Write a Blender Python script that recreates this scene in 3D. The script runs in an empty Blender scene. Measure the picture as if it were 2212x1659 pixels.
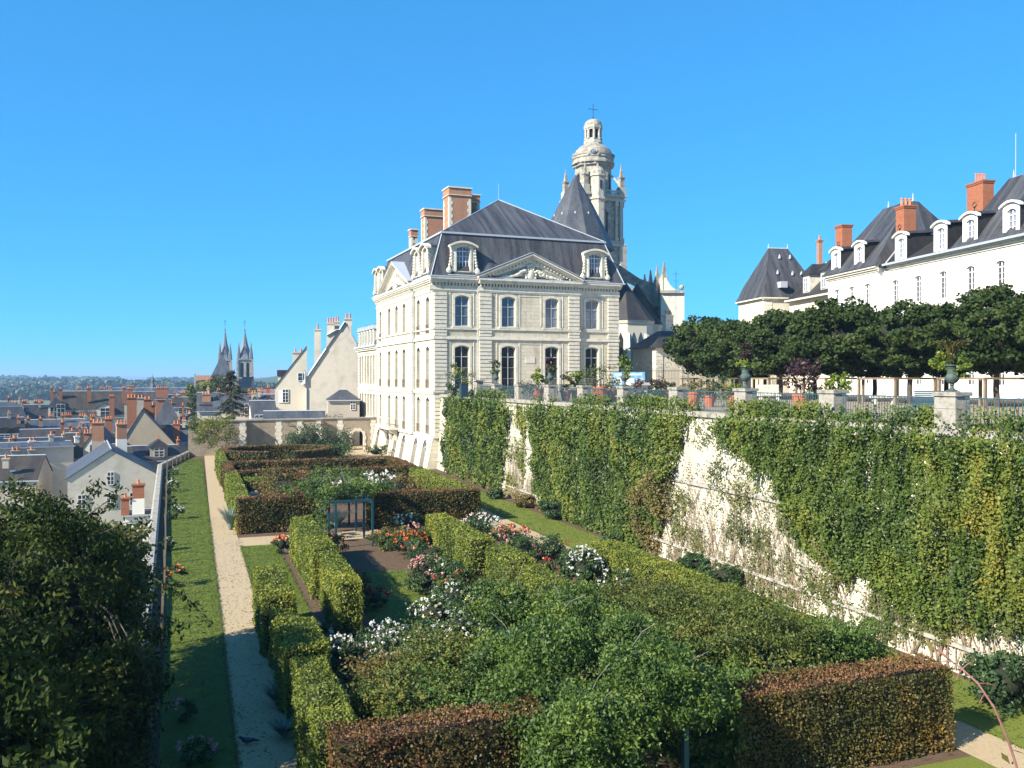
import bpy, math, random
import numpy as np
from mathutils import Vector, Matrix
random.seed(7); RNG = np.random.default_rng(11)
R = math.radians
S = bpy.context.scene
C = S.collection
# ---------------------------------------------------------------- camera
F = 1900.0; EYE = 9.0
SA, CA = math.sin(R(20)), math.cos(R(20))
cam_d = bpy.data.cameras.new('camera'); cam = bpy.data.objects.new('camera', cam_d); C.objects.link(cam)
cam_d.sensor_width = 36; cam_d.lens = 36 * F / 2212
cam_d.clip_start = 0.1; cam_d.clip_end = 30000
cam.location = (0, 0, EYE); cam.rotation_euler = (R(90) - math.atan(11.5 / F), 0, -R(20))
S.camera = cam
# ---------------------------------------------------------------- sky, sun, exposure
SUN_EL, SUN_AZ = 33.5, 18.0            # light travels towards +X turned 18 degrees to +Y
ld = Vector((math.cos(R(SUN_AZ)) * math.cos(R(SUN_EL)), math.sin(R(SUN_AZ)) * math.cos(R(SUN_EL)), -math.sin(R(SUN_EL))))
w = bpy.data.worlds.new('World'); S.world = w; w.use_nodes = True
wn = w.node_tree.nodes; wl = w.node_tree.links
sky = wn.new('ShaderNodeTexSky'); sky.sky_type = 'NISHITA'; sky.sun_disc = False
sky.sun_elevation = R(SUN_EL)
sky.sun_rotation = math.atan2(-ld.x, -ld.y)
sky.air_density = 0.7; sky.dust_density = 0.0; sky.ozone_density = 10.0; sky.altitude = 100
tintn = wn.new('ShaderNodeMix'); tintn.data_type = 'RGBA'; tintn.blend_type = 'MULTIPLY'; tintn.inputs[0].default_value = 1.0; tintn.inputs[7].default_value = (0.47, 1.90, 2.80, 1)   # deep cyan blue of the clear sky
gam = wn.new('ShaderNodeGamma'); gam.inputs[1].default_value = 0.5; wl.new(sky.outputs[0], gam.inputs[0]); wl.new(gam.outputs[0], tintn.inputs[6]); wl.new(tintn.outputs[2], wn['Background'].inputs[0]); wn['Background'].inputs[1].default_value = 0.072
sd = bpy.data.lights.new('sun', 'SUN'); sd.energy = 4.4; sd.angle = R(0.5); sd.color = (1, 0.94, 0.82)
sun = bpy.data.objects.new('sun', sd); C.objects.link(sun)
sun.rotation_euler = ld.to_track_quat('-Z', 'Y').to_euler(); sun.location = (-30, -10, 60)
S.view_settings.view_transform = 'Standard'; S.view_settings.look = 'None'; S.view_settings.gamma = 1
S.view_settings.exposure = 1.35; S.view_settings.use_curve_mapping = False
S.cycles.max_bounces = 5; S.cycles.diffuse_bounces = 2; S.cycles.glossy_bounces = 2
S.cycles.transmission_bounces = 3; S.cycles.volume_bounces = 0; S.cycles.transparent_max_bounces = 4
# ---------------------------------------------------------------- survey helpers: a sighting from the terrace corner to a place on the ground, a plane or a distance
def WD(px, d):
    r = (px - 1106) / F * d
    return (d * SA + r * CA, d * CA - r * SA)
def W(px, py, z=0.0): return WD(px, (EYE - z) * F / (py - 818))
def Zd(py, d): return EYE + (818 - py) * d / F
def DX(px, X): return X / (SA + (px - 1106) / F * CA)
def wallpt(px, py, X=22.6):
    d = DX(px, X); return (WD(px, d)[1], Zd(py, d))
# ---------------------------------------------------------------- mesh builder
class MB:
    def __init__(s): s.v = []; s.f = []; s.m = []; s.M = None; s.k = 0
    def add(s, vs, fs, k=None):
        n = len(s.v); k = s.k if k is None else k
        s.v += [tuple(s.M @ Vector(p)) if s.M else tuple(p) for p in vs]
        s.f += [tuple(n + i for i in f) for f in fs]; s.m += [k] * len(fs); return s
    def box(s, x0, x1, y0, y1, z0, z1, k=None):
        return s.add([(x0,y0,z0),(x1,y0,z0),(x1,y1,z0),(x0,y1,z0),(x0,y0,z1),(x1,y0,z1),(x1,y1,z1),(x0,y1,z1)],
                     [(0,3,2,1),(4,5,6,7),(0,1,5,4),(1,2,6,5),(2,3,7,6),(3,0,4,7)], k)
    def frus(s, x0, x1, y0, y1, z0, X0, X1, Y0, Y1, z1, k=None):
        return s.add([(x0,y0,z0),(x1,y0,z0),(x1,y1,z0),(x0,y1,z0),(X0,Y0,z1),(X1,Y0,z1),(X1,Y1,z1),(X0,Y1,z1)],
                     [(0,3,2,1),(4,5,6,7),(0,1,5,4),(1,2,6,5),(2,3,7,6),(3,0,4,7)], k)
    def prism(s, poly, o, u, w_, n, t, k=None):
        """polygon of (a,b) in plane o + a*u + b*w_, extruded by t along n"""
        o, u, w_, n = Vector(o), Vector(u), Vector(w_), Vector(n)
        a = [o + u * p[0] + w_ * p[1] for p in poly]; b = [p + n * t for p in a]; c = len(poly)
        return s.add(a + b, [tuple(range(c)), tuple(range(2 * c - 1, c - 1, -1))] + [(i, (i + 1) % c, c + (i + 1) % c, c + i) for i in range(c)], k)
    def lathe(s, prof, cx=0, cy=0, n=16, k=None, a0=0.0, cap=True):
        vs = []; fs = []
        for r, z in prof:
            for i in range(n):
                a = a0 + 2 * math.pi * i / n; vs.append((cx + r * math.cos(a), cy + r * math.sin(a), z))
        for j in range(len(prof) - 1):
            for i in range(n): fs.append((j*n+i, j*n+(i+1)%n, (j+1)*n+(i+1)%n, (j+1)*n+i))
        if cap: fs += [tuple(range(n - 1, -1, -1)), tuple((len(prof)-1)*n + i for i in range(n))]
        return s.add(vs, fs, k)
    def cyl(s, cx, cy, z0, z1, r, n=10, r1=None, k=None): return s.lathe([(r, z0), (r if r1 is None else r1, z1)], cx, cy, n, k)
    def tube(s, pts, r, n=6, k=None, r1=None):
        pts = [Vector(p) for p in pts]; vs = []; fs = []; L = len(pts); r1 = r if r1 is None else r1
        for i, p in enumerate(pts):
            t = (pts[min(i+1, L-1)] - pts[max(i-1, 0)]).normalized()
            a = t.cross(Vector((0,0,1))) if abs(t.z) < .95 else t.cross(Vector((1,0,0)))
            a.normalize(); b = t.cross(a); q = r + (r1 - r) * i / max(1, L - 1)
            for j in range(n):
                g = 2 * math.pi * j / n; vs.append(p + a * q * math.cos(g) + b * q * math.sin(g))
        for i in range(L - 1):
            for j in range(n): fs.append((i*n+j, i*n+(j+1)%n, (i+1)*n+(j+1)%n, (i+1)*n+j))
        fs += [tuple(range(n - 1, -1, -1)), tuple((L-1)*n + i for i in range(n))]
        return s.add(vs, fs, k)
    def ball(s, c, r, n=10, m=6, sc=(1,1,1), k=None):
        vs = [(c[0], c[1], c[2] - r * sc[2])]
        for j in range(1, m):
            a = math.pi * j / m - math.pi / 2
            for i in range(n):
                g = 2 * math.pi * i / n; vs.append((c[0] + r*sc[0]*math.cos(a)*math.cos(g), c[1] + r*sc[1]*math.cos(a)*math.sin(g), c[2] + r*sc[2]*math.sin(a)))
        vs.append((c[0], c[1], c[2] + r * sc[2])); fs = [(0, 1 + (i+1)%n, 1 + i) for i in range(n)]
        for j in range(m - 2):
            for i in range(n): fs.append((1+j*n+i, 1+j*n+(i+1)%n, 1+(j+1)*n+(i+1)%n, 1+(j+1)*n+i))
        t = 1 + (m-1)*n; fs += [(t, t-n+i, t-n+(i+1)%n) for i in range(n)]
        return s.add(vs, fs, k)
    def build(s, name, mats, parent=None, world=False, smooth=False, loc=None):
        me = bpy.data.meshes.new(name)
        off = Vector((0, 0, 0))
        if world and parent is not None:
            inv = (Matrix.Translation(parent.location) @ Matrix.Rotation(parent.rotation_euler.z, 4, 'Z')).inverted()
            vs = [tuple(inv @ Vector(p)) for p in s.v]
        else: vs = s.v
        me.from_pydata(vs, [], s.f)
        mats = mats if isinstance(mats, (list, tuple)) else [mats]
        for m in mats: me.materials.append(m)
        me.polygons.foreach_set('material_index', s.m)
        if smooth: me.polygons.foreach_set('use_smooth', [True] * len(s.f))
        me.update()
        return link(name, me, parent, loc)
def link(name, me, parent=None, loc=None, rz=0):
    o = bpy.data.objects.new(name, me); C.objects.link(o)
    if parent is not None: o.parent = parent
    if loc: o.location = loc
    if rz: o.rotation_euler = (0, 0, rz)
    return o
def tag(o, label=None, cat=None, group=None, kind=None):
    if label: o['label'] = label
    if cat: o['category'] = cat
    if group: o['group'] = group
    if kind: o['kind'] = kind
    return o
def thing(name, label, cat, loc=(0,0,0), rz=0, group=None):
    o = bpy.data.objects.new(name, None); C.objects.link(o); o.location = loc; o.rotation_euler = (0, 0, rz)
    o.empty_display_size = .3
    return tag(o, label, cat, group)
def copy_tree(o, loc=None, rz=None, label=None, group=None, sc=None):
    r = o.copy(); C.objects.link(r)
    if loc: r.location = loc
    if rz is not None: r.rotation_euler = (0, 0, rz)
    if sc: r.scale = sc
    if label: r['label'] = label
    if group: r['group'] = group
    for ch in list(o.children):
        c = ch.copy(); C.objects.link(c); c.parent = r
        for g in list(ch.children):
            d = g.copy(); C.objects.link(d); d.parent = c
    return r
# ---------------------------------------------------------------- leaves
def unit(a): return a / (np.linalg.norm(a, axis=1, keepdims=True) + 1e-9)
def leafmesh(name, P, size, mat, N=None, bias=0.6, aspect=.6, jit=.35, tint=None, core=None, coremat=None, parent=None, droop=0.0, org=(0,0,0)):
    """one foliage mesh: a diamond leaf at every point, optional solid core (verts, quads)"""
    n = len(P); P = np.asarray(P, float) - np.asarray(org, float)
    rn = unit(RNG.normal(size=(n, 3)))
    if N is not None: rn = unit(rn + np.asarray(N) * bias * 1.6)
    t = np.cross(rn, unit(RNG.normal(size=(n, 3)))); t = unit(t)
    if droop: t = unit(t + np.array([0, 0, -droop])); 
    b = unit(np.cross(rn, t))
    sz = size * (1 + jit * RNG.uniform(-1, 1, size=(n, 1)))
    A = P - t * sz * .5; B = P + b * sz * aspect * .5 + t * sz * .08; D = P + t * sz * .5; E = P - b * sz * aspect * .5 + t * sz * .08
    V = np.stack([A, B, D, E], 1).reshape(-1, 3); nq = n
    ti = RNG.uniform(0, 1, n) if tint is None else np.clip(tint + RNG.normal(0, .16, n), 0, 1)
    Q = np.arange(4 * n).reshape(-1, 4); mi = np.zeros(n, np.int32)
    if core is not None:
        cv, cq = core; cv = np.asarray(cv, float) - np.asarray(org, float)
        Q = np.vstack([Q, np.asarray(cq) + 4 * n]); V = np.vstack([V, cv]); mi = np.concatenate([mi, np.ones(len(cq), np.int32)])
        ti = np.concatenate([ti, np.full(len(cq), .3)]); nq = len(Q)
    me = bpy.data.meshes.new(name)
    me.vertices.add(len(V)); me.vertices.foreach_set('co', V.astype(np.float32).ravel())
    me.loops.add(4 * nq); me.loops.foreach_set('vertex_index', Q.astype(np.int32).ravel())
    me.polygons.add(nq); me.polygons.foreach_set('loop_start', np.arange(0, 4 * nq, 4, dtype=np.int32)); me.polygons.foreach_set('loop_total', np.full(nq, 4, np.int32))
    me.materials.append(mat)
    if core is not None: me.materials.append(coremat or mat)
    me.polygons.foreach_set('material_index', mi)
    at = me.attributes.new('tint', 'FLOAT', 'FACE'); at.data.foreach_set('value', ti.astype(np.float32))
    me.update(); me.validate()
    return link(name, me, parent)
def noise3(P, sc, seed=0):
    """cheap smooth noise of points, about -1..1"""
    r = np.random.default_rng(seed); o = np.zeros(len(P))
    for i in range(5):
        d = r.normal(size=3); d /= np.linalg.norm(d); o += np.sin(P @ d * sc * (1 + .55 * i) + r.uniform(0, 6.3)) / (1 + .35 * i)
    return o / 2.4
def boxcore(x0, x1, y0, y1, z0, z1):
    v = [(x0,y0,z0),(x1,y0,z0),(x1,y1,z0),(x0,y1,z0),(x0,y0,z1),(x1,y0,z1),(x1,y1,z1),(x0,y1,z1)]
    return v, [(0,3,2,1),(4,5,6,7),(0,1,5,4),(1,2,6,5),(2,3,7,6),(3,0,4,7)]
def ellcore(c, r, n=12, m=8, seed=0):
    b = MB(); v = []; q = []
    for j in range(m + 1):
        a = math.pi * j / m - math.pi / 2
        for i in range(n):
            g = 2 * math.pi * i / n; v.append((math.cos(a)*math.cos(g), math.cos(a)*math.sin(g), math.sin(a)))
    v = np.array(v); k = 1 + .16 * noise3(v, 3.1, seed)
    v = v * k[:, None] * np.array(r) + np.array(c)
    for j in range(m):
        for i in range(n): q.append((j*n+i, j*n+(i+1)%n, (j+1)*n+(i+1)%n, (j+1)*n+i))
    return v, q
def clump_pts(c, r, nc, per, cr, seed, shell=.55, zmin=None, up=.0):
    """leaf points in clumps set round an ellipsoid; returns points, outward normals, clump tint"""
    g = np.random.default_rng(seed); c = np.array(c, float); r = np.array(r, float)
    d = unit(g.normal(size=(nc, 3))); d[:, 2] += up; d = unit(d)
    rad = shell + (1 - shell) * g.uniform(0, 1, (nc, 1)) ** .6
    rad = rad * (1 + .14 * noise3(d, 2.7, seed + 1))[:, None]
    cc = c + d * r * rad
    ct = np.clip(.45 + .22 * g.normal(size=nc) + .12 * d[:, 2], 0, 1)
    ld_ = unit(g.normal(size=(nc * per, 3))); lr = g.uniform(0, 1, (nc * per, 1)) ** .45
    k = np.repeat(np.arange(nc), per)
    s_ = cr * (0.7 + .6 * g.uniform(0, 1, (nc, 1)))
    P = cc[k] + ld_ * lr * s_[k] * np.array([1, 1, .72]); N = unit(ld_ * .7 + d[k] * .6)
    T = ct[k]
    if zmin is not None:
        m = P[:, 2] > zmin; P, N, T = P[m], N[m], T[m]
    return P, N, T
# ---------------------------------------------------------------- materials
def nt(name):
    m = bpy.data.materials.new(name); m.use_nodes = True; t = m.node_tree
    return m, t.nodes, t.links, t.nodes['Principled BSDF']
def ramp(n, stops):
    r = n.new('ShaderNodeValToRGB'); e = r.color_ramp.elements
    e[0].position = stops[0][0]; e[0].color = (*stops[0][1], 1); e[1].position = stops[-1][0]; e[1].color = (*stops[-1][1], 1)
    for p, c in stops[1:-1]: x = e.new(p); x.color = (*c, 1)
    return r
def mixc(n, l, a, b, f, mode='MIX'):
    x = n.new('ShaderNodeMix'); x.data_type = 'RGBA'; x.blend_type = mode
    for s, q in ((6, a), (7, b)):
        if isinstance(q, tuple): x.inputs[s].default_value = (*q, 1)
        else: l.new(q, x.inputs[s])
    if isinstance(f, (int, float)): x.inputs[0].default_value = f
    else: l.new(f, x.inputs[0])
    return x.outputs[2]
def noise(n, l, sc, det=4, rough=.6, vec=None, kind='Object'):
    t = n.new('ShaderNodeTexNoise'); t.inputs['Scale'].default_value = sc; t.inputs['Detail'].default_value = det; t.inputs['Roughness'].default_value = rough
    if vec is None: tc = n.new('ShaderNodeTexCoord'); vec = tc.outputs[kind]
    l.new(vec, t.inputs['Vector']); return t.outputs['Fac']
def bump(n, l, b, h, st=.3, dist=.02):
    k = n.new('ShaderNodeBump'); k.inputs['Strength'].default_value = st; k.inputs['Distance'].default_value = dist
    l.new(h, k.inputs['Height']); l.new(k.outputs[0], b.inputs['Normal'])
def mottled(name, c0, c1, sc=3, rough=.85, bsc=None, bst=.3, c2=None, spec=.3):
    m, n, l, b = nt(name); f = noise(n, l, sc, 6, .65)
    st = [(.3, c0), (.7, c1)] if c2 is None else [(.3, c0), (.52, c1), (.72, c2)]
    r = ramp(n, st); l.new(f, r.inputs[0]); l.new(r.outputs[0], b.inputs['Base Color'])
    b.inputs['Roughness'].default_value = rough; b.inputs['Specular IOR Level'].default_value = spec
    if bsc: bump(n, l, b, noise(n, l, bsc, 5, .7), bst)
    return m
def foliage(name, stops, sc=.8, transl=.3, rough=.55, mixn=.45, spec=.35):
    m, n, l, b = nt(name)
    a = n.new('ShaderNodeAttribute'); a.attribute_name = 'tint'
    f = noise(n, l, sc, 3, .6)
    mr = n.new('ShaderNodeMapRange'); mr.inputs[1].default_value = .3; mr.inputs[2].default_value = .7; l.new(f, mr.inputs[0])
    mx = n.new('ShaderNodeMix'); mx.inputs[0].default_value = mixn; l.new(a.outputs['Fac'], mx.inputs[2]); l.new(mr.outputs[0], mx.inputs[3])
    r = ramp(n, stops); l.new(mx.outputs[0], r.inputs[0]); l.new(r.outputs[0], b.inputs['Base Color'])
    b.inputs['Roughness'].default_value = rough; b.inputs['Specular IOR Level'].default_value = spec
    if transl:
        tr = n.new('ShaderNodeBsdfTranslucent'); ms = n.new('ShaderNodeMixShader'); ms.inputs[0].default_value = transl
        l.new(r.outputs[0], tr.inputs[0]); l.new(b.outputs[0], ms.inputs[1]); l.new(tr.outputs[0], ms.inputs[2])
        l.new(ms.outputs[0], n['Material Output'].inputs[0])
    return m
def stone(name, c0, c1, mortar, bw=.9, bh=.42, msz=.015, stain=(.2,.17,.12), stf=.5, ssc=.5, rough=.9, bst=.5):
    m, n, l, b = nt(name)
    tc = n.new('ShaderNodeTexCoord'); sx = n.new('ShaderNodeSeparateXYZ'); l.new(tc.outputs['Object'], sx.inputs[0])
    ad = n.new('ShaderNodeMath'); l.new(sx.outputs[0], ad.inputs[0]); l.new(sx.outputs[1], ad.inputs[1])
    cb = n.new('ShaderNodeCombineXYZ'); l.new(ad.outputs[0], cb.inputs[0]); l.new(sx.outputs[2], cb.inputs[1])
    # a little wobble keeps the joints from being ruler straight
    nz = n.new('ShaderNodeTexNoise'); nz.inputs['Scale'].default_value = 1.3; l.new(tc.outputs['Object'], nz.inputs['Vector'])
    va = n.new('ShaderNodeVectorMath'); va.operation = 'SCALE'; va.inputs['Scale'].default_value = .06; l.new(nz.outputs['Color'], va.inputs[0])
    vb = n.new('ShaderNodeVectorMath'); vb.operation = 'ADD'; l.new(cb.outputs[0], vb.inputs[0]); l.new(va.outputs[0], vb.inputs[1])
    br = n.new('ShaderNodeTexBrick'); l.new(vb.outputs[0], br.inputs['Vector']); br.inputs['Scale'].default_value = 1
    br.inputs['Brick Width'].default_value = bw; br.inputs['Row Height'].default_value = bh; br.inputs['Mortar Size'].default_value = msz
    br.inputs['Color1'].default_value = (*c0, 1); br.inputs['Color2'].default_value = (*c1, 1); br.inputs['Mortar'].default_value = (*mortar, 1)
    mpp = n.new('ShaderNodeMapping'); mpp.inputs['Scale'].default_value = (1.3, 1.3, .4); l.new(tc.outputs['Object'], mpp.inputs[0]); f = noise(n, l, ssc, 8, .72, mpp.outputs[0]); mr = n.new('ShaderNodeMapRange'); mr.inputs[1].default_value = .48; mr.inputs[2].default_value = .75; mr.inputs[4].default_value = stf
    l.new(f, mr.inputs[0])
    c = mixc(n, l, br.outputs[0], stain, mr.outputs[0])
    f2 = noise(n, l, 9, 4, .7, tc.outputs['Object']); r2 = ramp(n, [(.3, (.8,.8,.8)), (.7, (1.05,1.05,1.05))]); l.new(f2, r2.inputs[0])
    c = mixc(n, l, c, r2.outputs[0], 1.0, 'MULTIPLY')
    l.new(c, b.inputs['Base Color']); b.inputs['Roughness'].default_value = rough; b.inputs['Specular IOR Level'].default_value = .2
    mm = n.new('ShaderNodeMath'); mm.operation = 'SUBTRACT'; l.new(f2, mm.inputs[0]); l.new(br.outputs['Fac'], mm.inputs[1])
    bump(n, l, b, mm.outputs[0], bst, .03)
    return m
def slate(name, c0, c1, c2, row=.22, streak=True):
    m, n, l, b = nt(name)
    tc = n.new('ShaderNodeTexCoord'); sx = n.new('ShaderNodeSeparateXYZ'); l.new(tc.outputs['Object'], sx.inputs[0])
    sn = n.new('ShaderNodeSeparateXYZ'); l.new(tc.outputs['Normal'], sn.inputs[0]); q = []
    for i in (0, 1): k = n.new('ShaderNodeMath'); k.operation = 'ABSOLUTE'; l.new(sn.outputs[i], k.inputs[0]); q.append(k)
    gt = n.new('ShaderNodeMath'); gt.operation = 'GREATER_THAN'; l.new(q[0].outputs[0], gt.inputs[0]); l.new(q[1].outputs[0], gt.inputs[1])
    ad = n.new('ShaderNodeMix'); l.new(gt.outputs[0], ad.inputs[0]); l.new(sx.outputs[0], ad.inputs[2]); l.new(sx.outputs[1], ad.inputs[3])      # along the eaves
    cb = n.new('ShaderNodeCombineXYZ'); l.new(ad.outputs[0], cb.inputs[0]); l.new(sx.outputs[2], cb.inputs[1])
    br = n.new('ShaderNodeTexBrick'); l.new(cb.outputs[0], br.inputs['Vector']); br.inputs['Scale'].default_value = 1
    br.inputs['Brick Width'].default_value = row * 1.3; br.inputs['Row Height'].default_value = row; br.inputs['Mortar Size'].default_value = .014
    br.inputs['Color1'].default_value = (*c0, 1); br.inputs['Color2'].default_value = (*c1, 1); br.inputs['Mortar'].default_value = (c0[0]*.45, c0[1]*.45, c0[2]*.45, 1)
    mp = n.new('ShaderNodeMapping'); mp.inputs['Scale'].default_value = (1.5, .16, 1) if streak else (.7, .3, 1); l.new(cb.outputs[0], mp.inputs[0])
    f = noise(n, l, 1.0, 6, .65, mp.outputs[0]); r = n.new('ShaderNodeMapRange'); r.inputs[1].default_value = .42; r.inputs[2].default_value = .72; l.new(f, r.inputs[0])
    l.new(mixc(n, l, br.outputs[0], c2, r.outputs[0]), b.inputs['Base Color'])
    b.inputs['Roughness'].default_value = .55; b.inputs['Specular IOR Level'].default_value = .4
    bump(n, l, b, br.outputs['Color'], .25, .02)
    return m
def plain(name, c, rough=.6, metal=0.0, spec=.4):
    m, n, l, b = nt(name); f = noise(n, l, 6, 4); r = ramp(n, [(.3, tuple(x*.88 for x in c)), (.7, tuple(min(1, x*1.08) for x in c))]); l.new(f, r.inputs[0])
    l.new(r.outputs[0], b.inputs['Base Color']); b.inputs['Roughness'].default_value = rough; b.inputs['Metallic'].default_value = metal; b.inputs['Specular IOR Level'].default_value = spec
    return m
M = {}
M['lime'] = stone('limestone_ashlar', (.60,.53,.40), (.69,.62,.48), (.44,.38,.27), .95, .38, .010, (.30,.26,.18), .85, .5)
M['limemid'] = mottled('greyed_limestone', (.24,.215,.17), (.46,.42,.34), 1.0, .9, 10, .4, (.36,.33,.265))
M['limeplain'] = mottled('limestone_trim', (.44,.39,.29), (.66,.61,.50), 1.6, .88, 14, .3, (.54,.49,.38))
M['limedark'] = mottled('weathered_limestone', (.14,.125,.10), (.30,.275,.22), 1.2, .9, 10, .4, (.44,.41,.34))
M['rubble'] = stone('rubble_limestone', (.58,.53,.41), (.74,.69,.56), (.38,.32,.22), .27, .125, .011, (.30,.25,.18), .6, .6, .92, 1.0)
M['wallend'] = stone('old_render_wall', (.33,.27,.195), (.39,.32,.235), (.28,.23,.16), .5, .25, .008, (.16,.13,.10), .75, .5)
M['render'] = mottled('rough_render', (.42,.37,.30), (.56,.50,.41), .5, .9, 8, .25, (.50,.44,.35))
M['render_grey'] = mottled('grey_render', (.33,.29,.24), (.42,.37,.30), .6, .9, 8, .25, (.37,.33,.27))
M['render_white'] = mottled('white_render', (.72,.69,.62), (.82,.79,.73), .4, .85, 8, .15)
M['render_cream'] = mottled('cream_render', (.52,.47,.36), (.62,.56,.45), .4, .88, 8, .2)
M['render_beige'] = mottled('beige_render', (.38,.31,.22), (.46,.38,.27), .4, .88, 8, .2)
M['slate'] = slate('slate_roof', (.034,.033,.036), (.050,.048,.052), (.105,.105,.108))
M['slate_dark'] = slate('dark_slate_roof', (.018,.018,.021), (.030,.029,.032), (.050,.043,.035), .25, False)
M['slate_brown'] = slate('brown_weathered_roof', (.036,.028,.022), (.052,.040,.030), (.080,.062,.040), .25, False)
M['slate_blue'] = slate('blue_slate_roof', (.040,.045,.056), (.060,.065,.078), (.10,.10,.105), .25, False)
M['slate_pale'] = slate('pale_spire_slate', (.10,.11,.125), (.14,.15,.165), (.17,.17,.18), .3, False)
M['tile'] = slate('clay_tile_roof', (.28,.12,.05), (.36,.16,.07), (.20,.12,.07), .2, False)
M['zinc'] = plain('zinc_flashing', (.38,.41,.45), .4, .0, .5)
M['brick'] = stone('red_brick', (.40,.14,.065), (.50,.20,.095), (.42,.30,.22), .24, .075, .010, (.26,.12,.07), .5, .8, .85, .3)
M['brick_orange'] = stone('orange_brick', (.30,.085,.040), (.40,.13,.058), (.32,.19,.13), .24, .08, .008, (.34,.14,.07), .5, .8, .85, .3)
M['pot_clay'] = mottled('chimney_pot_clay', (.45,.16,.07), (.60,.24,.10), 5, .8)
M['white_paint'] = plain('white_window_paint', (.72,.72,.70), .5)
M['sash'] = plain('pale_sash_paint', (.50,.50,.46), .5)
def glass(name, c, rough=.06):
    m, n, l, b = nt(name); f = noise(n, l, .6, 2); r = ramp(n, [(.35, c), (.65, tuple(x*1.8+.01 for x in c))]); l.new(f, r.inputs[0]); l.new(r.outputs[0], b.inputs['Base Color'])
    b.inputs['Roughness'].default_value = rough; b.inputs['Specular IOR Level'].default_value = .8; return m
M['glass'] = glass('dark_window_glass', (.022,.024,.028))
M['glass_blue'] = glass('curtained_window_glass', (.10,.12,.16), .1)
M['glass_mid'] = glass('painted_sky_glass', (.05,.065,.09), .08)  # paler blue base colour stands in for reflected sky
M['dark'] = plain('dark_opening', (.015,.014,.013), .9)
M['iron'] = plain('blue_green_iron', (.045,.10,.13), .5)
M['iron_black'] = plain('black_wrought_iron', (.02,.022,.024), .5)
M['bluepaint'] = plain('blue_painted_timber', (.008,.055,.078), .5)
M['bronze'] = mottled('weathered_bronze_urn', (.04,.06,.055), (.09,.12,.105), 8, .7, 20, .2)
M['terracotta'] = mottled('terracotta', (.38,.11,.05), (.52,.18,.085), 3, .8, 20, .2)
M['wood'] = mottled('weathered_timber', (.14,.10,.065), (.26,.20,.13), 4, .85, 20, .3)
M['bark'] = mottled('tree_bark', (.05,.04,.03), (.12,.10,.08), 6, .95, 15, .6)
M['barkpale'] = mottled('pale_bark', (.12,.11,.09), (.28,.26,.22), 6, .95, 15, .5)
M['soil'] = mottled('mulched_soil', (.035,.022,.014), (.12,.075,.045), 5, .95, 25, .8, (.07,.042,.028))
M['gravel'] = mottled('gravel', (.29,.215,.125), (.42,.32,.195), 9, .95, 40, .6, (.35,.265,.16))
M['sand'] = mottled('sandy_terrace', (.26,.20,.13), (.38,.30,.20), 2, .95, 50, .4)
M['coping'] = mottled('lichened_coping', (.11,.10,.085), (.34,.31,.26), 2.5, .9, 12, .6, (.21,.195,.165))
M['core'] = plain('dark_foliage_core', (.018,.02,.009), .95)  # dark solid fill inside hedges, shrubs and tree crowns
M['corebrown'] = plain('beech_inner_twigs', (.03,.018,.009), .95)
# foliage palettes
M['f_hedge'] = foliage('hornbeam_hedge_leaves', [(.1,(.045,.07,.010)),(.4,(.12,.155,.022)),(.66,(.22,.24,.030)),(.95,(.40,.34,.045))], .9, .25)
M['f_beech'] = foliage('copper_beech_hedge_leaves', [(.05,(.028,.036,.010)),(.35,(.060,.066,.014)),(.6,(.11,.085,.017)),(.8,(.21,.12,.022)),(.97,(.32,.22,.03))], 1.1, .2)
M['f_beechred'] = foliage('reddened_beech_leaves', [(.05,(.030,.036,.010)),(.35,(.070,.064,.015)),(.58,(.12,.075,.018)),(.8,(.18,.05,.022)),(.95,(.30,.18,.025))], 1.4, .2)
M['f_beechtop'] = foliage('painted_lit_beech_tips', [(.1,(.075,.042,.016)),(.5,(.155,.078,.032)),(.9,(.27,.14,.05))], 1.1, .15)  # reddish brown hedge tops, brightened in colour as if sunlit
M['f_ivy'] = foliage('climber_leaves', [(.1,(.022,.044,.007)),(.38,(.058,.098,.014)),(.6,(.115,.155,.020)),(.8,(.19,.20,.028)),(.97,(.28,.20,.03))], .35, .25)
M['f_ivyyel'] = foliage('yellowing_climber_leaves', [(.1,(.06,.08,.014)),(.4,(.12,.15,.022)),(.7,(.21,.21,.028)),(.95,(.30,.20,.03))], .6, .3)
M['f_olive'] = foliage('olive_climber_leaves', [(.1,(.05,.06,.02)),(.45,(.11,.13,.035)),(.8,(.18,.17,.045)),(.95,(.22,.13,.04))], .5, .3)
M['f_linden'] = foliage('linden_leaves', [(.1,(.016,.030,.008)),(.5,(.036,.060,.014)),(.9,(.075,.10,.026))], .6, .15, .6, .45, .15)
M['f_cherry'] = foliage('cherry_leaves', [(.1,(.010,.020,.004)),(.5,(.028,.046,.009)),(.8,(.065,.085,.014)),(.97,(.13,.08,.02))], .7, .18, .6, .45, .12)
M['f_rose'] = foliage('rose_leaves', [(.1,(.018,.038,.012)),(.5,(.045,.085,.024)),(.85,(.09,.135,.035)),(.98,(.20,.12,.04))], .8, .22)
M['f_climb'] = foliage('climbing_rose_leaves', [(.08,(.018,.040,.010)),(.4,(.056,.104,.020)),(.7,(.115,.175,.030)),(.88,(.20,.25,.036)),(.99,(.34,.31,.04))], .9, .28, .55, .55)
M['f_shrub'] = foliage('shrub_rose_leaves', [(.08,(.022,.036,.008)),(.45,(.072,.098,.018)),(.75,(.145,.165,.028)),(.97,(.28,.15,.03))], .9, .28, .55, .5)
M['f_brown'] = foliage('autumn_shrub_leaves', [(.1,(.06,.054,.016)),(.5,(.15,.12,.032)),(.9,(.26,.17,.045))], .7, .25)
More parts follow.
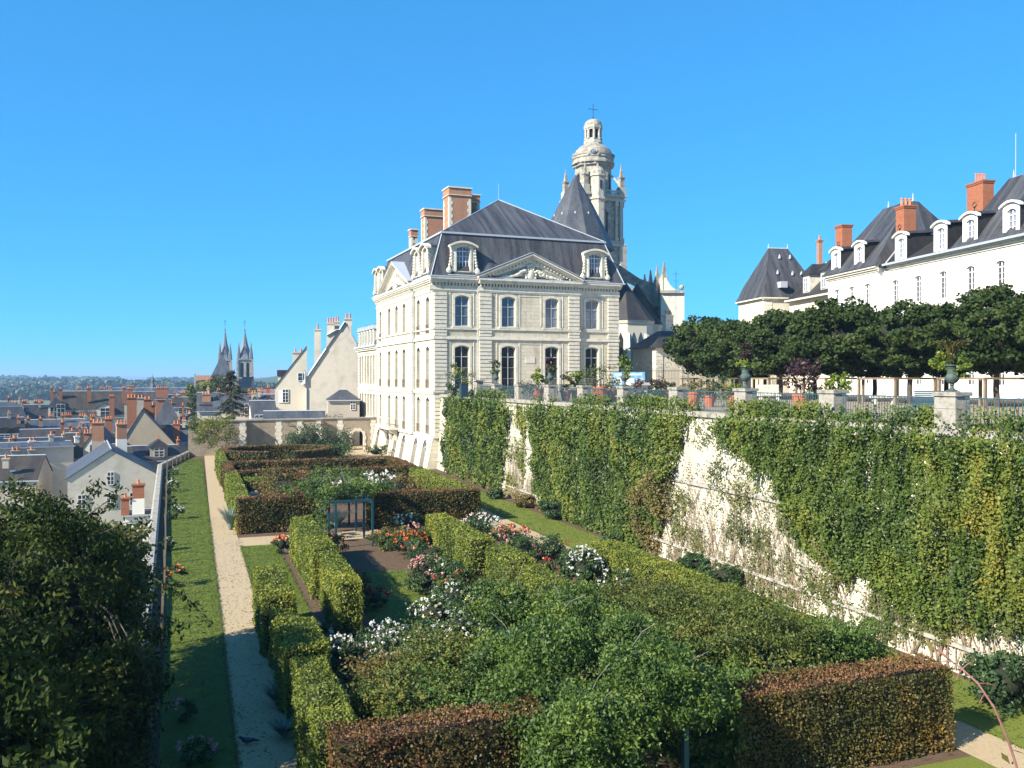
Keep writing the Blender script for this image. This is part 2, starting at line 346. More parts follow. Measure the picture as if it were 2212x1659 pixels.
M['f_pine'] = foliage('conifer_needles', [(.1,(.016,.022,.008)),(.5,(.040,.048,.018)),(.9,(.075,.078,.028))], .6, .1)
M['f_yew'] = foliage('evergreen_shrub_leaves', [(.1,(.016,.035,.012)),(.5,(.035,.070,.022)),(.9,(.065,.11,.032))], .6, .15)
M['f_wood'] = foliage('broadleaf_leaves', [(.1,(.025,.04,.010)),(.5,(.055,.08,.018)),(.9,(.10,.12,.028))], .3, .2)
M['f_purple'] = foliage('purple_leaves', [(.1,(.02,.010,.014)),(.5,(.06,.025,.032)),(.9,(.13,.05,.06))], .9, .25)
M['f_lime'] = foliage('lime_green_leaves', [(.1,(.07,.12,.015)),(.5,(.16,.22,.028)),(.9,(.32,.33,.045))], .9, .35)
M['f_grey'] = foliage('blue_grey_blades', [(.1,(.10,.15,.12)),(.5,(.20,.28,.23)),(.9,(.32,.40,.34))], .9, .2)
def bloom(name, a, b_): return foliage(name, [(.1, a), (.9, b_)], 3, .25, .7, .3)
M['b_white'] = bloom('white_petals', (.62,.60,.52), (.80,.78,.72)); M['b_cream'] = bloom('cream_petals', (.68,.58,.30), (.78,.72,.45))
M['b_orange'] = bloom('orange_petals', (.65,.11,.03), (.75,.25,.05)); M['b_pink'] = bloom('pink_petals', (.60,.20,.20), (.75,.42,.38))
M['b_red'] = bloom('red_petals', (.38,.012,.02), (.55,.04,.05)); M['b_pale'] = bloom('pale_pink_petals', (.66,.48,.42), (.78,.66,.58))
M['f_grass'] = foliage('grass_blades', [(.1,(.080,.125,.016)),(.5,(.125,.180,.024)),(.9,(.19,.21,.035))], 1.2, .3)
M['f_farwood'] = foliage('distant_woodland_leaves', [(.1,(.035,.052,.016)),(.5,(.048,.068,.020)),(.9,(.068,.088,.025))], .02, .1)
# ================================================================ THE SETTING
def grassmat(name, c0, c1, c2):
    m, n, l, b = nt(name)
    f = noise(n, l, .7, 6, .7); f2 = noise(n, l, 35, 3, .7)
    tc = n.new('ShaderNodeTexCoord'); mp = n.new('ShaderNodeMapping'); mp.inputs['Scale'].default_value = (1.9, .02, 1); l.new(tc.outputs['Object'], mp.inputs[0])
    f3 = noise(n, l, 1, 2, .5, mp.outputs[0])
    a = n.new('ShaderNodeMath'); a.operation = 'MULTIPLY_ADD'; l.new(f2, a.inputs[0]); a.inputs[1].default_value = .55; l.new(f, a.inputs[2])
    a2 = n.new('ShaderNodeMath'); a2.operation = 'MULTIPLY_ADD'; l.new(f3, a2.inputs[0]); a2.inputs[1].default_value = .5; l.new(a.outputs[0], a2.inputs[2])
    r = ramp(n, [(.72, c0), (1.0, c1), (1.0, c2)]); r.color_ramp.elements[0].position = .55; r.color_ramp.elements[1].position = .78
    sc = n.new('ShaderNodeMath'); sc.operation = 'MULTIPLY'; l.new(a2.outputs[0], sc.inputs[0]); sc.inputs[1].default_value = .76
    l.new(sc.outputs[0], r.inputs[0]); l.new(r.outputs[0], b.inputs['Base Color']); b.inputs['Roughness'].default_value = .9; b.inputs['Specular IOR Level'].default_value = .15
    bump(n, l, b, f2, .8, .04); return m
M['lawn'] = grassmat('lawn', (.070,.110,.015), (.110,.155,.023), (.16,.18,.034))
M['plain'] = mottled('river_plain', (.045,.065,.025), (.10,.12,.045), .004, .95, None, .3, (.24,.22,.12))
def sheet(name, poly, z, mat, kind='structure', z0=None):
    b = MB()
    if z0 is None: b.add([(x, y, z) for x, y in poly], [tuple(range(len(poly)))])
    else: b.prism([(x, y) for x, y in poly], (0,0,z0), (1,0,0), (0,1,0), (0,0,1), z - z0)
    return tag(b.build(name, mat), kind=kind)
def rect(x0, x1, y0, y1): return [(x0,y0),(x1,y0),(x1,y1),(x0,y1)]
sheet('ground', rect(-14000, 14000, -3000, 20000), -14.0, M['plain'])
WALLP = [(-1.25, -8)] + [W(258,1659,.55), W(318,1265,.55), W(346,1003,.55), W(413,972,.55)]
gpoly = [(x + .2, y) for x, y in WALLP] + [(WALLP[-1][0] + .2, 108.9), (3, 150), (24.5, 150), (24.5, -8)]
sheet('garden_ground', gpoly, 0.0, M['soil'], z0=-14.5)
TERX = lambda y: 22.35 + (y - 20) * (23.35 - 22.35) / 65.0
sheet('terrace_ground', [(TERX(-8), -8), (TERX(85), 85), (23.4, 260), (330, 260), (330, -60), (40, -60), (40,-8)], 7.45, M['sand'], z0=-14.4)
def strip(name, xs0, xs1, ys, z, mat):
    return sheet(name, [(a, y) for a, y in zip(xs0, ys)] + [(a, y) for a, y in reversed(list(zip(xs1, ys)))], z, mat)
wallx = lambda y: np.interp(y, [p[1] for p in WALLP], [p[0] for p in WALLP])
ys = [-8, 20, 36, 55, 75, 94, 101, 104]
strip('lawn', [float(wallx(y)) + .75 for y in ys], [1.0] * 8, ys, .012, M['lawn'])
strip('garden_path', [1.0, 1.0, 1.2, 1.35], [2.4, 2.42, 2.46, 2.55], [-8, 50, 80, 108.6], .016, M['gravel'])
sheet('path_edging', rect(.93, .999, -8, 104), .045, M['soil'], z0=0)
sheet('lawn_side', rect(2.47, 4.25, 30.8, 49.3), .012, M['lawn'])
sheet('garden_path_cross', rect(2.43, 17.45, 49.31, 51.9), .010, M['gravel'])
sheet('lawn_middle', rect(6.3, 9.4, 31, 40.5), .012, M['lawn'])
sheet('lawn_right', rect(18.95, 21.7, -8, 84.5), .012, M['lawn'])
sheet('garden_path_right', rect(17.45, 18.94, -8, 98), .016, M['gravel'])
sheet('lawn_front', rect(2.44, 17.44, -8, 15.9), .012, M['lawn'])
sheet('lawn_far', [(3.3, 78.5), (17.4, 78.5), (17.4, 97), (3.3, 97)], .012, M['lawn'])
sheet('garden_path_gate', [(8, 97.1), (17.4, 98.05), (21.9, 98.05), (21.5, 124), (13, 124), (8, 108.4)], .010, M['gravel'])
# far country: low wooded hills and a plain, seen through the haze
def hills(name, pts, d, zb, depth, mat, seed, amp):
    """ridge line through sighted points, a real range with a front and a back slope"""
    b = MB(); g = random.Random(seed); n = 90; vs = []
    xs = np.linspace(pts[0][0], pts[-1][0], n); zs = np.interp(xs, [p[0] for p in pts], [Zd(p[1], d) for p in pts])
    ph = [g.uniform(0, 6.3) for _ in range(6)]
    rows = [(-.5, 0), (-.35, .45), (-.15, .85), (0, 1), (.3, .8), (1, 0)]
    for i, px in enumerate(xs):
        w_ = sum(math.sin(i * (.23 + .21 * k) + ph[k]) / (1 + k) for k in range(6)) * amp
        for t, hgt in rows:
            x, y = WD(px, d + depth * t); vs.append((x, y, zb + (zs[i] + w_ - zb) * hgt + (g.uniform(-1, 1) * amp * .25 if 0 < hgt < 1 else 0)))
    m = len(rows); fs = [(i*m+j, (i+1)*m+j, (i+1)*m+j+1, i*m+j+1) for i in range(n-1) for j in range(m-1)]
    b.add(vs, fs); return tag(b.build(name, mat, smooth=True), kind='structure')
M['hillwood'] = mottled('wooded_hill', (.030,.045,.020), (.07,.09,.035), .012, .95, .05, .6, (.05,.065,.028))
hills('far_hills', [(-1100, 813), (-200, 812), (100, 811.5), (300, 814), (480, 814.5), (800, 816), (1300, 818), (3200, 819)], 9000, -14.3, 2500, M['hillwood'], 3, 3)
hills('near_hill', [(380, 838), (470, 826), (560, 817), (640, 808), (720, 804), (900, 801), (1300, 800), (1800, 815)], 1500, -14.2, 420, M['hillwood'], 5, 1.2)
# woods on the plain: masses of crowns nobody could count
def wood(name, spans, seed, mat):
    P = []; N = []; T = []; g = np.random.default_rng(seed)
    for (p0, p1, d, y, yb, cr) in spans:
        n = int(abs(p1 - p0) / F * d / (cr * .9)) + 2
        for i in range(n):
            for row in range(2):
                px = p0 + (p1 - p0) * (i + g.uniform(-.4, .4)) / n; dd = d + row * cr * 2.2 + g.uniform(-1, 1) * cr
                x, yy = WD(px, dd); zt = Zd(y, d) + g.uniform(-.35, .1) * cr
                h = max(zt + 14, cr * 1.2); pp, nn, tt = clump_pts((x, yy, -14 + h * .55), (cr * 1.25, cr * 1.25, h * .48), 26, 16, cr * .42, int(g.integers(1e6)))
                P.append(pp); N.append(nn); T.append(tt)
    P = np.vstack(P); N = np.vstack(N); T = np.concatenate(T)
    big = np.interp(np.linalg.norm(P[:, :2], axis=1), [300, 3000], [2.2, 11])
    o = leafmesh(name, P, big[:, None], mat, N, .8, .85, tint=T); return tag(o, 'broad belt of dark green woodland on the plain beyond the roofs', 'woodland', kind='stuff')
wood('woodland', [(-60, 60, 2400, 825, 850, 22), (-60, 130, 1500, 829, 850, 17), (90, 330, 1300, 830, 850, 15), (200, 440, 1150, 826, 842, 12), (-60, 110, 950, 846, 860, 11), (100, 260, 1900, 824, 840, 19), (330, 480, 2100, 822, 835, 18), (560, 700, 900, 828, 850, 8)], 5, M['f_farwood'])
# ================================================================ GARDEN WALLS
def quoin(b, x, y, z0, z1, w, t, k=1, step=.42):
    i = 0; z = z0
    while z < z1 - .1:
        ww = w * (1.0 if i % 2 else .72); b.box(x - ww / 2, x + ww / 2, y - t, y + .02, z, min(z + step - .015, z1), k); z += step; i += 1
def Xat(px, Y):
    q = (px - 1106) / F; d = Y / (CA - q * SA); return WD(px, d)[0]
# parapet on the town side
pw = thing('parapet_wall', 'low pale stone parapet with rounded lichened coping running along the town side of the lawn', 'wall', (*WALLP[1], 0))
b = MB(); c = MB()
for (x0, y0), (x1, y1) in zip(WALLP[:-1], WALLP[1:]):
    L = math.hypot(x1 - x0, y1 - y0); u = Vector((x1 - x0, y1 - y0, 0)) / L; nn = Vector((u.y, -u.x, 0))
    k = int(L / 1.6)
    b.prism([(-.2, -13.9), (.2, -13.9), (.2, .42), (-.2, .42)], (x0, y0, 0), nn, (0,0,1), u, L)
    for i in range(k):
        a = Vector((x0, y0, 0)) + u * (L * i / k); dz = random.uniform(-.012, .012)
        c.prism([(-.26, .42), (.26, .42), (.26, .5), (.15, .575), (-.15, .575), (-.26, .5)], a + Vector((0, 0, dz + .001)), nn, (0,0,1), u, L / k - .012)
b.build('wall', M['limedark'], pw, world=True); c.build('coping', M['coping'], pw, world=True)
# retaining wall of the terrace
rw = thing('retaining_wall', 'high pale rubble stone retaining wall holding up the terrace beside the rose garden', 'wall', (23, 50, 0))
b = MB(); b2 = MB(); b3 = MB()
yy = np.linspace(-8, 85, 48)
for i in range(47):
    y0, y1 = yy[i], yy[i + 1]; X0, X1 = TERX(y0), TERX(y1)
    for (za, oa), (zb, ob) in zip([(0, -.38), (.75, -.30), (3.9, -.13), (5.6, -.06)], [(.75, -.30), (3.9, -.13), (5.6, -.06), (7.2, 0)]):
        b.add([(X0 + oa, y0, za), (X1 + oa, y1, za), (X1 + ob, y1, zb), (X0 + ob, y0, zb)], [(0, 1, 2, 3)])
b.build('wall', M['rubble'], rw, world=True)
for i in range(66):
    y0 = -8 + i * 93 / 66; y1 = y0 + 93 / 66 - .012; j = random.uniform(-.015, .015)
    b2.prism([(-.12 + j, 7.2), (.55, 7.2), (.55, 7.42 + j * .5), (-.12 + j, 7.42 + j * .5)], (TERX(y0), y0, 0), (1,0,0), (0,0,1), (0,1,0), y1 - y0)
b2.build('coping', M['coping'], rw, world=True)
for zc, o, t in ((4.0, -.13, .16), (.78, -.32, .12)):
    for i in range(31):
        y0, y1 = -8 + i * 3, -8 + (i + 1) * 3 - .02; dz = -.004 * i if zc > 2 else 0
        b3.prism([(-.09, 0), (.1, 0), (.1, t), (-.05, t)], (TERX(y0) + o, y0, zc + dz), (1,0,0), (0,0,1), (0,1,0), y1 - y0)
b3.build('ledge', M['coping'], rw, world=True)
# end wall across the garden, three steps, with an arched gate
ew = thing('garden_end_wall', 'long rendered wall with pale quoins and an arched gate closing the far end of the garden', 'wall', (12, 109.6, 0))
xa, xb, xc, xd = Xat(412, 108.5), Xat(531, 109.6), Xat(694, 110.9), 23.2
b = MB(); b.box(xa - .3, xb, 108.5, 109.7, -13.9, 4.0); b.box(xb, xc, 109.6, 110.9, 0, 3.97); gx = Xat(772.5, 110.9); gw = .72
b.box(xc, gx - gw, 110.9, 111.5, 0, 3.94); b.box(gx + gw, xd, 110.9, 111.5, 0, 3.94)
arc = [(gw * math.cos(R(a)), 1.75 + gw * math.sin(R(a))) for a in range(0, 181, 15)]
b.prism([(gw, 3.94), (gw, 1.75)] + arc[1:-1] + [(-gw, 1.75), (-gw, 3.94)], (gx, 110.9, 0), (1,0,0), (0,0,1), (0,1,0), .6)
b.build('wall', M['wallend'], ew, world=True)
b = MB()
for px, Y in ((524, 108.5), (648, 109.6), (552 + 50, 109.6), (688, 109.6), (735, 110.9), (807, 110.9)): quoin(b, Xat(px, Y), Y, 0, 3.9, .85, .035, 0)
ring = []
for a in range(0, 180, 20):
    r0, r1 = gw - .02, gw + (.34 if (a // 20) % 2 else .26); q = [(r0, a), (r1, a), (r1, a + 19), (r0, a + 19)]
    b.prism([(r * math.cos(R(t)), 1.75 + r * math.sin(R(t))) for r, t in q], (gx, 110.83, 0), (1,0,0), (0,0,1), (0,1,0), .2)
for s in (-1, 1):
    for i in range(4):
        w2 = .34 if i % 2 else .24; x0, x1 = sorted((gx + s * (gw - .02), gx + s * (gw + w2))); b.box(x0, x1, 110.83, 111.03, .01 + i * .435, .43 + i * .435)
b.build('quoins', M['limeplain'], ew, world=True)
b = MB()
for x0, x1, Y in ((xa - .35, xb + .03, 108.5), (xb + .04, xc + .02, 109.6), (xc + .03, xd - .4, 110.9)):
    k = max(1, int((x1 - x0) / 1.3))
    for i in range(k): b.box(x0 + (x1-x0)*i/k, x0 + (x1-x0)*(i+1)/k - .012, Y - .14, Y + .9, 3.98, 4.13 + random.uniform(-.01, .01))
b.build('coping', M['coping'], ew, world=True)
# wooden posts of the wire fence inside the parapet
fp = []
for i in range(34):
    y = 27 + i * 2.35; x = float(wallx(y)) + .62 + (.0 if y < 94 else .15)
    if i == 0:
        b = MB(); b.frus(-.04, .04, -.04, .04, 0, -.035, .035, -.035, .035, 1.12); post0 = b.build('fence_post', M['wood'], None)
        post0.location = (x, y, 0); tag(post0, 'slim weathered wooden post in the row between the lawn and the parapet', 'post', 'wooden fence posts along the parapet')
    else:
        o = post0.copy(); C.objects.link(o); o.location = (x, y, 0); o.rotation_euler = (random.uniform(-.03, .03), random.uniform(-.04, .04), 0); fp.append(o)

# leaf litter and edge growth on paths and beds
P = []
for i in range(5200):
    if i % 4 == 0: P.append((RNG.uniform(1.02, 2.4), RNG.uniform(14, 60) , .03))
    elif i % 4 == 1: P.append((RNG.choice([1.03, 2.43, 2.5]) + RNG.normal(0, .07), RNG.uniform(14, 75), .03))
    else: P.append((RNG.uniform(3.2, 17), RNG.uniform(17, 52), .03))
tag(leafmesh('leaf_litter', np.array(P), .07, M['f_brown'], np.tile([0,0,1.], (len(P), 1)), 3, .7), 'dry brown leaves scattered over the gravel and the soil', 'fallen leaves', kind='stuff')
P = []
for x, a, c in ((1.0, 12, 104), (2.46, 30.8, 49.3), (18.93, 12, 84), (4.25, 31, 49), (.95, 12, 104)):
    k = int((c - a) * 60); P.append(np.c_[x + RNG.normal(0, .035, k) , RNG.uniform(a, c, k), RNG.uniform(.02, .07, k)])
k = 62000; yy_ = 13 + 91 * RNG.uniform(0, 1, k) ** 1.7; P.append(np.c_[np.interp(yy_, ys, [float(wallx(q)) + .8 for q in ys]) + RNG.uniform(0, 1, k) * (.98 - np.interp(yy_, ys, [float(wallx(q)) + .8 for q in ys])), yy_, np.full(k, .03)]); k = 16000; P.append(np.c_[RNG.uniform(18.95, 21.7, k), RNG.uniform(13, 84, k), np.full(k, .03)]); k = 10000; P.append(np.c_[RNG.uniform(2.5, 4.25, k), RNG.uniform(31, 49, k), np.full(k, .03)]); P.append(np.c_[RNG.uniform(6.3, 9.4, k), RNG.uniform(31, 40.5, k), np.full(k, .03)])
tag(leafmesh('grass', np.vstack(P), .07 + .0011 * np.vstack(P)[:, 1:2], M['f_grass'], np.tile([0,0,1.], (len(np.vstack(P)), 1)), 1.3, .28), 'short mown grass of the lawn strips and their ragged edges', 'grass', kind='stuff')
# ================================================================ HEDGES
def hedge(label, x0, x1, y0, y1, z, kind='green', dens=None, leaf=None, group=None, z0=0.02):
    cx, cy = (x0 + x1) / 2, (y0 + y1) / 2; dd = math.hypot(cx, min(y0, y1))
    leaf = leaf or float(np.interp(dd, [15, 40, 90], [.055, .078, .14])); dens = dens or float(np.interp(dd, [15, 40, 90], [950, 560, 150]))
    mat, top, core = {'green': (M['f_hedge'], None, M['core']), 'beech': (M['f_beech'], M['f_beechtop'], M['corebrown']), 'red': (M['f_beechred'], M['f_beechtop'], M['corebrown'])}[kind]
    faces = [((x0, x1), (y0, y0), (z0, z), (0,-1,0)), ((x0, x1), (y1, y1), (z0, z), (0,1,0)), ((x0, x0), (y0, y1), (z0, z), (-1,0,0)), ((x1, x1), (y0, y1), (z0, z), (1,0,0)), ((x0, x1), (y0, y1), (z, z), (0,0,1))]
    Ps = []; Ns = []; Pt = []; Nt = []
    for i, (a, b_, c_, n) in enumerate(faces):
        ex = [a[1]-a[0], b_[1]-b_[0], c_[1]-c_[0]]; ar = np.prod([e for e in ex if e > 0]); k = int(ar * dens)
        P = np.stack([RNG.uniform(a[0], a[1] + 1e-9, k), RNG.uniform(b_[0], b_[1] + 1e-9, k), RNG.uniform(c_[0], c_[1] + 1e-9, k)], 1)
        P += np.array(n) * (RNG.normal(0, .03, (k, 1)) + .07 * noise3(P, 1.7, 5)[:, None] + .045 * noise3(P, 6, 9)[:, None])
        N = np.tile(n, (k, 1))
        if i == 4 and top: Pt.append(P + np.array([0, 0, .03])); Nt.append(N)
        else: Ps.append(P); Ns.append(N)
    P = np.vstack(Ps); N = np.vstack(Ns); q = .13
    T = np.clip(.5 + .28 * noise3(P, 1.3, 3), 0, 1)
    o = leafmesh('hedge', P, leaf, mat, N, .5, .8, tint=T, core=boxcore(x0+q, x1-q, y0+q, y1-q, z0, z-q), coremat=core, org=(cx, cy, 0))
    o.location = (cx, cy, 0); tag(o, label, 'hedge', group)
    if Pt:
        Pt = np.vstack(Pt); leafmesh('clipped_top', Pt, leaf * .9, top, np.vstack(Nt), .2, .7, tint=np.clip(.5 + .2 * noise3(Pt, 2, 4), 0, 1), parent=o, org=(cx, cy, 0))
    return o
hedge('low reddish brown beech hedge in the left foreground beside the gravel path', 2.55, 7.0, 17.0, 17.9, 2.0, 'red')
hedge('orange brown beech hedge at the right foreground corner below the stone wall', 11.2, 17.3, 16.3, 17.3, 2.02, 'beech')
hedge('clipped green hedge along the gravel path nearest the viewer', 2.35, 3.15, 17.95, 22.6, 2.0)
hedge('short clipped green hedge block with orange leaves, second along the path', 2.25, 3.35, 23.2, 26.2, 2.05)
hedge('low shaded green hedge linking two taller blocks beside the path', 2.35, 2.98, 26.3, 29.1, 1.6)
hedge('yellow topped green hedge block standing farthest along the near path row', 2.15, 3.15, 29.25, 33.7, 2.0)
hedge('tall square yellow green hedge beside the small side lawn', 4.65, 5.6, 36.4, 45.0, 2.05)
hedge('narrow recessed green hedge piece joining the two hedges by the side lawn', 4.95, 5.5, 35.05, 36.35, 1.9)
hedge('shorter yellow green hedge block behind the white roses', 4.75, 5.55, 30.5, 35.0, 1.95)
hedge('long yellow green hedge right of the central rose bed', 11.25, 12.3, 36.0, 43.9, 2.05)
hedge('stepped yellow green hedge in front of the long right hand one', 11.45, 12.4, 31.4, 34.7, 2.05)
hedge('lower green hedge block nearest the big shrubs right of centre', 11.6, 12.6, 28.3, 31.3, 1.85)
hedge('long yellow topped hedge nearest the foot of the stone wall', 16.0, 17.15, 19.5, 34.2, 2.0)
hedge('dark brown beech hedge left of the blue pergola', 2.45, 6.95, 53.0, 53.9, 2.05, 'beech')
hedge('wide dark brown beech hedge right of the blue pergola', 9.9, 16.95, 52.3, 53.2, 2.05, 'beech')
hedge('green side hedge running away beside the path beyond the pergola', 2.4, 3.2, 54.0, 69.3, 1.95)
hedge('yellow green hedge running towards the palace on the wall side', 16.1, 17.1, 53.4, 67.8, 1.95)
hedge('thin brown beech hedge across the second rose garden, left piece', 2.4, 8.2, 69.4, 70.2, 2.0, 'beech')
hedge('thin brown beech hedge across the second rose garden, right piece', 11.3, 16.3, 68.4, 69.2, 2.0, 'beech')
hedge('long straight reddish brown hedge in front of the round hedge', 2.4, 16.9, 76.8, 77.6, 2.0, 'beech')
hedge('dark hedge along the path side between the straight brown hedges', 2.4, 3.1, 70.3, 76.7, 1.9, 'beech')
hedge('reddish hedge returning towards the palace corner from the long brown hedge', 16.15, 17.0, 69.3, 76.7, 2.0, 'beech')
hedge('small clipped green box hedge among pale pink roses', 3.5, 5.2, 65.5, 67.3, 1.75)
hedge('narrow green hedge leading to the round brown hedge', 2.2, 2.9, 77.7, 92, 1.9)
def ringhedge():
    cx, cy, rx, ry, t, z = 8.0, 91.2, 5.5, 4.7, .75, 2.0; n = 17000; P = []; N = []; Pt = []
    def ok(a): d = (a + math.pi / 2 + math.pi) % (2 * math.pi) - math.pi; return abs(d) > .22
    for side, rr in ((1, 0), (-1, t)):
        a = RNG.uniform(0, 2 * math.pi, n); a = a[[ok(x) for x in a]]
        P.append(np.stack([cx + (rx - rr) * np.cos(a), cy + (ry - rr) * np.sin(a), RNG.uniform(0, z, len(a))], 1)); N.append(np.stack([side*np.cos(a), side*np.sin(a), 0*a], 1))
    a = RNG.uniform(0, 2 * math.pi, 5500); a = a[[ok(x) for x in a]]; q = RNG.uniform(0, t, len(a))
    Pt = np.stack([cx + (rx-q) * np.cos(a), cy + (ry-q) * np.sin(a), z + .02 + 0 * a], 1)
    P = np.vstack(P); P += RNG.normal(0, .03, P.shape)
    cv = []; cq = []
    A = [x for x in np.linspace(-math.pi/2 + .25, 1.5*math.pi - .25, 49)]
    for x in A:
        for r_, zz in ((.1, 0), (t - .1, 0), (t - .1, z - .08), (.1, z - .08)): cv.append((cx + (rx-r_)*math.cos(x), cy + (ry-r_)*math.sin(x), zz))
    for i in range(48):
        for j in range(4): cq.append((i*4+j, i*4+(j+1)%4, (i+1)*4+(j+1)%4, (i+1)*4+j))
    cq += [(0,1,2,3), (195,194,193,192)]
    o = leafmesh('hedge', P, .15, M['f_beech'], np.vstack(N), .5, .8, tint=.45 + .2*noise3(P, 1.2, 2), core=(cv, cq), coremat=M['corebrown'], org=(cx, cy, 0)); o.location = (cx, cy, 0)
    tag(o, 'round brown beech hedge open towards the viewer near the end wall', 'hedge')
    leafmesh('clipped_top', Pt, .14, M['f_beechtop'], None, 0, .7, parent=o, org=(cx, cy, 0))
ringhedge()
# ================================================================ SHRUBS AND ROSES
def shrub(name, label, cat, x, y, z, r, h, mat, leaf, n, seed, ry=None, blooms=None, group=None, core=True, clump=.34, nc=None, tops=0, part=None, corek=.52):
    ry = ry or r; c = (x, y, z + h * .5); nc = nc or max(14, int(n / 90)); per = max(6, n // nc)
    P, N, T = clump_pts(c, (r, ry, h * .5), nc, per, clump * min(r, h) * 1.0, seed, .62, z + .02)
    if tops:                       # long arching shoots
        g = np.random.default_rng(seed + 9); ex = []
        for i in range(tops):
            a = g.uniform(0, 6.28); e = g.uniform(.5, 1.3); p0 = np.array([x + .5*r*math.cos(a), y + .5*ry*math.sin(a), z + h*.8]); k = 26; s = np.linspace(0, 1, k)[:, None]
            ex.append(p0 + s * np.array([math.cos(a), math.sin(a), 0]) * r * .6 * e + np.array([0, 0, 1]) * (s * .9 - s**2 * .55) * h * .5 * e + g.normal(0, .035, (k, 3)))
        ex = np.vstack(ex); P = np.vstack([P, ex]); N = np.vstack([N, np.tile([0,0,1], (len(ex), 1))]); T = np.concatenate([T, np.full(len(ex), .6)])
    cr = ellcore(c, (r * corek, ry * corek, h * .5 * corek), 12, 8, seed) if core else None
    if blooms:
        o = thing(name, label, cat, (x, y, z), 0, group)
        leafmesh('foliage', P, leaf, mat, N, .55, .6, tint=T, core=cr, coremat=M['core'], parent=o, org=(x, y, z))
        for bm, bn, bs in blooms:
            g = np.random.default_rng(seed + 77); d = unit(g.normal(size=(bn, 3))); d[:, 2] = np.abs(d[:, 2]) * .9 - .1; d = unit(d)
            cl = unit(g.normal(size=(max(3, bn // 4), 3))); cl[:, 2] = abs(cl[:, 2]); d = unit(.75 * cl[g.integers(0, len(cl), bn)] + .5 * d)
            Q = np.array(c) + d * np.array([r, ry, h * .5]) * g.uniform(.95, 1.1, (bn, 1)); petals = np.repeat(Q, 7, 0) + g.normal(0, bs * .26, (bn * 7, 3))
            leafmesh('blooms', petals, bs * .8, bm, np.repeat(d, 7, 0), .3, .95, .2, parent=o, org=(x, y, z))
            seed += 5
    else:
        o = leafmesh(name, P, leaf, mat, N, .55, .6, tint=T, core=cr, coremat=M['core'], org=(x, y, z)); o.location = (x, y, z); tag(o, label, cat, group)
    return o
RS = 'rose_bush'
G1 = 'roses in the garden beds'
def rose(label, x, y, r, h, bl, n=1900, leaf=.11, mat='f_rose', seed=None, ry=None):
    return shrub(RS, label, 'rose bush', x, y, 0, r, h, M[mat], leaf, n, seed or int(x * 131 + y * 17), ry, bl, G1)
Wb, Cb, Ob, Pb, Rb, Lb = (M[k] for k in ('b_white', 'b_cream', 'b_orange', 'b_pink', 'b_red', 'b_pale'))
rose('white rose bush in the shade just behind the path side hedges', 4.1, 27.6, .8, 1.0, [(Wb, 42, .085)])
rose('white rose bush full of flowers left of the big brown green shrub', 5.4, 26.2, .95, 1.15, [(Wb, 70, .085)], 2200)
rose('white rose bush at the dark corner in front of the shorter hedge block', 5.9, 28.4, .8, 1.1, [(Wb, 45, .085)])
rose('white rose bush right of the densest white flowers', 7.0, 27.0, .85, 1.2, [(Wb, 38, .085)], 1800)
rose('small white rose bush at the foot of the side lawn hedge', 3.9, 30.2, .55, .7, [(Wb, 26, .08)])
rose('cream and white rose bush at the end of the small inner lawn', 8.1, 30.5, .9, 1.15, [(Wb, 40, .085), (Cb, 6, .1)], 2000)
rose('cream yellow rose bush beside the white ones in the middle bed', 9.5, 29.6, .9, 1.25, [(Cb, 40, .10)], 2000)
rose('white rose bush behind the cream yellow one', 9.3, 32.2, .85, 1.2, [(Wb, 42, .08)], 1800)
rose('pale cream rose bush against the stepped hedge', 10.6, 30.9, .85, 1.3, [(Cb, 16, .09), (Wb, 22, .08)], 1900)
rose('sparse white rose bush between the cream roses and the shrub mass', 10.4, 28.2, .85, 1.3, [(Wb, 18, .085)], 1900)
rose('dark leaved rose bush with few crimson flowers by the middle hedge', 10.2, 34.6, 1.0, 1.2, [(Rb, 7, .09), (Ob, 4, .09)], 2200, mat='f_yew')
rose('pink cluster rose bush in the middle of the bed', 9.9, 38.0, .95, 1.1, [(Pb, 75, .085)], 1800)
rose('low pink rose bush spilling at the edge of the inner lawn', 9.2, 36.0, .7, .8, [(Pb, 16, .085)], 1100)
rose('orange rose bush right of the blue pergola', 10.3, 43.2, 1.1, 1.35, [(Ob, 46, .12)], 2300)
rose('orange and pink rose bush touching the long right hedge', 11.0, 45.6, .8, 1.3, [(Ob, 16, .11), (Pb, 12, .11)], 1500)
rose('orange rose bush left of the blue pergola posts', 6.6, 44.9, .75, 1.1, [(Ob, 20, .13)], 1400)
rose('white rose bush in the shade of the wide beech hedge', 11.7, 50.2, .9, 1.2, [(Wb, 24, .12)], 1400)
rose('red rose bush in the shadow beside the shorter hedge', 6.5, 37.2, .55, .9, [(Rb, 22, .11)], 1000)
rose('scarlet rose bush in the deep shade nearest the inner lawn', 6.7, 34.0, .5, .9, [(Rb, 14, .12)], 900)
rose('orange rose bush at the left foot of the tall square hedge', 4.3, 46.4, .45, .95, [(Ob, 20, .12), (Lb, 6, .1)], 800)
rose('white and blush rose bush beyond the right hand long hedge', 15.2, 47.0, 1.2, 1.4, [(Wb, 46, .12), (Lb, 16, .12)], 2000)
rose('orange and pink rose bush beside the right hand gravel path', 16.0, 44.0, 1.1, 1.2, [(Ob, 24, .13), (Pb, 34, .12)], 1900)
rose('flowerless dark rose bush at the end of the orange and pink roses', 16.8, 40.5, .95, 1.1, [(Rb, 3, .1)], 1700, mat='f_yew')
rose('white climbing rose bush standing up beside the yellow topped hedge', 15.0, 32.6, .8, 2.1, [(Wb, 62, .11)], 2400)
rose('few flowered white rose bush in front of the wall side hedge', 15.2, 30.0, .8, 1.8, [(Wb, 16, .10)], 2000)
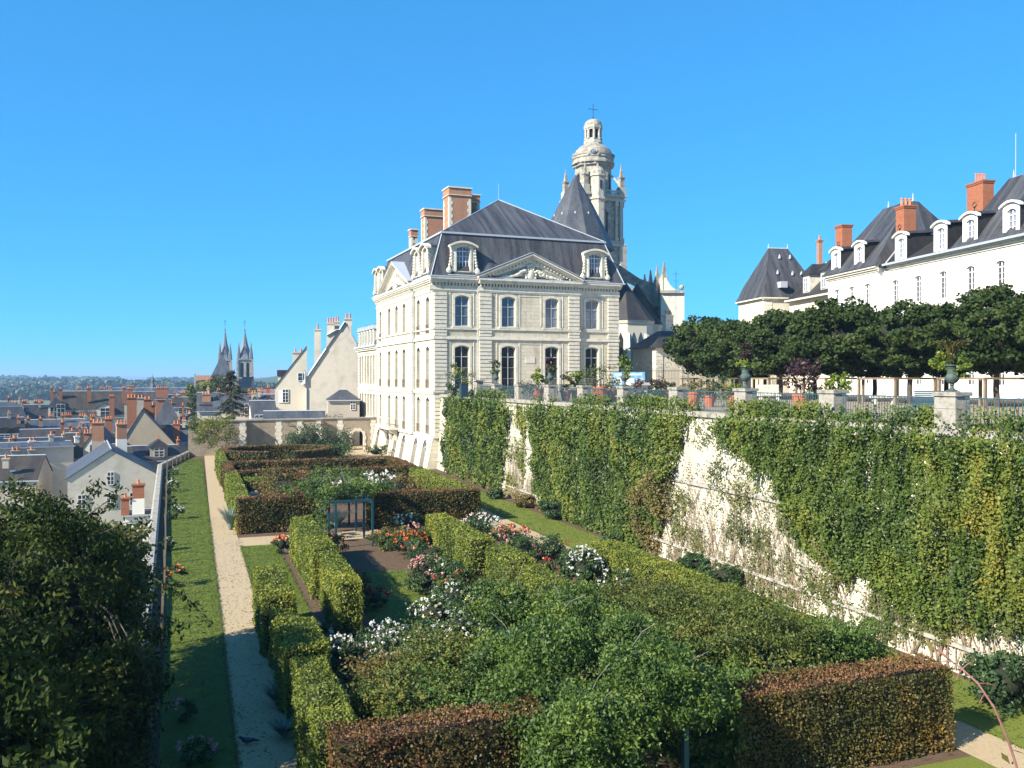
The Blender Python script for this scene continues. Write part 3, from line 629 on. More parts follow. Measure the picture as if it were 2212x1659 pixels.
rose('red and orange rose bush between the two right hand hedges', 14.6, 36.5, .7, 1.0, [(Rb, 8, .11), (Ob, 6, .11)], 1200)
rose('pale pink rose bush by the path in the second rose garden', 3.9, 61.8, .9, 1.3, [(Lb, 40, .15)], 1400)
rose('pink rose bush beside the pale pink one, behind the brown hedge', 5.2, 57.2, .8, 1.75, [(Pb, 22, .15), (Lb, 12, .14)], 1300)
rose('crimson rose bush deep in the second rose garden', 8.2, 67.5, 1.0, 2.1, [(Rb, 24, .16)], 1300, .13)
rose('rose bush with scattered red flowers left of the second hedge opening', 10.3, 64.2, 1.3, 2.1, [(Rb, 8, .16), (Ob, 3, .15)], 1800, .13)
rose('white rose bush by the round hedge entrance', 6.4, 81.0, .7, 1.5, [(Wb, 10, .16)], 900, .15)
fill = ['leafy rose bush without flowers filling the bed behind the cream roses', 'leafy rose bush with a few pink blooms near the stepped hedge', 'green rose bush low beside the inner lawn edge', 'rose bush with some orange blooms before the far pergola', 'rose bush with dark foliage between orange and pink roses', 'leafy rose bush left of the inner lawn in the bed', 'rose bush with scattered white blooms against the long right hedge', 'low rose bush at the front of the white drift', 'rose bush with reddish young shoots near the dark bed corner', 'leafy rose bush close to the lower right hedge block', 'rose bush in the middle of the white drift', 'rose bush with cream blooms at the right of the drift', 'flowerless rose bush in the bed by the right gravel path', 'rose bush with small pink blooms by the right gravel path', 'leafy rose bush before the wall side hedge', 'low rose bush near the red and orange one']
fs = [(10.6,36.6,1.0,1.2,Wb,6),(10.9,33.0,.8,1.1,Pb,8),(9.8,34.0,.7,.9,Lb,4),(9.6,45.8,.9,1.1,Ob,12),(10.6,40.6,1.0,1.25,Pb,14),(6.2,40.0,.5,.8,Rb,5),(10.9,43.0,.8,1.3,Wb,16),(6.3,27.4,.9,1.0,Wb,30),(4.7,24.6,.8,1.2,Rb,3),(11.0,27.2,.8,1.4,Wb,6),(8.3,28.4,1.0,1.2,Wb,34),(10.0,26.4,1.0,1.4,Cb,8),(16.6,37.4,.9,1.0,Ob,5),(15.2,40.6,1.0,1.1,Pb,14),(14.0,30.2,1.0,1.4,Wb,8),(13.6,34.2,.8,1.0,Ob,8)]
for lb, (x, y, r, h, bm, nb) in zip(fill, fs): rose(lb, x, y, r, h, [(bm, nb, .095)], 2200, mat='f_rose' if nb % 4 else 'f_shrub')
# shrubs of the second garden
shrub('brown_shrub', 'wide brownish shrub behind the left beech hedge', 'shrub', 6.2, 63.2, 0, 2.1, 2.5, M['f_brown'], .13, 3800, 31, 1.9, tops=16)
shrub('brown_shrub', 'smaller brown green shrub right of the wide brownish one', 'shrub', 5.6, 58.0, 0, 1.3, 2.2, M['f_brown'], .12, 2200, 32, tops=8)
shrub('rose_shrub', 'olive shrub behind the arbour roses', 'shrub', 9.0, 66.0, 0, 1.8, 2.5, M['f_shrub'], .13, 2600, 33, tops=10)
shrub('rose_shrub', 'olive brown shrub between the wide beech hedge and the thin one', 'shrub', 13.4, 60.5, 0, 1.9, 2.3, M['f_brown'], .13, 3000, 34, tops=10)
shrub('rose_shrub', 'green shrub beside the narrow right opening of the thin beech hedge', 'shrub', 11.4, 66.8, 0, 1.5, 2.3, M['f_shrub'], .13, 2200, 35)
shrub('rose_shrub', 'mixed green shrub at the far right corner of the second rose garden', 'shrub', 14.9, 65.8, 0, 1.2, 2.1, M['f_brown'], .13, 1700, 36)
shrub('rose_shrub', 'bright green low shrub inside the round hedge gap', 'shrub', 8.6, 86.2, 0, 1.5, 1.5, M['f_rose'], .15, 1500, 37)
shrub('rose_shrub', 'green shrub between the long brown hedge and the round one', 'shrub', 11.5, 81.5, 0, 1.6, 1.5, M['f_shrub'], .15, 1500, 38)
shrub('rose_shrub', 'green shrub by the path between the straight and round hedges', 'shrub', 4.3, 80.6, 0, 1.1, 1.5, M['f_hedge'], .15, 1300, 39)
for i, (x, y, r, h, m, lb) in enumerate([(9.3, 99.5, 2.2, 2.1, 'f_yew', 'dark evergreen shrub left of the tallest one before the end wall'), (12.4, 101.2, 2.6, 3.9, 'f_yew', 'tallest dark evergreen shrub with spiky top before the end wall'),
        (14.9, 100.6, 2.5, 3.3, 'f_yew', 'broad dark evergreen shrub near the arched gate'), (15.0, 97.2, 1.9, 2.0, 'f_rose', 'lighter green shrub in front of the broad dark evergreen'), (6.6, 101, 1.7, 1.6, 'f_yew', 'low evergreen shrub against the shaded end wall'),
        (19.9, 100.2, 1.3, 1.3, 'f_rose', 'small green shrub at the foot of the palace near the gate'), (17.6, 119.5, 2.6, 4.2, 'f_wood', 'green bush seen through the arched gate')]):
    shrub('evergreen_shrub', lb, 'shrub', x, y, 0, r, h, M[m], .17, int(900 * r * h / 2.5), 50 + i, tops=14 if h > 3.5 else 4)
shrub('small_tree', 'loose yellow green small tree against the left end of the end wall', 'tree', 2.4, 105.5, .9, 2.5, 3.9, M['f_ivyyel'], .17, 4600, 61, 1.8, core=False, tops=20, clump=.3)
shrub('ivy_clump', 'dark ivy tumbling over the left corner of the end wall', 'ivy', .1, 108.6, 2.6, .9, 2.2, M['f_yew'], .15, 900, 62)
# shrubs at the foot of the wall
for i, (px, py, r, h, m, lb) in enumerate([(1210, 1120, 1.0, 1.1, 'f_yew', 'dark low shrub at the foot of the wall beside the grass strip'), (1160, 1095, .7, .8, 'f_brown', 'small brown plant in the bed under the ivy'),
        (1500, 1240, .75, .8, 'f_yew', 'rounded dark green shrub against the bare stretch of wall'), (1560, 1268, .95, 1.0, 'f_rose', 'rounded bright green shrub against the bare stretch of wall'),
        (1320, 1180, .6, .7, 'f_rose', 'small green plant just beyond the wall side hedge'), (1070, 1078, .6, .7, 'f_yew', 'small dark plant where the grass strip meets the wide hedge'), (2165, 1530, .95, 1.5, 'f_yew', 'dark green bush at the wall foot in the right foreground'), (2195, 1500, .7, 1.25, 'f_yew', 'smaller dark bush behind the one in the right foreground')]):
    x, y = W(px, py); x = min(x, 21.9); shrub('shrub', lb, 'shrub', x, y, 0, r, h, M[m], .12 if y < 35 else .15, 2600, 80 + i, corek=.5)
# ---- foreground masses
big = [(4.75, 20.0, 1.35, 2.15, 'f_shrub', 'olive brown shrub rose nearest the left beech hedge'), (6.3, 22.0, 1.5, 2.35, 'f_shrub', 'rusty topped shrub rose behind the white roses'),
       (6.1, 19.1, 1.3, 2.2, 'f_climb', 'green shrub rose leaning on the near arbour'), (5.0, 22.6, 1.2, 1.7, 'f_brown', 'brownish shrub rose at the edge of the dark bed'),
       (11.7, 19.6, 1.6, 2.8, 'f_shrub', 'dark shrub rose just right of the near arbour'), (13.7, 18.8, 1.55, 3.0, 'f_shrub', 'arching olive shrub rose above the right beech hedge'),
       (15.9, 19.0, 1.4, 2.7, 'f_climb', 'arching green shrub rose at the right end above the beech hedge'), (11.2, 17.6, 1.15, 2.45, 'f_climb', 'green shrub rose overlapping the left end of the right beech hedge'), (13.3, 22.6, 1.5, 2.7, 'f_shrub', 'bronzed shrub rose behind the right hand mass'),
       (15.9, 22.6, 1.3, 2.5, 'f_shrub', 'olive green shrub rose before the wall side hedge'), (12.6, 26.0, 1.4, 2.2, 'f_shrub', 'shrub rose with orange hips behind the near arbour'), (14.8, 26.6, 1.3, 1.8, 'f_brown', 'low rusty shrub rose with small white flowers')]
for i, (x, y, r, h, m, lb) in enumerate(big):
    bl = [(Wb, 8, .07)] if 'white' in lb else ([(Ob, 26, .05)] if 'hips' in lb else None)
    shrub('shrub_rose', lb, 'shrub', x, y, 0, r, h, M[m], .078, 20000, 100 + i, blooms=bl, tops=60, clump=.38, nc=80, group='big shrub roses of the foreground', corek=.55)
# ================================================================ BLUE PERGOLAS WITH CLIMBERS
def pergola(label, x0, x1, ys, z, loc):
    p = thing('pergola', label, 'pergola', loc)
    t = .055
    for y in ys:
        for x in (x0, x1):
            b = MB(); b.box(x - t, x + t, y - t, y + t, 0, z); b.build('post', M['bluepaint'], p, world=True)
        b = MB(); b.box(x0 - t + .001, x1 + t - .001, y - t + .002, y + t - .002, z + .001, z + .12); b.build('crossbeam', M['bluepaint'], p, world=True)
    for x in (x0, x1):
        b = MB(); b.box(x - t * .7, x + t * .7, ys[0] + t, ys[-1] - t, z - .14, z - .02); b.build('side_rail', M['bluepaint'], p, world=True)
    return p
pergola('blue painted pergola post frame under the climbing rose in the foreground', 7.72, 9.62, [15.9, 18.2, 20.5, 22.8], 2.42, (8.65, 15.9, 0))
pergola('blue painted pergola at the entrance between the dark beech hedges', 7.15, 9.1, [46.9, 49.4, 51.9, 54.4], 2.42, (8.1, 46.9, 0))
def climber(label, blobs, mat, leaf, n, seed, org, blooms=None, extra=None, tint=None):
    o = thing('climbing_rose', label, 'climbing rose', org)
    P = []; N = []; T = []; tot = sum(b[2][0] * b[2][1] + b[2][0] * b[2][2] for b in blobs)
    for i, (c, _, r) in enumerate(blobs):
        k = int(n * (r[0] * r[1] + r[0] * r[2]) / tot); nc = max(8, k // 130)
        p, q, t = clump_pts(c, r, nc, 130, .36 * min(r) + .13, seed + i, .55, .1); P.append(p); N.append(q); T.append(t)
    g0 = np.random.default_rng(seed + 50)
    for i in range(int(n / 520)):                          # arching, drooping sprays that break the outline
        c, _, r = blobs[int(g0.integers(0, len(blobs)))]; a = g0.uniform(0, 6.28); k = 40; s = np.linspace(0, 1, k)[:, None]; L = g0.uniform(.5, 1.15)
        p0 = np.array(c) + np.array([math.cos(a) * r[0], math.sin(a) * r[1], 0]) * .65 + np.array([0, 0, r[2] * .75])
        sp = p0 + s * np.array([math.cos(a), math.sin(a), 0]) * L * .75 + np.array([0, 0, 1]) * (s * .55 - s ** 2 * 1.25) * L + g0.normal(0, .035, (k, 3))
        P.append(sp); N.append(np.tile([0, 0, 1.], (k, 1))); T.append(np.full(k, g0.uniform(.35, .95)))
    P = np.vstack(P); N = np.vstack(N); T = np.concatenate(T)
    cv = []; cq = []
    for i, (c, hc, r) in enumerate(blobs):
        if hc: v, q = ellcore(c, tuple(x * .62 for x in r), 10, 6, seed + i); cq += [tuple(a + len(cv) for a in f) for f in q]; cv += [tuple(x) for x in v]
    leafmesh('foliage', P, leaf, M[mat], N, .5, .5, tint=T, core=(cv, cq) if cv else None, coremat=M['core'], parent=o, org=org, droop=.5)
    g = random.Random(seed); s = MB()
    for i in range(26):
        c, _, r = g.choice(blobs); p = Vector(c) + Vector((g.uniform(-1, 1) * r[0] * .6, g.uniform(-1, 1) * r[1] * .6, r[2] * .5)); q = p + Vector((g.uniform(-.7, .7), g.uniform(-.7, .7), .35 + g.random() * .4))
        s.tube([p, (p + q) / 2 + Vector((0, 0, .12)), q], .008, 4)
    s.build('stems', M['barkpale'], o, world=True)
    if blooms:
        for bm, bn, bs, reg in blooms:
            g2 = np.random.default_rng(seed + 3); Q = np.stack([g2.uniform(reg[0], reg[1], bn), g2.uniform(reg[2], reg[3], bn), g2.uniform(reg[4], reg[5], bn)], 1)
            Q = np.repeat(Q, 7, 0) + g2.normal(0, bs * .3, (bn * 7, 3)); leafmesh('blooms', Q, bs * .8, bm, None, 0, .95, parent=o, org=org)
    return o
bl = []
for i, y in enumerate((16.2, 18.2, 20.2, 22.2)):
    for x in (7.5, 8.7, 9.9): bl.append(((x + .25 * math.sin(i * 2 + x), y, 2.6 + .42 * math.sin(3 * i + 2.3 * x)), False, (.85, .95, .55)))
bl += [((7.1, 15.75, 2.0), False, (.85, .7, 1.0)), ((6.9, 15.6, 1.0), False, (.75, .6, .9)), ((7.6, 15.5, 1.5), False, (.6, .5, 1.2)), ((8.3, 15.6, 2.0), False, (.35, .4, .7)), ((9.5, 15.9, 2.2), False, (.55, .4, .45)), ((10.2, 16.6, 2.2), False, (.5, .6, .5)), ((6.9, 17.5, 1.9), False, (.8, 1.3, .9)), ((10.3, 19, 2.1), True, (.6, 1.8, .8)), ((10.4, 21.6, 2.1), True, (.7, 1.6, .8))]
climber('great green climbing rose smothering the near pergola in the foreground', bl, 'f_climb', .085, 125000, 400, (8.65, 16, 0), None)
bl = [((x, y, 2.75 + .15 * math.sin(x * 5 + y)), False, (.95, 1.2, .5)) for y in (47.9, 49.4, 51.0, 52.6, 54.4) for x in (6.9, 8.2, 9.5)] + [((10.2, 52, 2.7), False, (.7, 1.0, .45)), ((6.4, 52.5, 2.6), False, (.7, 1.0, .45)), ((6.85, 49.4, 1.2), False, (.3, 1.3, 1.35)), ((6.9, 51.2, 1.3), False, (.35, .8, 1.2)), ((7.6, 48.6, 2.75), False, (.8, .7, .35)), ((5.7, 54, 2.2), False, (.9, 1.0, .5))]
climber('loose climbing rose with white flowers arching over the far blue pergola', bl, 'f_climb', .115, 17000, 420, (8.1, 51, 0), [(Wb, 34, .15, (8.8, 10.8, 48.8, 51.2, 2.9, 3.6)), (Lb, 10, .16, (6.6, 8.6, 48.0, 50.6, 2.6, 3.3))])
# grass tufts
def tuft(label, x, y, r, h, seed):
    g = np.random.default_rng(seed); b = MB()
    vs = []; fs = []
    for i in range(420):
        a = g.uniform(0, 6.28); l = g.uniform(.5, 1.0); bx, by = x + .12 * r * math.cos(a), y + .12 * r * math.sin(a); w_ = .012 + .006 * y / 25
        px_, py_ = -math.sin(a) * w_, math.cos(a) * w_; n = len(vs)
        for s in (0, .4, .75, 1.0):
            rr = r * l * (s ** 1.5); z = h * l * (1.25 * s - .45 * s * s) * g.uniform(.9, 1.05); k = 1 - s * .8
            vs += [(bx + rr*math.cos(a) - px_*k, by + rr*math.sin(a) - py_*k, z), (bx + rr*math.cos(a) + px_*k, by + rr*math.sin(a) + py_*k, z)]
        for s in range(3): fs.append((n+2*s, n+2*s+1, n+2*s+3, n+2*s+2))
    b.add(vs, fs); o = b.build('grass_tuft', M['f_grey']); tag(o, label, 'ornamental grass'); at = o.data.attributes.new('tint', 'FLOAT', 'FACE'); at.data.foreach_set('value', np.repeat(g.uniform(0, 1, 420), 3).astype(np.float32))
tuft('blue grey ornamental grass tuft at the corner of the left beech hedge', 2.15, 54.8, .75, 1.75, 1)
tuft('blue grey ornamental grass tuft seen through the far pergola', 8.2, 53.4, .9, 1.4, 2)
tuft('pale ornamental grass tuft beside the near path hedge', 2.2, 24.9, .45, .75, 3)
tuft('small ornamental grass tuft in the shade further down the near path hedge', 2.15, 22.6, .4, .6, 4)
# roses along the parapet
for i, (px, py, r, h, bm, nb, lb) in enumerate([(374, 1027, .8, .8, Wb, 8, 'small white rose at the far end of the lawn by the parapet'), (372, 1062, .9, .9, Wb, 16, 'white rose second from the far end of the lawn'), (368, 1092, .7, .7, Rb, 2, 'straggly rose with bare stems beside the parapet'),
        (378, 1122, .85, 1.0, Wb, 14, 'large flowered white rose midway along the parapet'), (362, 1190, .6, .7, Pb, 5, 'sparse pink rose beside the fence posts'), (376, 1268, .75, .95, Ob, 10, 'orange pink rose nearest the dark tree'), (366, 1045, .6, .6, Wb, 3, 'tiny rose bush between the two far white roses'), (395, 1560, .5, .6, Pb, 6, 'shaded pink rose under the big tree'), (420, 1655, .7, .6, Pb, 18, 'pink rose bush at the very bottom left in shade')]):
    x, y = W(px, py); shrub(RS, lb, 'rose bush', x, y, 0, r * .62, h, M['f_rose'], .08 if y < 40 else .11, 700, 300 + i, blooms=[(bm, nb, .1)], group='roses along the parapet', core=False)
# ================================================================ BUILDING HELPERS
WCACHE = {}
def win_mesh(w, h, nx, ny, arch, fm, gm, cross=.5, t=.06):
    key = (round(w,2), round(h,2), nx, ny, arch, fm, gm)
    if key in WCACHE: return WCACHE[key]
    def top(x): return h - arch * (2 * x / w) ** 2          # segmental head
    b = MB(); n = 8
    xs = [-w/2 + w*i/n for i in range(n+1)]
    b.box(-w/2, -w/2 + t, -.05, .03, 0, h - arch); b.box(w/2 - t, w/2, -.05, .03, 0, h - arch); b.box(-w/2 + t, w/2 - t, -.05, .03, 0, t * 1.2)
    for i in range(n): b.prism([(xs[i], top(xs[i]) - t * 1.3), (xs[i+1], top(xs[i+1]) - t * 1.3), (xs[i+1], top(xs[i+1])), (xs[i], top(xs[i]))], (0, -.048, 0), (1,0,0), (0,0,1), (0,1,0), .075)
    for i in range(1, nx):
        x = -w/2 + w*i/nx; tt = t * (1.2 if nx % 2 == 0 and i == nx // 2 else .5); b.box(x - tt/2, x + tt/2, -.056, .02, t, top(x) - t)
    for j in range(1, ny):
        z = h * j / ny; tt = t * (1.3 if j == ny - 1 and ny > 2 and cross else .5); b.box(-w/2 + t, w/2 - t, -.044, .015, z - tt/2, z + tt/2)
    me = b.build('window', M[fm]).data; bpy.data.objects.remove(bpy.data.objects[[o.name for o in C.objects if o.data == me][0]])
    g = MB(); pl = [(-w/2 + .02, .02), (w/2 - .02, .02)] + [(x * .97, top(x) - .03) for x in reversed(xs)]
    g.prism(pl, (0, .031, 0), (1,0,0), (0,0,1), (0,1,0), .02)
    ge = g.build('pane', M[gm]).data; bpy.data.objects.remove(bpy.data.objects[[o.name for o in C.objects if o.data == ge][0]])
    WCACHE[key] = (me, ge); return me, ge
def window(parent, x, y, z, w, h, rz=0, nx=2, ny=3, arch=0, fm='white_paint', gm='glass', name='window', label=None):
    me, ge = win_mesh(w, h, nx, ny, arch, fm, gm)
    o = link(name, me, parent, (x, y, z), rz); link('pane', ge, o)
    if label: o['label'] = label
    return o
def facade(b, o, u, n, width, z0, z1, holes, depth=.35, k=0):
    """wall face with openings: holes (uc, w, za, zb, rise)"""
    o, u, n = Vector(o), Vector(u), Vector(n)
    us = sorted({0, width} | {h[0] - h[1]/2 for h in holes} | {h[0] + h[1]/2 for h in holes}); zs = sorted({z0, z1} | {h[2] for h in holes} | {h[3] for h in holes})
    P = lambda a, z, d=0: tuple(o + u * a + Vector((0,0,z)) - n * d)
    for a0, a1 in zip(us[:-1], us[1:]):
        for c0, c1 in zip(zs[:-1], zs[1:]):
            am, cm = (a0+a1)/2, (c0+c1)/2
            if any(abs(am - h[0]) < h[1]/2 and h[2] < cm < h[3] for h in holes): continue
            b.add([P(a0,c0), P(a1,c0), P(a1,c1), P(a0,c1)], [(0,1,2,3)], k)
    for uc, w_, za, zb, rise in holes:
        l, r = uc - w_/2, uc + w_/2; m = 8; xs = [l + w_*i/m for i in range(m+1)]; tp = lambda a: zb - rise * (2*(a-uc)/w_)**2
        b.add([P(l,za), P(l,za,depth), P(l,zb-rise,depth), P(l,zb-rise)], [(0,1,2,3)], k); b.add([P(r,za), P(r,zb-rise), P(r,zb-rise,depth), P(r,za,depth)], [(0,1,2,3)], k)
        b.add([P(l,za), P(r,za), P(r,za,depth), P(l,za,depth)], [(0,1,2,3)], k)
        for i in range(m):
            a0, a1 = xs[i], xs[i+1]; b.add([P(a0,tp(a0)), P(a1,tp(a1)), P(a1,tp(a1),depth), P(a0,tp(a0),depth)], [(0,1,2,3)], k)
            if rise > 0: b.add([P(a0,tp(a0)), P(a1,tp(a1)), P(a1,zb), P(a0,zb)], [(0,1,2,3)], k)
def surround(b, o, u, n, uc, w_, za, zb, rise, t=.22, pr=.05, k=0, sill=True):
    o, u, n = Vector(o), Vector(u), Vector(n); m = 8; l, r = uc - w_/2, uc + w_/2; xs = [l + w_*i/m for i in range(m+1)]; tp = lambda a: zb - rise*(2*(a-uc)/w_)**2
    for a, c in ((l - t, l), (r, r + t)): b.prism([(a, za), (c, za), (c, zb - rise), (a, zb - rise)], o, u, (0,0,1), n, pr, k)
    for i in range(m):
        a0, a1 = xs[i], xs[i+1]; e0 = l - t + (w_+2*t)*i/m; e1 = l - t + (w_+2*t)*(i+1)/m
        b.prism([(a0, tp(a0)), (a1, tp(a1)), (e1, tp(a1) + t), (e0, tp(a0) + t)], o, u, (0,0,1), n, pr, k)
    b.prism([(l - t, zb-rise), (l, zb-rise), (l - t, zb - rise + t)], o, u, (0,0,1), n, pr, k); b.prism([(r, zb-rise), (r + t, zb-rise), (r + t, zb - rise + t)], o, u, (0,0,1), n, pr, k)
def rustic(b, o, u, n, a0, a1, z0, z1, step=.40, gap=.085, pr=.12, k=0):
    z = z0; nn = int(round((z1 - z0) / step)); step = (z1 - z0) / nn
    for i in range(nn): b.prism([(a0, z0 + i*step), (a1, z0 + i*step), (a1, z0 + (i+1)*step - gap), (a0, z0 + (i+1)*step - gap)], o, u, (0,0,1), n, pr, k)
def corn(b, o, u, n, a0, a1, prof, k=0):
    """moulding of stacked courses: prof = (z0, z1, projection)"""
    for z0, z1, pr in prof: b.prism([(a0 - pr*.0, z0), (a1, z0), (a1, z1), (a0, z1)], o, u, (0,0,1), n, pr, k)
def pots(b, x0, x1, y, z, n, r=.13, h=.5, k=1):
    for i in range(n):
        x = x0 + (x1 - x0) * (i + .5) / n; b.lathe([(r, z), (r*.85, z + h*.8), (r*1.1, z + h*.85), (r, z + h)], x, y, 8, k)
def chimney(parent, x, y, w, d, z0, z1, mat='brick', pot=2, base=None, label=None, rz=0, poth=.5, zc=None):
    b = MB(); zc = zc or z0; b.box(-w/2, w/2, -d/2, d/2, z0 - 0, z1 - .25, 0)
    b.box(-w/2 - .06, w/2 + .06, -d/2 - .06, d/2 + .06, z1 - .249, z1 - .12, 0); b.box(-w/2 - .11, w/2 + .11, -d/2 - .11, d/2 + .11, z1 - .119, z1, 0)
    if base: b.box(-w/2 - .012, w/2 + .012, -d/2 - .012, d/2 + .012, z0 - .01, z0 + (z1 - z0) * base[1], 2)
    if pot: pots(b, -w/2, w/2, 0, z1 + .001, pot, min(.14, w / pot * .36), poth)
    o = b.build('chimney', [M[mat], M['pot_clay']] + ([M[base[0]]] if base else []), parent, loc=(x, y, 0)); o.rotation_euler.z = rz
    if label: o['label'] = label
    return o
# ================================================================ THE PALACE
PW_, PL = 20.7, 25.7
pal = thing('palace', 'pale limestone palace with slate mansard roof and carved pediments closing the terrace', 'palace', (22.7, 85, 0), R(1.5))
X_, Y_ = Vector((1,0,0)), Vector((0,1,0)); nS, nW = -Y_, -X_
b = MB(); tr = MB(); qn = MB()
ecols = [2.9, 7.81, 12.67, 17.5]; scols = [2.36, 5.89, 10.95, 14.33, 17.85, 23.39]
E0 = []                                                    # end facade
for c in ecols: E0 += [(c, 1.55, 7.9, 12.35, .22), (c, 1.5, 14.3, 17.4, .22)]
# end facade: side bays at y=0, centre bay 0.3 proud
facade(b, (0,0,0), X_, nS, 4.63, 3.2, 18.0, [h for h in E0 if h[0] < 4]); facade(b, (4.63,-.3,0), X_, nS, 11.25, 7.3, 18.0, [(h[0]-4.63, *h[1:]) for h in E0 if 5 < h[0] < 15], .5)
facade(b, (15.88,0,0), X_, nS, PW_-15.88, 7.3, 18.0, [(h[0]-15.88, *h[1:]) for h in E0 if h[0] > 16])
for x in (4.63, 15.88): b.add([(x,-.3,7.3),(x,0,7.3),(x,0,18),(x,-.3,18)], [(0,1,2,3)])
facade(b, (PW_,0,0), Y_, X_, PL, 7.3, 18.0, [])
facade(b, (0,PL,0), X_, Y_, PW_, 0, 18.0, [])
# side facade, u runs along +Y; three middle bays 0.25 proud
SW = []
for i, c in enumerate(scols): SW += [(c, 1.25, 13.65 if i in (0, 1, 5) else 14.1, 17.35, .3), (c, 1.25, 8.05, 12.3, .3), (c, 1.25, 3.4, 7.1, .3)]
facade(b, (0,0,0), Y_, nW, 7.38, 3.2, 18.0, [h for h in SW if h[0] < 7.3], .42)
facade(b, (-.25,7.38,0), Y_, nW, 14.43, 3.2, 18.0, [(h[0]-7.38, *h[1:]) for h in SW if 7.4 < h[0] < 21], .62)
facade(b, (0,21.81,0), Y_, nW, PL-21.81, 3.2, 18.0, [(h[0]-21.81, *h[1:]) for h in SW if h[0] > 22], .42)
for y in (7.38, 21.81): b.add([(-.25,y,3.2),(0,y,3.2),(0,y,18),(-.25,y,18)], [(0,1,2,3)])
b.add([(.02,.02,18.0),(PW_-.02,.02,18.0),(PW_-.02,PL-.02,18.0),(.02,PL-.02,18.0)], [(0,1,2,3)])
b.build('wall', M['lime'], pal)
# battered basement with arched recesses
bs = MB()
yb = [0.0] + [v for c in scols for v in (c - .75, c + .75)] + [PL]
def bat(z): return -.14 - .62 * (3.2 - z) / 3.2
def bp(y, z, d=0): return (bat(z) + d, y, z)
for a, c in zip(yb[::2], yb[1::2]): bs.add([bp(a,0), bp(c,0), bp(c,3.2), bp(a,3.2)], [(0,1,2,3)])
for c in scols:
    l, r, zt = c - .75, c + .75, 2.75; m = 8
    ysx = [l + 1.5*i/m for i in range(m+1)]; tp = lambda a: zt - .75 + math.sqrt(max(0, .75**2 - (a - c)**2))
    for i in range(m):
        a0, a1 = ysx[i], ysx[i+1]; bs.add([bp(a0,tp(a0)), bp(a1,tp(a1)), bp(a1,3.2), bp(a0,3.2)], [(0,1,2,3)]); bs.add([bp(a0,tp(a0)), bp(a1,tp(a1)), bp(a1,tp(a1),.7), bp(a0,tp(a0),.7)], [(0,1,2,3)])
    bs.add([bp(l,0), bp(l,0,.9), bp(l,2.0,.8), bp(l,2.0)], [(0,1,2,3)]); bs.add([bp(r,0), bp(r,0,.9), bp(r,2.0,.8), bp(r,2.0)], [(0,1,2,3)])
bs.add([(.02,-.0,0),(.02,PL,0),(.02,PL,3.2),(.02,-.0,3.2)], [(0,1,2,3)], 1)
bs.add([(-.76,-.12,0),(.9,-.12,0),(.9,-.0,3.2),(-.14,-.0,3.2)], [(0,1,2,3)], 0)
bs.add([(-.76,PL,0),(.9,PL,0),(.9,PL,3.2),(-.14,PL,3.2)], [(0,1,2,3)], 0)
bs.build('basement', [M['lime'], M['dark']], pal)
for c in scols: window(pal, -.1, c, .25 if c > 6 else .5, 1.3, 2.2, -math.pi/2, 2, 3, .5, 'sash', 'glass', 'basement_window')
# windows
for c in ecols:
    y = -.0 if (c < 4.6 or c > 15.9) else -.3; dp = .22
    window(pal, c, y + dp, 7.92, 1.53, 4.4, 0, 2, 4, .22, 'sash'); window(pal, c, y + dp, 14.32, 1.48, 3.05, 0, 2, 3, .22, 'sash', 'glass_blue' if c > 12 else 'glass_mid')
for i, c in enumerate(scols):
    x = -.25 if 7.4 < c < 21 else 0
    for za, zb in ((13.65 if i in (0,1,5) else 14.1, 17.35), (8.05, 12.3), (3.4, 7.1)): window(pal, x + .36, c, za + .02, 1.23, zb - za - .03, -math.pi/2, 2, 4, .3, 'sash')
# surrounds, panels, string courses, cornices
for o, u, n, cols in (((0,0,0), X_, nS, ecols),):
    for c in cols:
        oo = (0, -.3 if 5 < c < 15 else 0, 0)
        surround(tr, oo, u, n, c, 1.55, 7.7, 12.35, .22, .24, .05); surround(tr, oo, u, n, c, 1.5, 14.3, 17.4, .22, .24, .05)
        tr.prism([(c - 1.05, 14.12), (c + 1.05, 14.12), (c + 1.05, 14.29), (c - 1.05, 14.29)], oo, u, (0,0,1), n, .13)
        for z0, z1 in ((7.7, 12.75), (14.4, 17.75)):
            for sgn in (-1, 1):
                a, c2 = sorted((c + sgn * 1.22, c + sgn * 1.30)); tr.prism([(a, z0), (c2, z0), (c2, z1), (a, z1)], oo, u, (0,0,1), n, .035)
for i, c in enumerate(scols):
    oo = (-.25 if 7.4 < c < 21 else 0, 0, 0)
    for za, zb in ((13.65 if i in (0,1,5) else 14.1, 17.35), (8.05, 12.3), (3.4, 7.1)): surround(tr, oo, Y_, nW, c, 1.25, za, zb, .3, .16, .03)
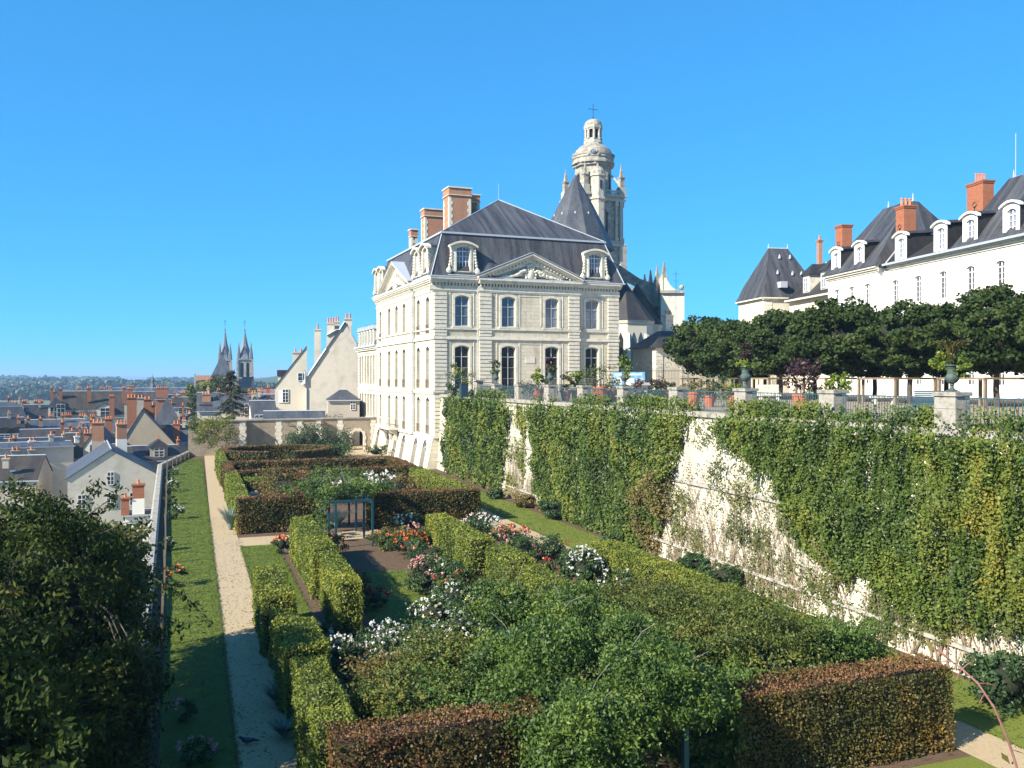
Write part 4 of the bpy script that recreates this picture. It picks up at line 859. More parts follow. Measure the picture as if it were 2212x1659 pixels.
# raised panels between the centre windows
for z0, z1 in ((14.6, 17.5), (8.2, 12.6)):
    for a, c2 in ((8.95, 9.01), (11.5, 11.56)): tr.prism([(a, z0), (c2, z0), (c2, z1), (a, z1)], (0,-.3,0), X_, (0,0,1), nS, .04)
    tr.prism([(9.02, z1 - .06), (11.49, z1 - .06), (11.49, z1), (9.02, z1)], (0,-.3,0), X_, (0,0,1), nS, .04)
tr.prism([(9.7, 10.6), (10.75, 10.6), (10.75, 11.25), (9.7, 11.25)], (0,-.3,0), X_, (0,0,1), nS, .04)
string = [(12.95, 13.10, .14), (13.101, 13.28, .09), (13.95, 14.11, .11)]
low = [(7.45, 7.62, .10), (7.621, 7.80, .18)]; base = [(3.05, 3.28, .16)]
def band(prof, base_too=True):
    corn(tr, (0,0,0), X_, nS, -max(p[2] for p in prof), 4.629 - .0, prof); corn(tr, (4.63,-.3,0), X_, nS, -.1, 11.35, prof); corn(tr, (15.98,0,0), X_, nS, 0, PW_-15.98 + .1, prof)
    corn(tr, (0,0,0), Y_, nW, 0.0, 7.379, prof); corn(tr, (-.25,7.38,0), Y_, nW, -.1, 14.53, prof); corn(tr, (0,21.92,0), Y_, nW, 0, PL - 21.92, prof)
band(string)
corn(tr, (0,0,0), Y_, nW, 0, 7.379, low + base); corn(tr, (-.25,7.38,0), Y_, nW, -.1, 14.53, low + base); corn(tr, (0,21.92,0), Y_, nW, 0, PL-21.92, low + base)
corn(tr, (0,0,0), X_, nS, -.18, 1.0, low + base)
ent = [(17.75, 17.87, .07), (17.871, 18.0, .11), (18.001, 18.36, .05), (18.62, 18.78, .30), (18.781, 18.95, .42), (18.951, 19.12, .52)]
band(ent)
corn(tr, (PW_,0,0), Y_, X_, 0, PL, ent); corn(tr, (0,PL,0), X_, Y_, 0, PW_, ent)
tr.box(.03, PW_ - .03, .03, PL - .03, 18.01, 19.1)
# dentils
def dent(o, u, n, a0, a1, z=18.361, h=.255, w_=.16, st=.34, pr=.2):
    k = int((a1 - a0) / st)
    for i in range(k): a = a0 + (a1 - a0) * (i + .25) / k; tr.prism([(a, z), (a + w_, z), (a + w_, z + h), (a, z + h)], o, u, (0,0,1), n, pr)
dent((0,0,0), X_, nS, 0, 4.55); dent((4.63,-.3,0), X_, nS, 0, 11.25); dent((15.95,0,0), X_, nS, 0, 4.7); dent((0,0,0), Y_, nW, 0, 7.3); dent((-.25,7.38,0), Y_, nW, 0, 14.4); dent((0,21.9,0), Y_, nW, 0, 3.8)
tr.build('cornices_and_surrounds', M['limeplain'], pal)
# rusticated piers
for a0, a1, yo in ((0.0, 1.28, 0), (3.95, 4.6, 0), (4.66, 5.95, -.3), (14.6, 15.85, -.3), (19.4, PW_, 0)):
    for z0, z1 in ((7.85, 12.94), (14.13, 17.74), (13.3, 13.94)):
        if a0 == 3.95: continue
        qn = MB(); rustic(qn, (0, yo, 0), X_, nS, a0 + .002, a1, z0, z1); qn.build('rusticated_pier', M['limeplain'], pal)
qn = MB(); rustic(qn, (0,0,0), X_, nS, .002, 1.3, 3.3, 7.44); qn.build('rusticated_pier', M['limeplain'], pal)
for a0, a1, xo in ((0.0, .9, 0), (7.42, 8.5, -.25), (20.7, 21.78, -.25)):
    for z0, z1 in ((3.3, 7.44), (7.85, 12.94), (13.3, 13.94), (14.13, 17.74)): qn = MB(); rustic(qn, (xo,0,0), Y_, nW, a0 + .002, a1, z0, z1, pr=.06 if a0 == 0 else .07); qn.build('rusticated_pier', M['limeplain'], pal)
# pediments with carved relief
def pediment(o, u, n, a0, a1, z0, za, seed):
    b = MB(); m = (a0 + a1) / 2; O = Vector(o)
    t = .34; sl = (za - z0) / (m - a0)
    back = Vector(n) * -3.2
    b.prism([(a0 - .45, z0), (a1 + .45, z0), (m, za + .35)], O + Vector(n) * -2.4, u, (0,0,1), n, 2.42)               # tympanum block
    for sg, e in ((1, a0 - .6), (-1, a1 + .6)):
        for k, (d, th, pr) in enumerate(((0, .16, .55), (.161, .14, .42), (.302, .12, .28))):
            zt = lambda a: z0 + .42 + (za + .62 - (z0 + .42)) * (abs(a - e) / abs(m - e)) - d * 1.05
            b.prism([(e, zt(e) - th), (m, zt(m) - th), (m, zt(m)), (e, zt(e))], O + Vector(n) * .021, u, (0,0,1), n, pr)
        nd = 15
        for i in range(nd):
            a = e + (m - e) * (i + .8) / (nd + 1); zz = z0 + .42 + (za + .62 - (z0 + .42)) * (abs(a - e) / abs(m - e)) - .66
            b.prism([(a - .08, zz), (a + .08, zz), (a + .08, zz + .2), (a - .08, zz + .2)], O + Vector(n) * .022, u, (0,0,1), n, .16)
    p = b.build('pediment', M['limeplain'], pal)
    bt = MB(); bt.prism([(a0 + .5, z0 + .2), (a1 - .5, z0 + .2), (m, za - .45)], O + Vector(n) * .023, u, (0,0,1), n, .02); bt.build('tympanum', M['limedark'], p)
    rb = MB(); b2 = MB()
    b2.prism([(a0 - .7, z0 + .46), (m, za + .70), (m, za + .76), (a0 - .8, z0 + .50)], O + Vector(n) * -2.5, u, (0,0,1), n, 3.12); b2.prism([(a1 + .7, z0 + .46), (a1 + .8, z0 + .50), (m, za + .765), (m, za + .705)], O + Vector(n) * -2.5, u, (0,0,1), n, 3.12)
    b2.build('lead_cover', M['zinc'], p)
    g = random.Random(seed); hh = za - z0; mm = m; U = Vector(u); Nn = Vector(n)
    def blob(a, z, r, sa=1, sz=1):
        r *= 1.25; c = O + U * a + Nn * .1 + Vector((0, 0, z)); th_ = .9 if r < .34 else .35; s = Vector((abs(U.x) * sa + abs(U.y) * th_, abs(U.y) * sa + abs(U.x) * th_, sz)); rb.ball(c, r, 8, 6, tuple(s))
    zc = z0 + hh * .33; q = hh / 2.4
    blob(mm, zc, .42*q, 1, 1.2); blob(mm, zc + .05, .38*q, 1, 1.2)
    for i in range(12): a = 2*math.pi*i/12; blob(mm + .6*q*math.cos(a), zc + .66*q*math.sin(a), .13*q)
    for i in range(5): blob(mm + (i-2)*.17*q, zc + .9*q + .09*q*(2-abs(i-2)), .12*q, 1, 1.5)
    blob(mm, zc + 1.16*q, .1*q)
    for s in (-1, 1):
        for i in range(44):
            f = i / 43; aa = mm + s * (.7 + f * (a1 - a0) * .29) * 1.0; zz = zc - .15 + math.sin(f * 9 + 1) * .14 * q * (1 - f) + (1 - f) ** 1.5 * .45 * q - f * hh * .17
            blob(aa + g.uniform(-.06, .06), zz, g.uniform(.12, .22) * q * (1.15 - f * .6), g.uniform(.8, 1.6), g.uniform(.6, 1.1))
        for i in range(10):
            a = i * .55; rr = .34 * q * (1 - i * .07); blob(mm + s * (1.25 * q + rr * math.cos(a)), zc + .05 + rr * math.sin(a), .085 * q)
    rb.build('carved_relief', M['limeplain'], p, smooth=True)
pediment((0,-.3,0), X_, nS, 5.0, 15.5, 18.98, 21.25, 1)
pediment((-.25,0,0), Y_, nW, 8.0, 21.2, 18.98, 21.7, 2)
# roof: steep lower slope, shallow hipped top
rf = MB(); e = .45; i1 = 1.15; zb, zt, zr = 19.14, 23.75, 29.3; yr0, yr1 = 9.3, 17
rf.frus(-e, PW_+e, -e, PL+e, zb, i1, PW_-i1, i1, PL-i1, zt)
v = [(i1-.02,i1-.02,zt+.16),(PW_-i1+.02,i1-.02,zt+.16),(PW_-i1+.02,PL-i1,zt+.16),(i1-.02,PL-i1,zt+.16),(PW_/2,yr0,zr),(PW_/2,yr1,zr)]
rf.add(v, [(0,1,4),(1,2,5,4),(2,3,5),(3,0,4,5)])
roof = rf.build('roof', M['slate'], pal)
lf = MB(); lf.box(i1-.16, PW_-i1+.16, i1-.16, i1+.05, zt-.02, zt+.17); lf.box(i1-.16, i1+.05, i1+.051, PL-i1, zt-.02, zt+.17); lf.box(PW_-i1-.05, PW_-i1+.16, i1+.051, PL-i1, zt-.02, zt+.17)
lf.box(-e-.1, PW_+e+.1, -e-.1, -e+.15, zb-.015, zb+.14); lf.box(-e-.1, -e+.15, -e+.151, PL+e, zb-.015, zb+.14); lf.box(PW_+e-.15, PW_+e+.1, -e+.151, PL+e, zb-.015, zb+.14)
for a, c in (((i1,i1,zt+.17),(PW_/2,yr0,zr+.03)), ((PW_-i1,i1,zt+.17),(PW_/2,yr0,zr+.03)), ((-e,-e,zb+.1),(i1,i1,zt)), ((PW_+e,-e,zb+.1),(PW_-i1,i1,zt)), ((PW_/2,yr0,zr+.03),(PW_/2,yr1,zr+.03))): lf.tube([a, c], .06, 6)
lf.build('ridge_flashing', M['zinc'], roof); rd = MB(); rd.tube([(PW_/2,yr0,zr),(PW_/2,yr0,zr+1.9)], .02, 5); rd.build('lightning_rod', M['zinc'], roof)
def bchim(x, y, w, d, z0, z1):
    b = MB(); b.box(x-w/2, x+w/2, y-d/2, y+d/2, z0, z1-.9, 0)
    b.box(x-w/2-.06, x+w/2+.06, y-d/2-.06, y+d/2+.06, z1-.899, z1-.15, 0); b.box(x-w/2-.16, x+w/2+.16, y-d/2-.16, y+d/2+.16, z1-.149, z1, 1); b.box(x-w/2-.12, x+w/2+.12, y-d/2-.12, y+d/2+.12, z1-.98, z1-.9, 1)
    zz = z0; i = 0
    while zz < z1 - 1.3:
        l = .42 if i % 2 else .26
        for sx in (-1, 1):
            for sy in (-1, 1):
                x0, x1 = sorted((x + sx*(w/2+.03), x + sx*(w/2-l))); y0, y1 = sorted((y + sy*(d/2+.03), y + sy*(d/2-l))); b.box(x0, x1, y0, y1, zz, zz+.375, 1)
        zz += .38; i += 1
    return b.build('chimney', [M['brick'], M['limeplain']], roof)
bchim(6.6, 13.0, 2.6, 2.2, 22.5, 31.0); bchim(8.8, 14.4, 1.5, 1.6, 22.5, 30.7); bchim(6.3, 20.6, 3.3, 1.5, 22.3, 29.9); bchim(4.5, 24.6, .8, 1.0, 22, 28.0)
# dormers of stone with scrolled sides
def dormer(x, y, rz, w=2.3, h=2.95):
    d = MB(); wl, hh = 1.42, 2.55; m = 8
    facade(d, (-w/2,0,0), X_, nS, w, 0, h, [(w/2, wl, .35, .35 + hh, .25)], .4)
    d.add([(-w/2,0,0),(-w/2,3,0),(-w/2,3,h),(-w/2,0,h)], [(0,1,2,3)]); d.add([(w/2,0,0),(w/2,3,0),(w/2,3,h),(w/2,0,h)], [(0,1,2,3)])
    surround(d, (-w/2,0,0), X_, nS, w/2, wl, .35, .35 + hh, .25, .16, .05)
    n = 10; tp = lambda a: h + .42 - .45 * (2*a/(w+.7))**2
    for i in range(n):
        a0 = -(w+.7)/2 + (w+.7)*i/n; a1 = a0 + (w+.7)/n
        d.prism([(a0, tp(a0)-.2), (a1, tp(a1)-.2), (a1, tp(a1)), (a0, tp(a0))], (0,-.34,0), X_, (0,0,1), Y_, .62)
        if abs((a0+a1)/2) < w/2: d.prism([(a0, h-.01), (a1, h-.01), (a1, tp(a1)-.201), (a0, tp(a0)-.201)], (0,-.02,0), X_, (0,0,1), Y_, .3)
    for s in (-1, 1):
        for i in range(9):
            a = i/8; d.ball((s*(w/2 + .12 + .28*(1-a)**2.2), -.02, .3 + a*2.5), .17 - .06*a, 8, 5, (1,.7,1.1))
        d.lathe([(.001,-.1),(.27,-.1),(.27,.1),(.001,.1)], 0, 0, 4)  if False else d.ball((s*(w/2+.34), -.05, .38), .3, 10, 6, (1,.5,1))
    d.box(-w/2-.5, w/2+.5, -.12, .25, -.2, -.01)
    o = d.build('dormer', M['limeplain'], pal, loc=(x, y, 19.45)); o.rotation_euler.z = rz
    r = MB(); r.add([(-w/2-.2,.29,h+.05),(-w/2-.2,3.2,h+.05),(-w/4,3.2,h+.36),(-w/4,.29,h+.36),(w/4,3.2,h+.36),(w/4,.29,h+.36),(w/2+.2,3.2,h+.05),(w/2+.2,.29,h+.05)], [(0,1,2,3),(3,2,4,5),(5,4,6,7)]); r.build('dormer_roof', M['slate'], o)
    me, ge = win_mesh(wl - .02, hh - .02, 4, 5, .25, 'white_paint', 'glass_blue'); f = link('dormer_window', me, o, (0, .26, .36))
    g = MB(); g.box(-wl/2, wl/2, .32, .36, .35, .35+hh-.1); g.build('dormer_pane', M['glass_blue'], o)
dormer(2.95, -.25, 0); dormer(17.75, -.25, 0)
for y in (2.5, 5.7, 22.2, 24.5): dormer(-.25, y, -math.pi/2, 1.85 if y > 10 else 2.0)
# drainpipe, window rails, balcony
b = MB()
for x, y, z0 in ((4.5, -.16, 7.5), (-.18, 7.25, .3)): b.tube([(x, y, z0), (x, y, 18.6)], .06, 6)
b.build('drainpipe', M['zinc'], pal)
def wrail(c, x, z):
    b = MB(); b.box(x-.1, x-.06, c-.66, c+.66, z+.85, z+.89); b.box(x-.1, x-.06, c-.66, c+.66, z+.05, z+.08)
    for i in range(9): b.box(x-.09, x-.07, c-.62+i*.15, c-.60+i*.15, z+.08, z+.85)
    b.build('window_rail', M['wood'], pal)
for i, c in enumerate(scols):
    x = -.27 if 7.4 < c < 21 else -.02
    wrail(c, x, 8.05); wrail(c, x, 3.4)
    if i in (0, 1, 5): wrail(c, x, 13.65)
b = MB(); b.box(-1.5, -.45, 13.0, 19.2, 3.2, 3.42)
for y in (13.05, 19.15): b.box(-1.48, -1.42, y-.03, y+.03, 3.43, 4.5)
b.box(-1.49, -1.43, 13.05, 19.15, 4.45, 4.52); b.box(-1.48, -.45, 13.03, 13.07, 4.45, 4.5); b.box(-1.48, -.45, 19.13, 19.17, 4.45, 4.5)
for i in range(28): b.box(-1.47, -1.45, 13.1+i*.22, 13.13+i*.22, 3.42, 4.45)
for i in range(5): b.box(-1.4+i*.2, -1.37+i*.2, 13.04, 13.06, 3.42, 4.45)
for y in (13.6, 16.1, 18.6): b.prism([(0,0),(-1.0,0),(-.8,-.3),(-.35,-.5),(-.2,-1.2),(0,-1.3)], (-.42, y-.15, 3.19), X_, (0,0,1), Y_, .3)
b.build('balcony', M['limeplain'], pal)
# ---- lower wing behind
wing = thing('palace_wing', 'lower pale stone wing with zinc mansard and row of dormers behind the palace', 'building', (22.7 - PL*math.sin(R(1.5)) , 85 + PL*math.cos(R(1.5)), 0), R(1.5))
b = MB(); WL = 12.5; wc = [1.0 + 1.75*i for i in range(7)]
facade(b, (.25,.01,0), Y_, nW, WL, 0, 13.0, [(c, 1.0, za, zb, .12) for c in wc for za, zb in ((4.0, 7.0), (8.3, 12.1))], .35)
b.box(.26, 12, WL, WL+.05, 0, 13); b.box(.62, .7, .02, WL, 0, 13); b.build('wall', M['lime'], wing)
b = MB(); corn(b, (.25,0,0), Y_, nW, 0.01, WL + .3, [(12.4, 12.6, .08), (12.75, 12.95, .3), (12.951, 13.15, .45), (7.5, 7.7, .1), (3.4, 3.6, .12)]); rustic(b, (.25,0,0), Y_, nW, WL-.9, WL, .1, 12.3, pr=.05); b.build('cornices', M['limeplain'], wing)
for c in wc:
    for za, zb in ((4.0, 7.0), (8.3, 12.1)): window(wing, .25+.28, c, za+.01, .98, zb-za-.02, -math.pi/2, 2, 4, .12, 'sash')
b = MB(); b.frus(-.2, 12, .02, WL+.3, 13.16, 1.0, 11, .02, WL-.6, 16.3); r = b.build('roof', M['slate_blue'], wing)
b = MB(); b.box(-.35, .05, .02, WL+.35, 13.14, 13.42); b.build('gutter', M['zinc'], r)
for c in wc[:-1]:
    b = MB(); b.box(-.1, 1.2, c+.25, c+1.25, 13.45, 15.4); b.prism([(-.1,0),(1.1,0),(.5,.55)], (-.25, c+.2, 15.41), Y_, (0,0,1), X_, 1.6, 1); o = b.build('dormer', [M['limeplain'], M['zinc']], wing)
    me, ge = win_mesh(.7, 1.6, 2, 4, 0, 'sash', 'glass'); f = link('dormer_window', me, o, (-.12, c+.75, 13.6), -math.pi/2); g = MB(); g.box(-.115, -.105, c+.42, c+1.08, 13.62, 15.18); g.build('dormer_pane', M['glass'], o)
chimney(r, 2.6, 3.0, 1.2, 1.0, 15, 19.3, 'brick', 0)
# ---- polygonal slate tower roof behind the palace
tw = thing('round_tower', 'tall pointed polygonal slate tower roof rising behind the palace', 'tower', (*WD(1243, 127), 7.45))
b = MB(); b.lathe([(4.7, 0), (4.7, 20.6)], 0, 0, 10, None, .2); b.build('wall', M['render'], tw)
b = MB(); b.lathe([(5.7, 20.0), (5.45, 20.5), (4.6, 22.4), (2.6, 26.4), (.05, 31.0)], 0, 0, 10, None, .2); r = b.build('roof', M['slate_blue'], tw)
b = MB(); b.lathe([(.16, 30.5), (.05, 31.3), (.02, 32.2)], 0, 0, 8)
for i in range(10):
    a = .2 + math.pi/10 + i*2*math.pi/10; b.lathe([(.12, 0), (.05, .35), (.01, .5)], 3.0*math.cos(a), 3.0*math.sin(a), 6) if False else b.ball((3.15*math.cos(a), 3.15*math.sin(a), 24.9), .14, 6, 4, (1,1,1.8))
b.build('lead_vents', M['zinc'], r)
# ================================================================ CATHEDRAL
tx, ty = WD(1281, 180)
cat = thing('cathedral', 'pale stone cathedral with domed bell tower, flying buttress and pointed chapel roofs behind the palace', 'cathedral', (tx, ty, 0), R(4))
T = 4.35
b = MB()
# belfry storey with a tall arched opening on each face
for o, u, n in (((-T,-T,0),X_,nS), ((-T,T,0),-Y_,nW), ((T,-T,0),Y_,X_), ((T,T,0),-X_,Y_)):
    facade(b, o, u, n, 2*T, 7, 44.6, [(T, 2.0, 37.2, 43.0, .9)], 1.2)
b.box(-T+1.3, T-1.3, -T+1.3, T-1.3, 7, 36.5)
b.build('tower_wall', M['limedark'], cat)
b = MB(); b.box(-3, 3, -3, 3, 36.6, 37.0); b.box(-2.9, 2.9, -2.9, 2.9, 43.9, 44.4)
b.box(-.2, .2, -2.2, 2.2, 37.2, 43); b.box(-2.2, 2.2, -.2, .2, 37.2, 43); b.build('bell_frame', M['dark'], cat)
b = MB()
def sqband(z0, z1, pr, k=None): b.box(-T-pr, T+pr, -T-pr, T+pr, z0, z1, k)
sqband(44.6, 45.0, .5); sqband(45.001, 45.5, .25); sqband(45.501, 45.8, .75)
for a in (35.6, ): sqband(a, a + .5, .55); sqband(a + .501, a + 1.1, .25)
sqband(30.4, 30.9, .35)
for sx in (-1, 1):
    for sy in (-1, 1):
        for dx, dy in ((.1, .75), (.75, .1), (1.9, -.05), (-.05, 1.9)):
            X0, Y0 = sx*(T + .25 - dx), sy*(T + .25 - dy)
            b.box(X0-.36, X0+.36, Y0-.36, Y0+.36, 36.71, 37.4); b.cyl(X0, Y0, 37.41, 43.6, .27, 10, .23); b.box(X0-.34, X0+.34, Y0-.34, Y0+.34, 43.61, 44.59)
        b.box(sx*(T-.1)-.75, sx*(T-.1)+.75, sy*(T-.1)-.75, sy*(T-.1)+.75, 7, 35.59)
        b.box(sx*(T-.2)-.7, sx*(T-.2)+.7, sy*(T-.2)-.7, sy*(T-.2)+.7, 45.81, 47.5)
        tp_ = MB(); tp_.box(sx*(T-.2)-.5, sx*(T-.2)+.5, sy*(T-.2)-.5, sy*(T-.2)+.5, 47.51, 49.4); tp_.box(sx*(T-.2)-.62, sx*(T-.2)+.62, sy*(T-.2)-.62, sy*(T-.2)+.62, 49.401, 49.6); tp_.lathe([(.5, 49.61), (.25, 51.0), (.05, 52.3)], sx*(T-.2), sy*(T-.2), 4, None, math.pi/4); tp_.build('tower_pinnacle', M['limedark'], cat)
        for i in range(5):               # little flying arches to the drum
            a0, a1 = i/5, (i+1)/5; f = lambda a: Vector((sx*(T-.6-a*1.5), sy*(T-.6-a*1.5), 48.4 + 2.0*math.sin(a*1.5))); b.tube([f(a0), f(a1)], .2, 6)
        for k in range(3): b.ball((sx*(T+.3), sy*(T+.3), 35.9 + k*-.9), .4 - k*.07, 6, 4)
# balustrade
for s in (-1, 1):
    for i in range(22):
        p = -T + .6 + i*(2*T-1.2)/21; b.box(p-.09, p+.09, s*(T+.3)-.08, s*(T+.3)+.08, 45.81, 46.5); b.box(s*(T+.3)-.08, s*(T+.3)+.08, p-.09, p+.09, 45.81, 46.5)
    b.box(-T, T, s*(T+.3)-.12, s*(T+.3)+.12, 46.51, 46.75); b.box(s*(T+.3)-.12, s*(T+.3)+.12, -T, T, 46.76, 46.98)
b.build('columns_and_cornices', M['limemid'], cat)
b = MB(); o8 = math.pi/8
b.lathe([(3.7, 45.81), (3.7, 51.9), (4.2, 52.0), (4.2, 52.5)], 0, 0, 8, None, o8)
for i in range(8):
    a = o8 + i*math.pi/4; b.tube([(3.5*math.cos(a), 3.5*math.sin(a), 45.8), (3.5*math.cos(a), 3.5*math.sin(a), 51.9)], .22, 6)
    a2 = a + math.pi/8; c2, s2 = math.cos(a2), math.sin(a2); rr = 3.55*math.cos(math.pi/8)
b.build('drum', M['limedark'], cat)
b = MB()
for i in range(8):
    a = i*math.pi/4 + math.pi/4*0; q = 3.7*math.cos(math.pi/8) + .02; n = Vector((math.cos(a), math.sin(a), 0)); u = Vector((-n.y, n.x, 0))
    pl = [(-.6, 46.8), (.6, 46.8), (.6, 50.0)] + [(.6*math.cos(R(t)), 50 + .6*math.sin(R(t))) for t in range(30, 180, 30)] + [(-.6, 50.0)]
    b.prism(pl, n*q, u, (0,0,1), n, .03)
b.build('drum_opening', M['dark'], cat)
b = MB(); b.lathe([(4.4,52.51),(4.35,52.9),(4.15,53.2),(4.1,53.8),(3.9,54.7),(3.5,55.5),(2.75,56.2),(2.0,56.6),(1.8,57.1)], 0, 0, 16, None, .1)
for i in range(6): z = 53.0 + i*.6; b.lathe([(4.22 - max(0,(i-1))**1.9*.11, z), (4.22 - max(0,(i-1))**1.9*.11, z+.1)], 0, 0, 24)
for i in range(4):
    a = R(-118) + i*math.pi/2; n = Vector((math.cos(a), math.sin(a), 0)); c = n*4.0 + Vector((0,0,54.3)); u = Vector((-n.y, n.x, 0))
    ring = [c + u*.62*math.cos(t*math.pi/6) + Vector((0,0,.62*math.sin(t*math.pi/6))) for t in range(13)]; b.tube(ring, .17, 6)
    for s in (-1, 1): b.ball(tuple(c + u*s*1.0 - Vector((0,0,.4))), .3, 6, 4)
b.build('dome', M['limedark'], cat, smooth=False)
b = MB()
for i in range(4):
    a = R(-118) + i*math.pi/2; n = Vector((math.cos(a), math.sin(a), 0)); b.ball(tuple(n*3.97 + Vector((0,0,54.3))), .5, 8, 6)
b.build('round_window', M['glass_blue'], cat)
b = MB(); b.lathe([(1.95,57.0),(1.85,57.5)], 0, 0, 8, None, o8); b.lathe([(1.62,57.51),(1.62,57.9)], 0, 0, 8, None, o8); b.lathe([(1.9,60.0),(1.95,60.5)], 0, 0, 8, None, o8)
for i in range(8):
    a = o8 + i*math.pi/4; x, y = 1.5*math.cos(a), 1.5*math.sin(a); b.cyl(x, y, 57.9, 60.0, .27, 8); b.ball((x*1.12, y*1.12, 59.9), .26, 6, 4); b.ball((x*1.12, y*1.12, 57.8), .24, 6, 4)
    a2 = a + o8; p = Vector((1.42*math.cos(a2), 1.42*math.sin(a2), 59.65)); u = Vector((-math.sin(a2), math.cos(a2), 0)); b.prism([(-.5,0),(.5,0),(.5,.4),(-.5,.4)], p, u, (0,0,1), (math.cos(a2), math.sin(a2), 0), .2)
b.build('lantern', M['limemid'], cat)
b = MB(); b.lathe([(1.15, 57.6), (1.15, 60.2)], 0, 0, 8, None, o8); b.build('lantern_louvres', M['dark'], cat)
b = MB(); b.lathe([(1.85,60.51),(1.8,60.9),(1.55,61.4),(1.0,61.8),(.3,62.0)], 0, 0, 16); b.build('lantern_dome', M['limedark'], cat)
b = MB(); b.tube([(0,0,61.9),(0,0,65.0)], .05, 6); b.tube([(-.95,0,64.0),(.95,0,64.0)], .05, 6); b.ball((0,0,62.2), .2, 8, 6)
for x, z in ((-.95,64),(.95,64),(0,65)): b.ball((x,0,z), .11, 6, 4)
b.build('cross', M['iron_black'], cat)
# stair turret
b = MB(); b.lathe([(1.5, 36), (1.5, 44.4), (1.75, 44.5), (1.75, 44.9), (1.45, 45.0), (1.45, 49.0), (1.7, 49.1), (1.7, 49.4)], -1.7, -4.9, 8, None, o8); b.box(-1.95, -1.55, -6.35, -6.28, 46.5, 48.2, 1); t = b.build('stair_turret', [M['limemid'], M['dark']], cat)
b = MB(); b.lathe([(1.6,49.41),(1.45,50.1),(.95,50.8),(.3,51.2),(.15,51.8)], -1.7, -4.9, 12); b.build('turret_dome', M['limedark'], t)
# choir, chapels and flying buttress stand nearer; built in world coordinates
def cp(px, py, d): x, y = WD(px, d); return (x, y, Zd(py, d))
RT = Vector((CA, -SA, 0)); FWD = Vector((SA, CA, 0))
def slab(name, pts, d, t, mat, parent=cat):
    b = MB(); o = Vector((*WD(1106, d), 0)); b.prism([((px-1106)/F*d, Zd(py, d)) for px, py in pts], o, RT, (0,0,1), FWD, t); return b.build(name, mat, parent, world=True)
outer = [(1310,560),(1340,574),(1362,590),(1386,606),(1402,620),(1415,640),(1424,668),(1429,700)]
inner = [(1418,700),(1412,676),(1404,656),(1392,640),(1376,627),(1358,617),(1338,609),(1310,598)]
slab('flying_buttress', [(1310,560),(1340,574),(1382,602),(1410,612),(1429,640),(1430,712)] + [(1424,712),(1421,690),(1412,664),(1398,640),(1380,622),(1362,612),(1338,604),(1310,596)], 134, .9, M['limedark'])
slab('flying_buttress', [(1310,596),(1340,606),(1366,620),(1388,640),(1402,664),(1408,690),(1400,690),(1390,664),(1374,646),(1352,632),(1330,624),(1310,618)], 142, .9, M['limedark'])
slab('flying_buttress', [(1310,572),(1352,590),(1392,612),(1412,640),(1418,690),(1412,690),(1402,650),(1384,624),(1350,604),(1310,590)], 150, .9, M['limedark'])
slab('choir_roof', [(1280,600),(1340,632),(1376,660),(1404,692),(1404,720),(1280,720)], 146, 6, M['slate_dark'])
# pier block with curved top and pinnacles
slab('pier_block', [(1427.7,633),(1478,633),(1478,740),(1427.7,740)], 131.5, 3.5, M['limeplain'])
slab('pier_cornice', [(1426.6,627.5),(1480,629),(1480,633),(1426.6,633)], 131.1, 4.2, M['limedark'])
slab('pier_gable', [(1427.5,627.4),(1427.5,600),(1440.6,600),(1442,606),(1446,614),(1452,621),(1459,625.5),(1466,627.4)], 131.7, 2.2, M['limeplain'])
for px, yt, yb_, d, w_, mt in ((1434,564.7,599,132.2,6.3,'limedark'), (1419,574.6,606,133.2,5.5,'limedark'), (1405,583,612,141,5,'slate_dark'), (1392.4,592,610,144,3.6,'slate_dark')):
    x, y = WD(px, d); b = MB(); r = w_*d/F; z0, z1 = Zd(yb_, d), Zd(yt, d)
    b.box(x-r, x+r, y-r, y+r, z0-4, z0); b.lathe([(r*1.35, z0), (r*1.05, z0+.2), (.12, z1-.3), (.16, z1-.2), (.02, z1)], x, y, 4 if w_ > 4 else 6, None, math.pi/4); b.build('pinnacle', M[mt], cat, world=True)
b = MB(); x, y, z = cp(1472, 621, 132); b.ball((x, y, z), .4, 8, 6); b.tube([(x,y,z-.5),(x,y,z)], .12, 6); b.build('ball_finial', M['limedark'], cat, world=True)
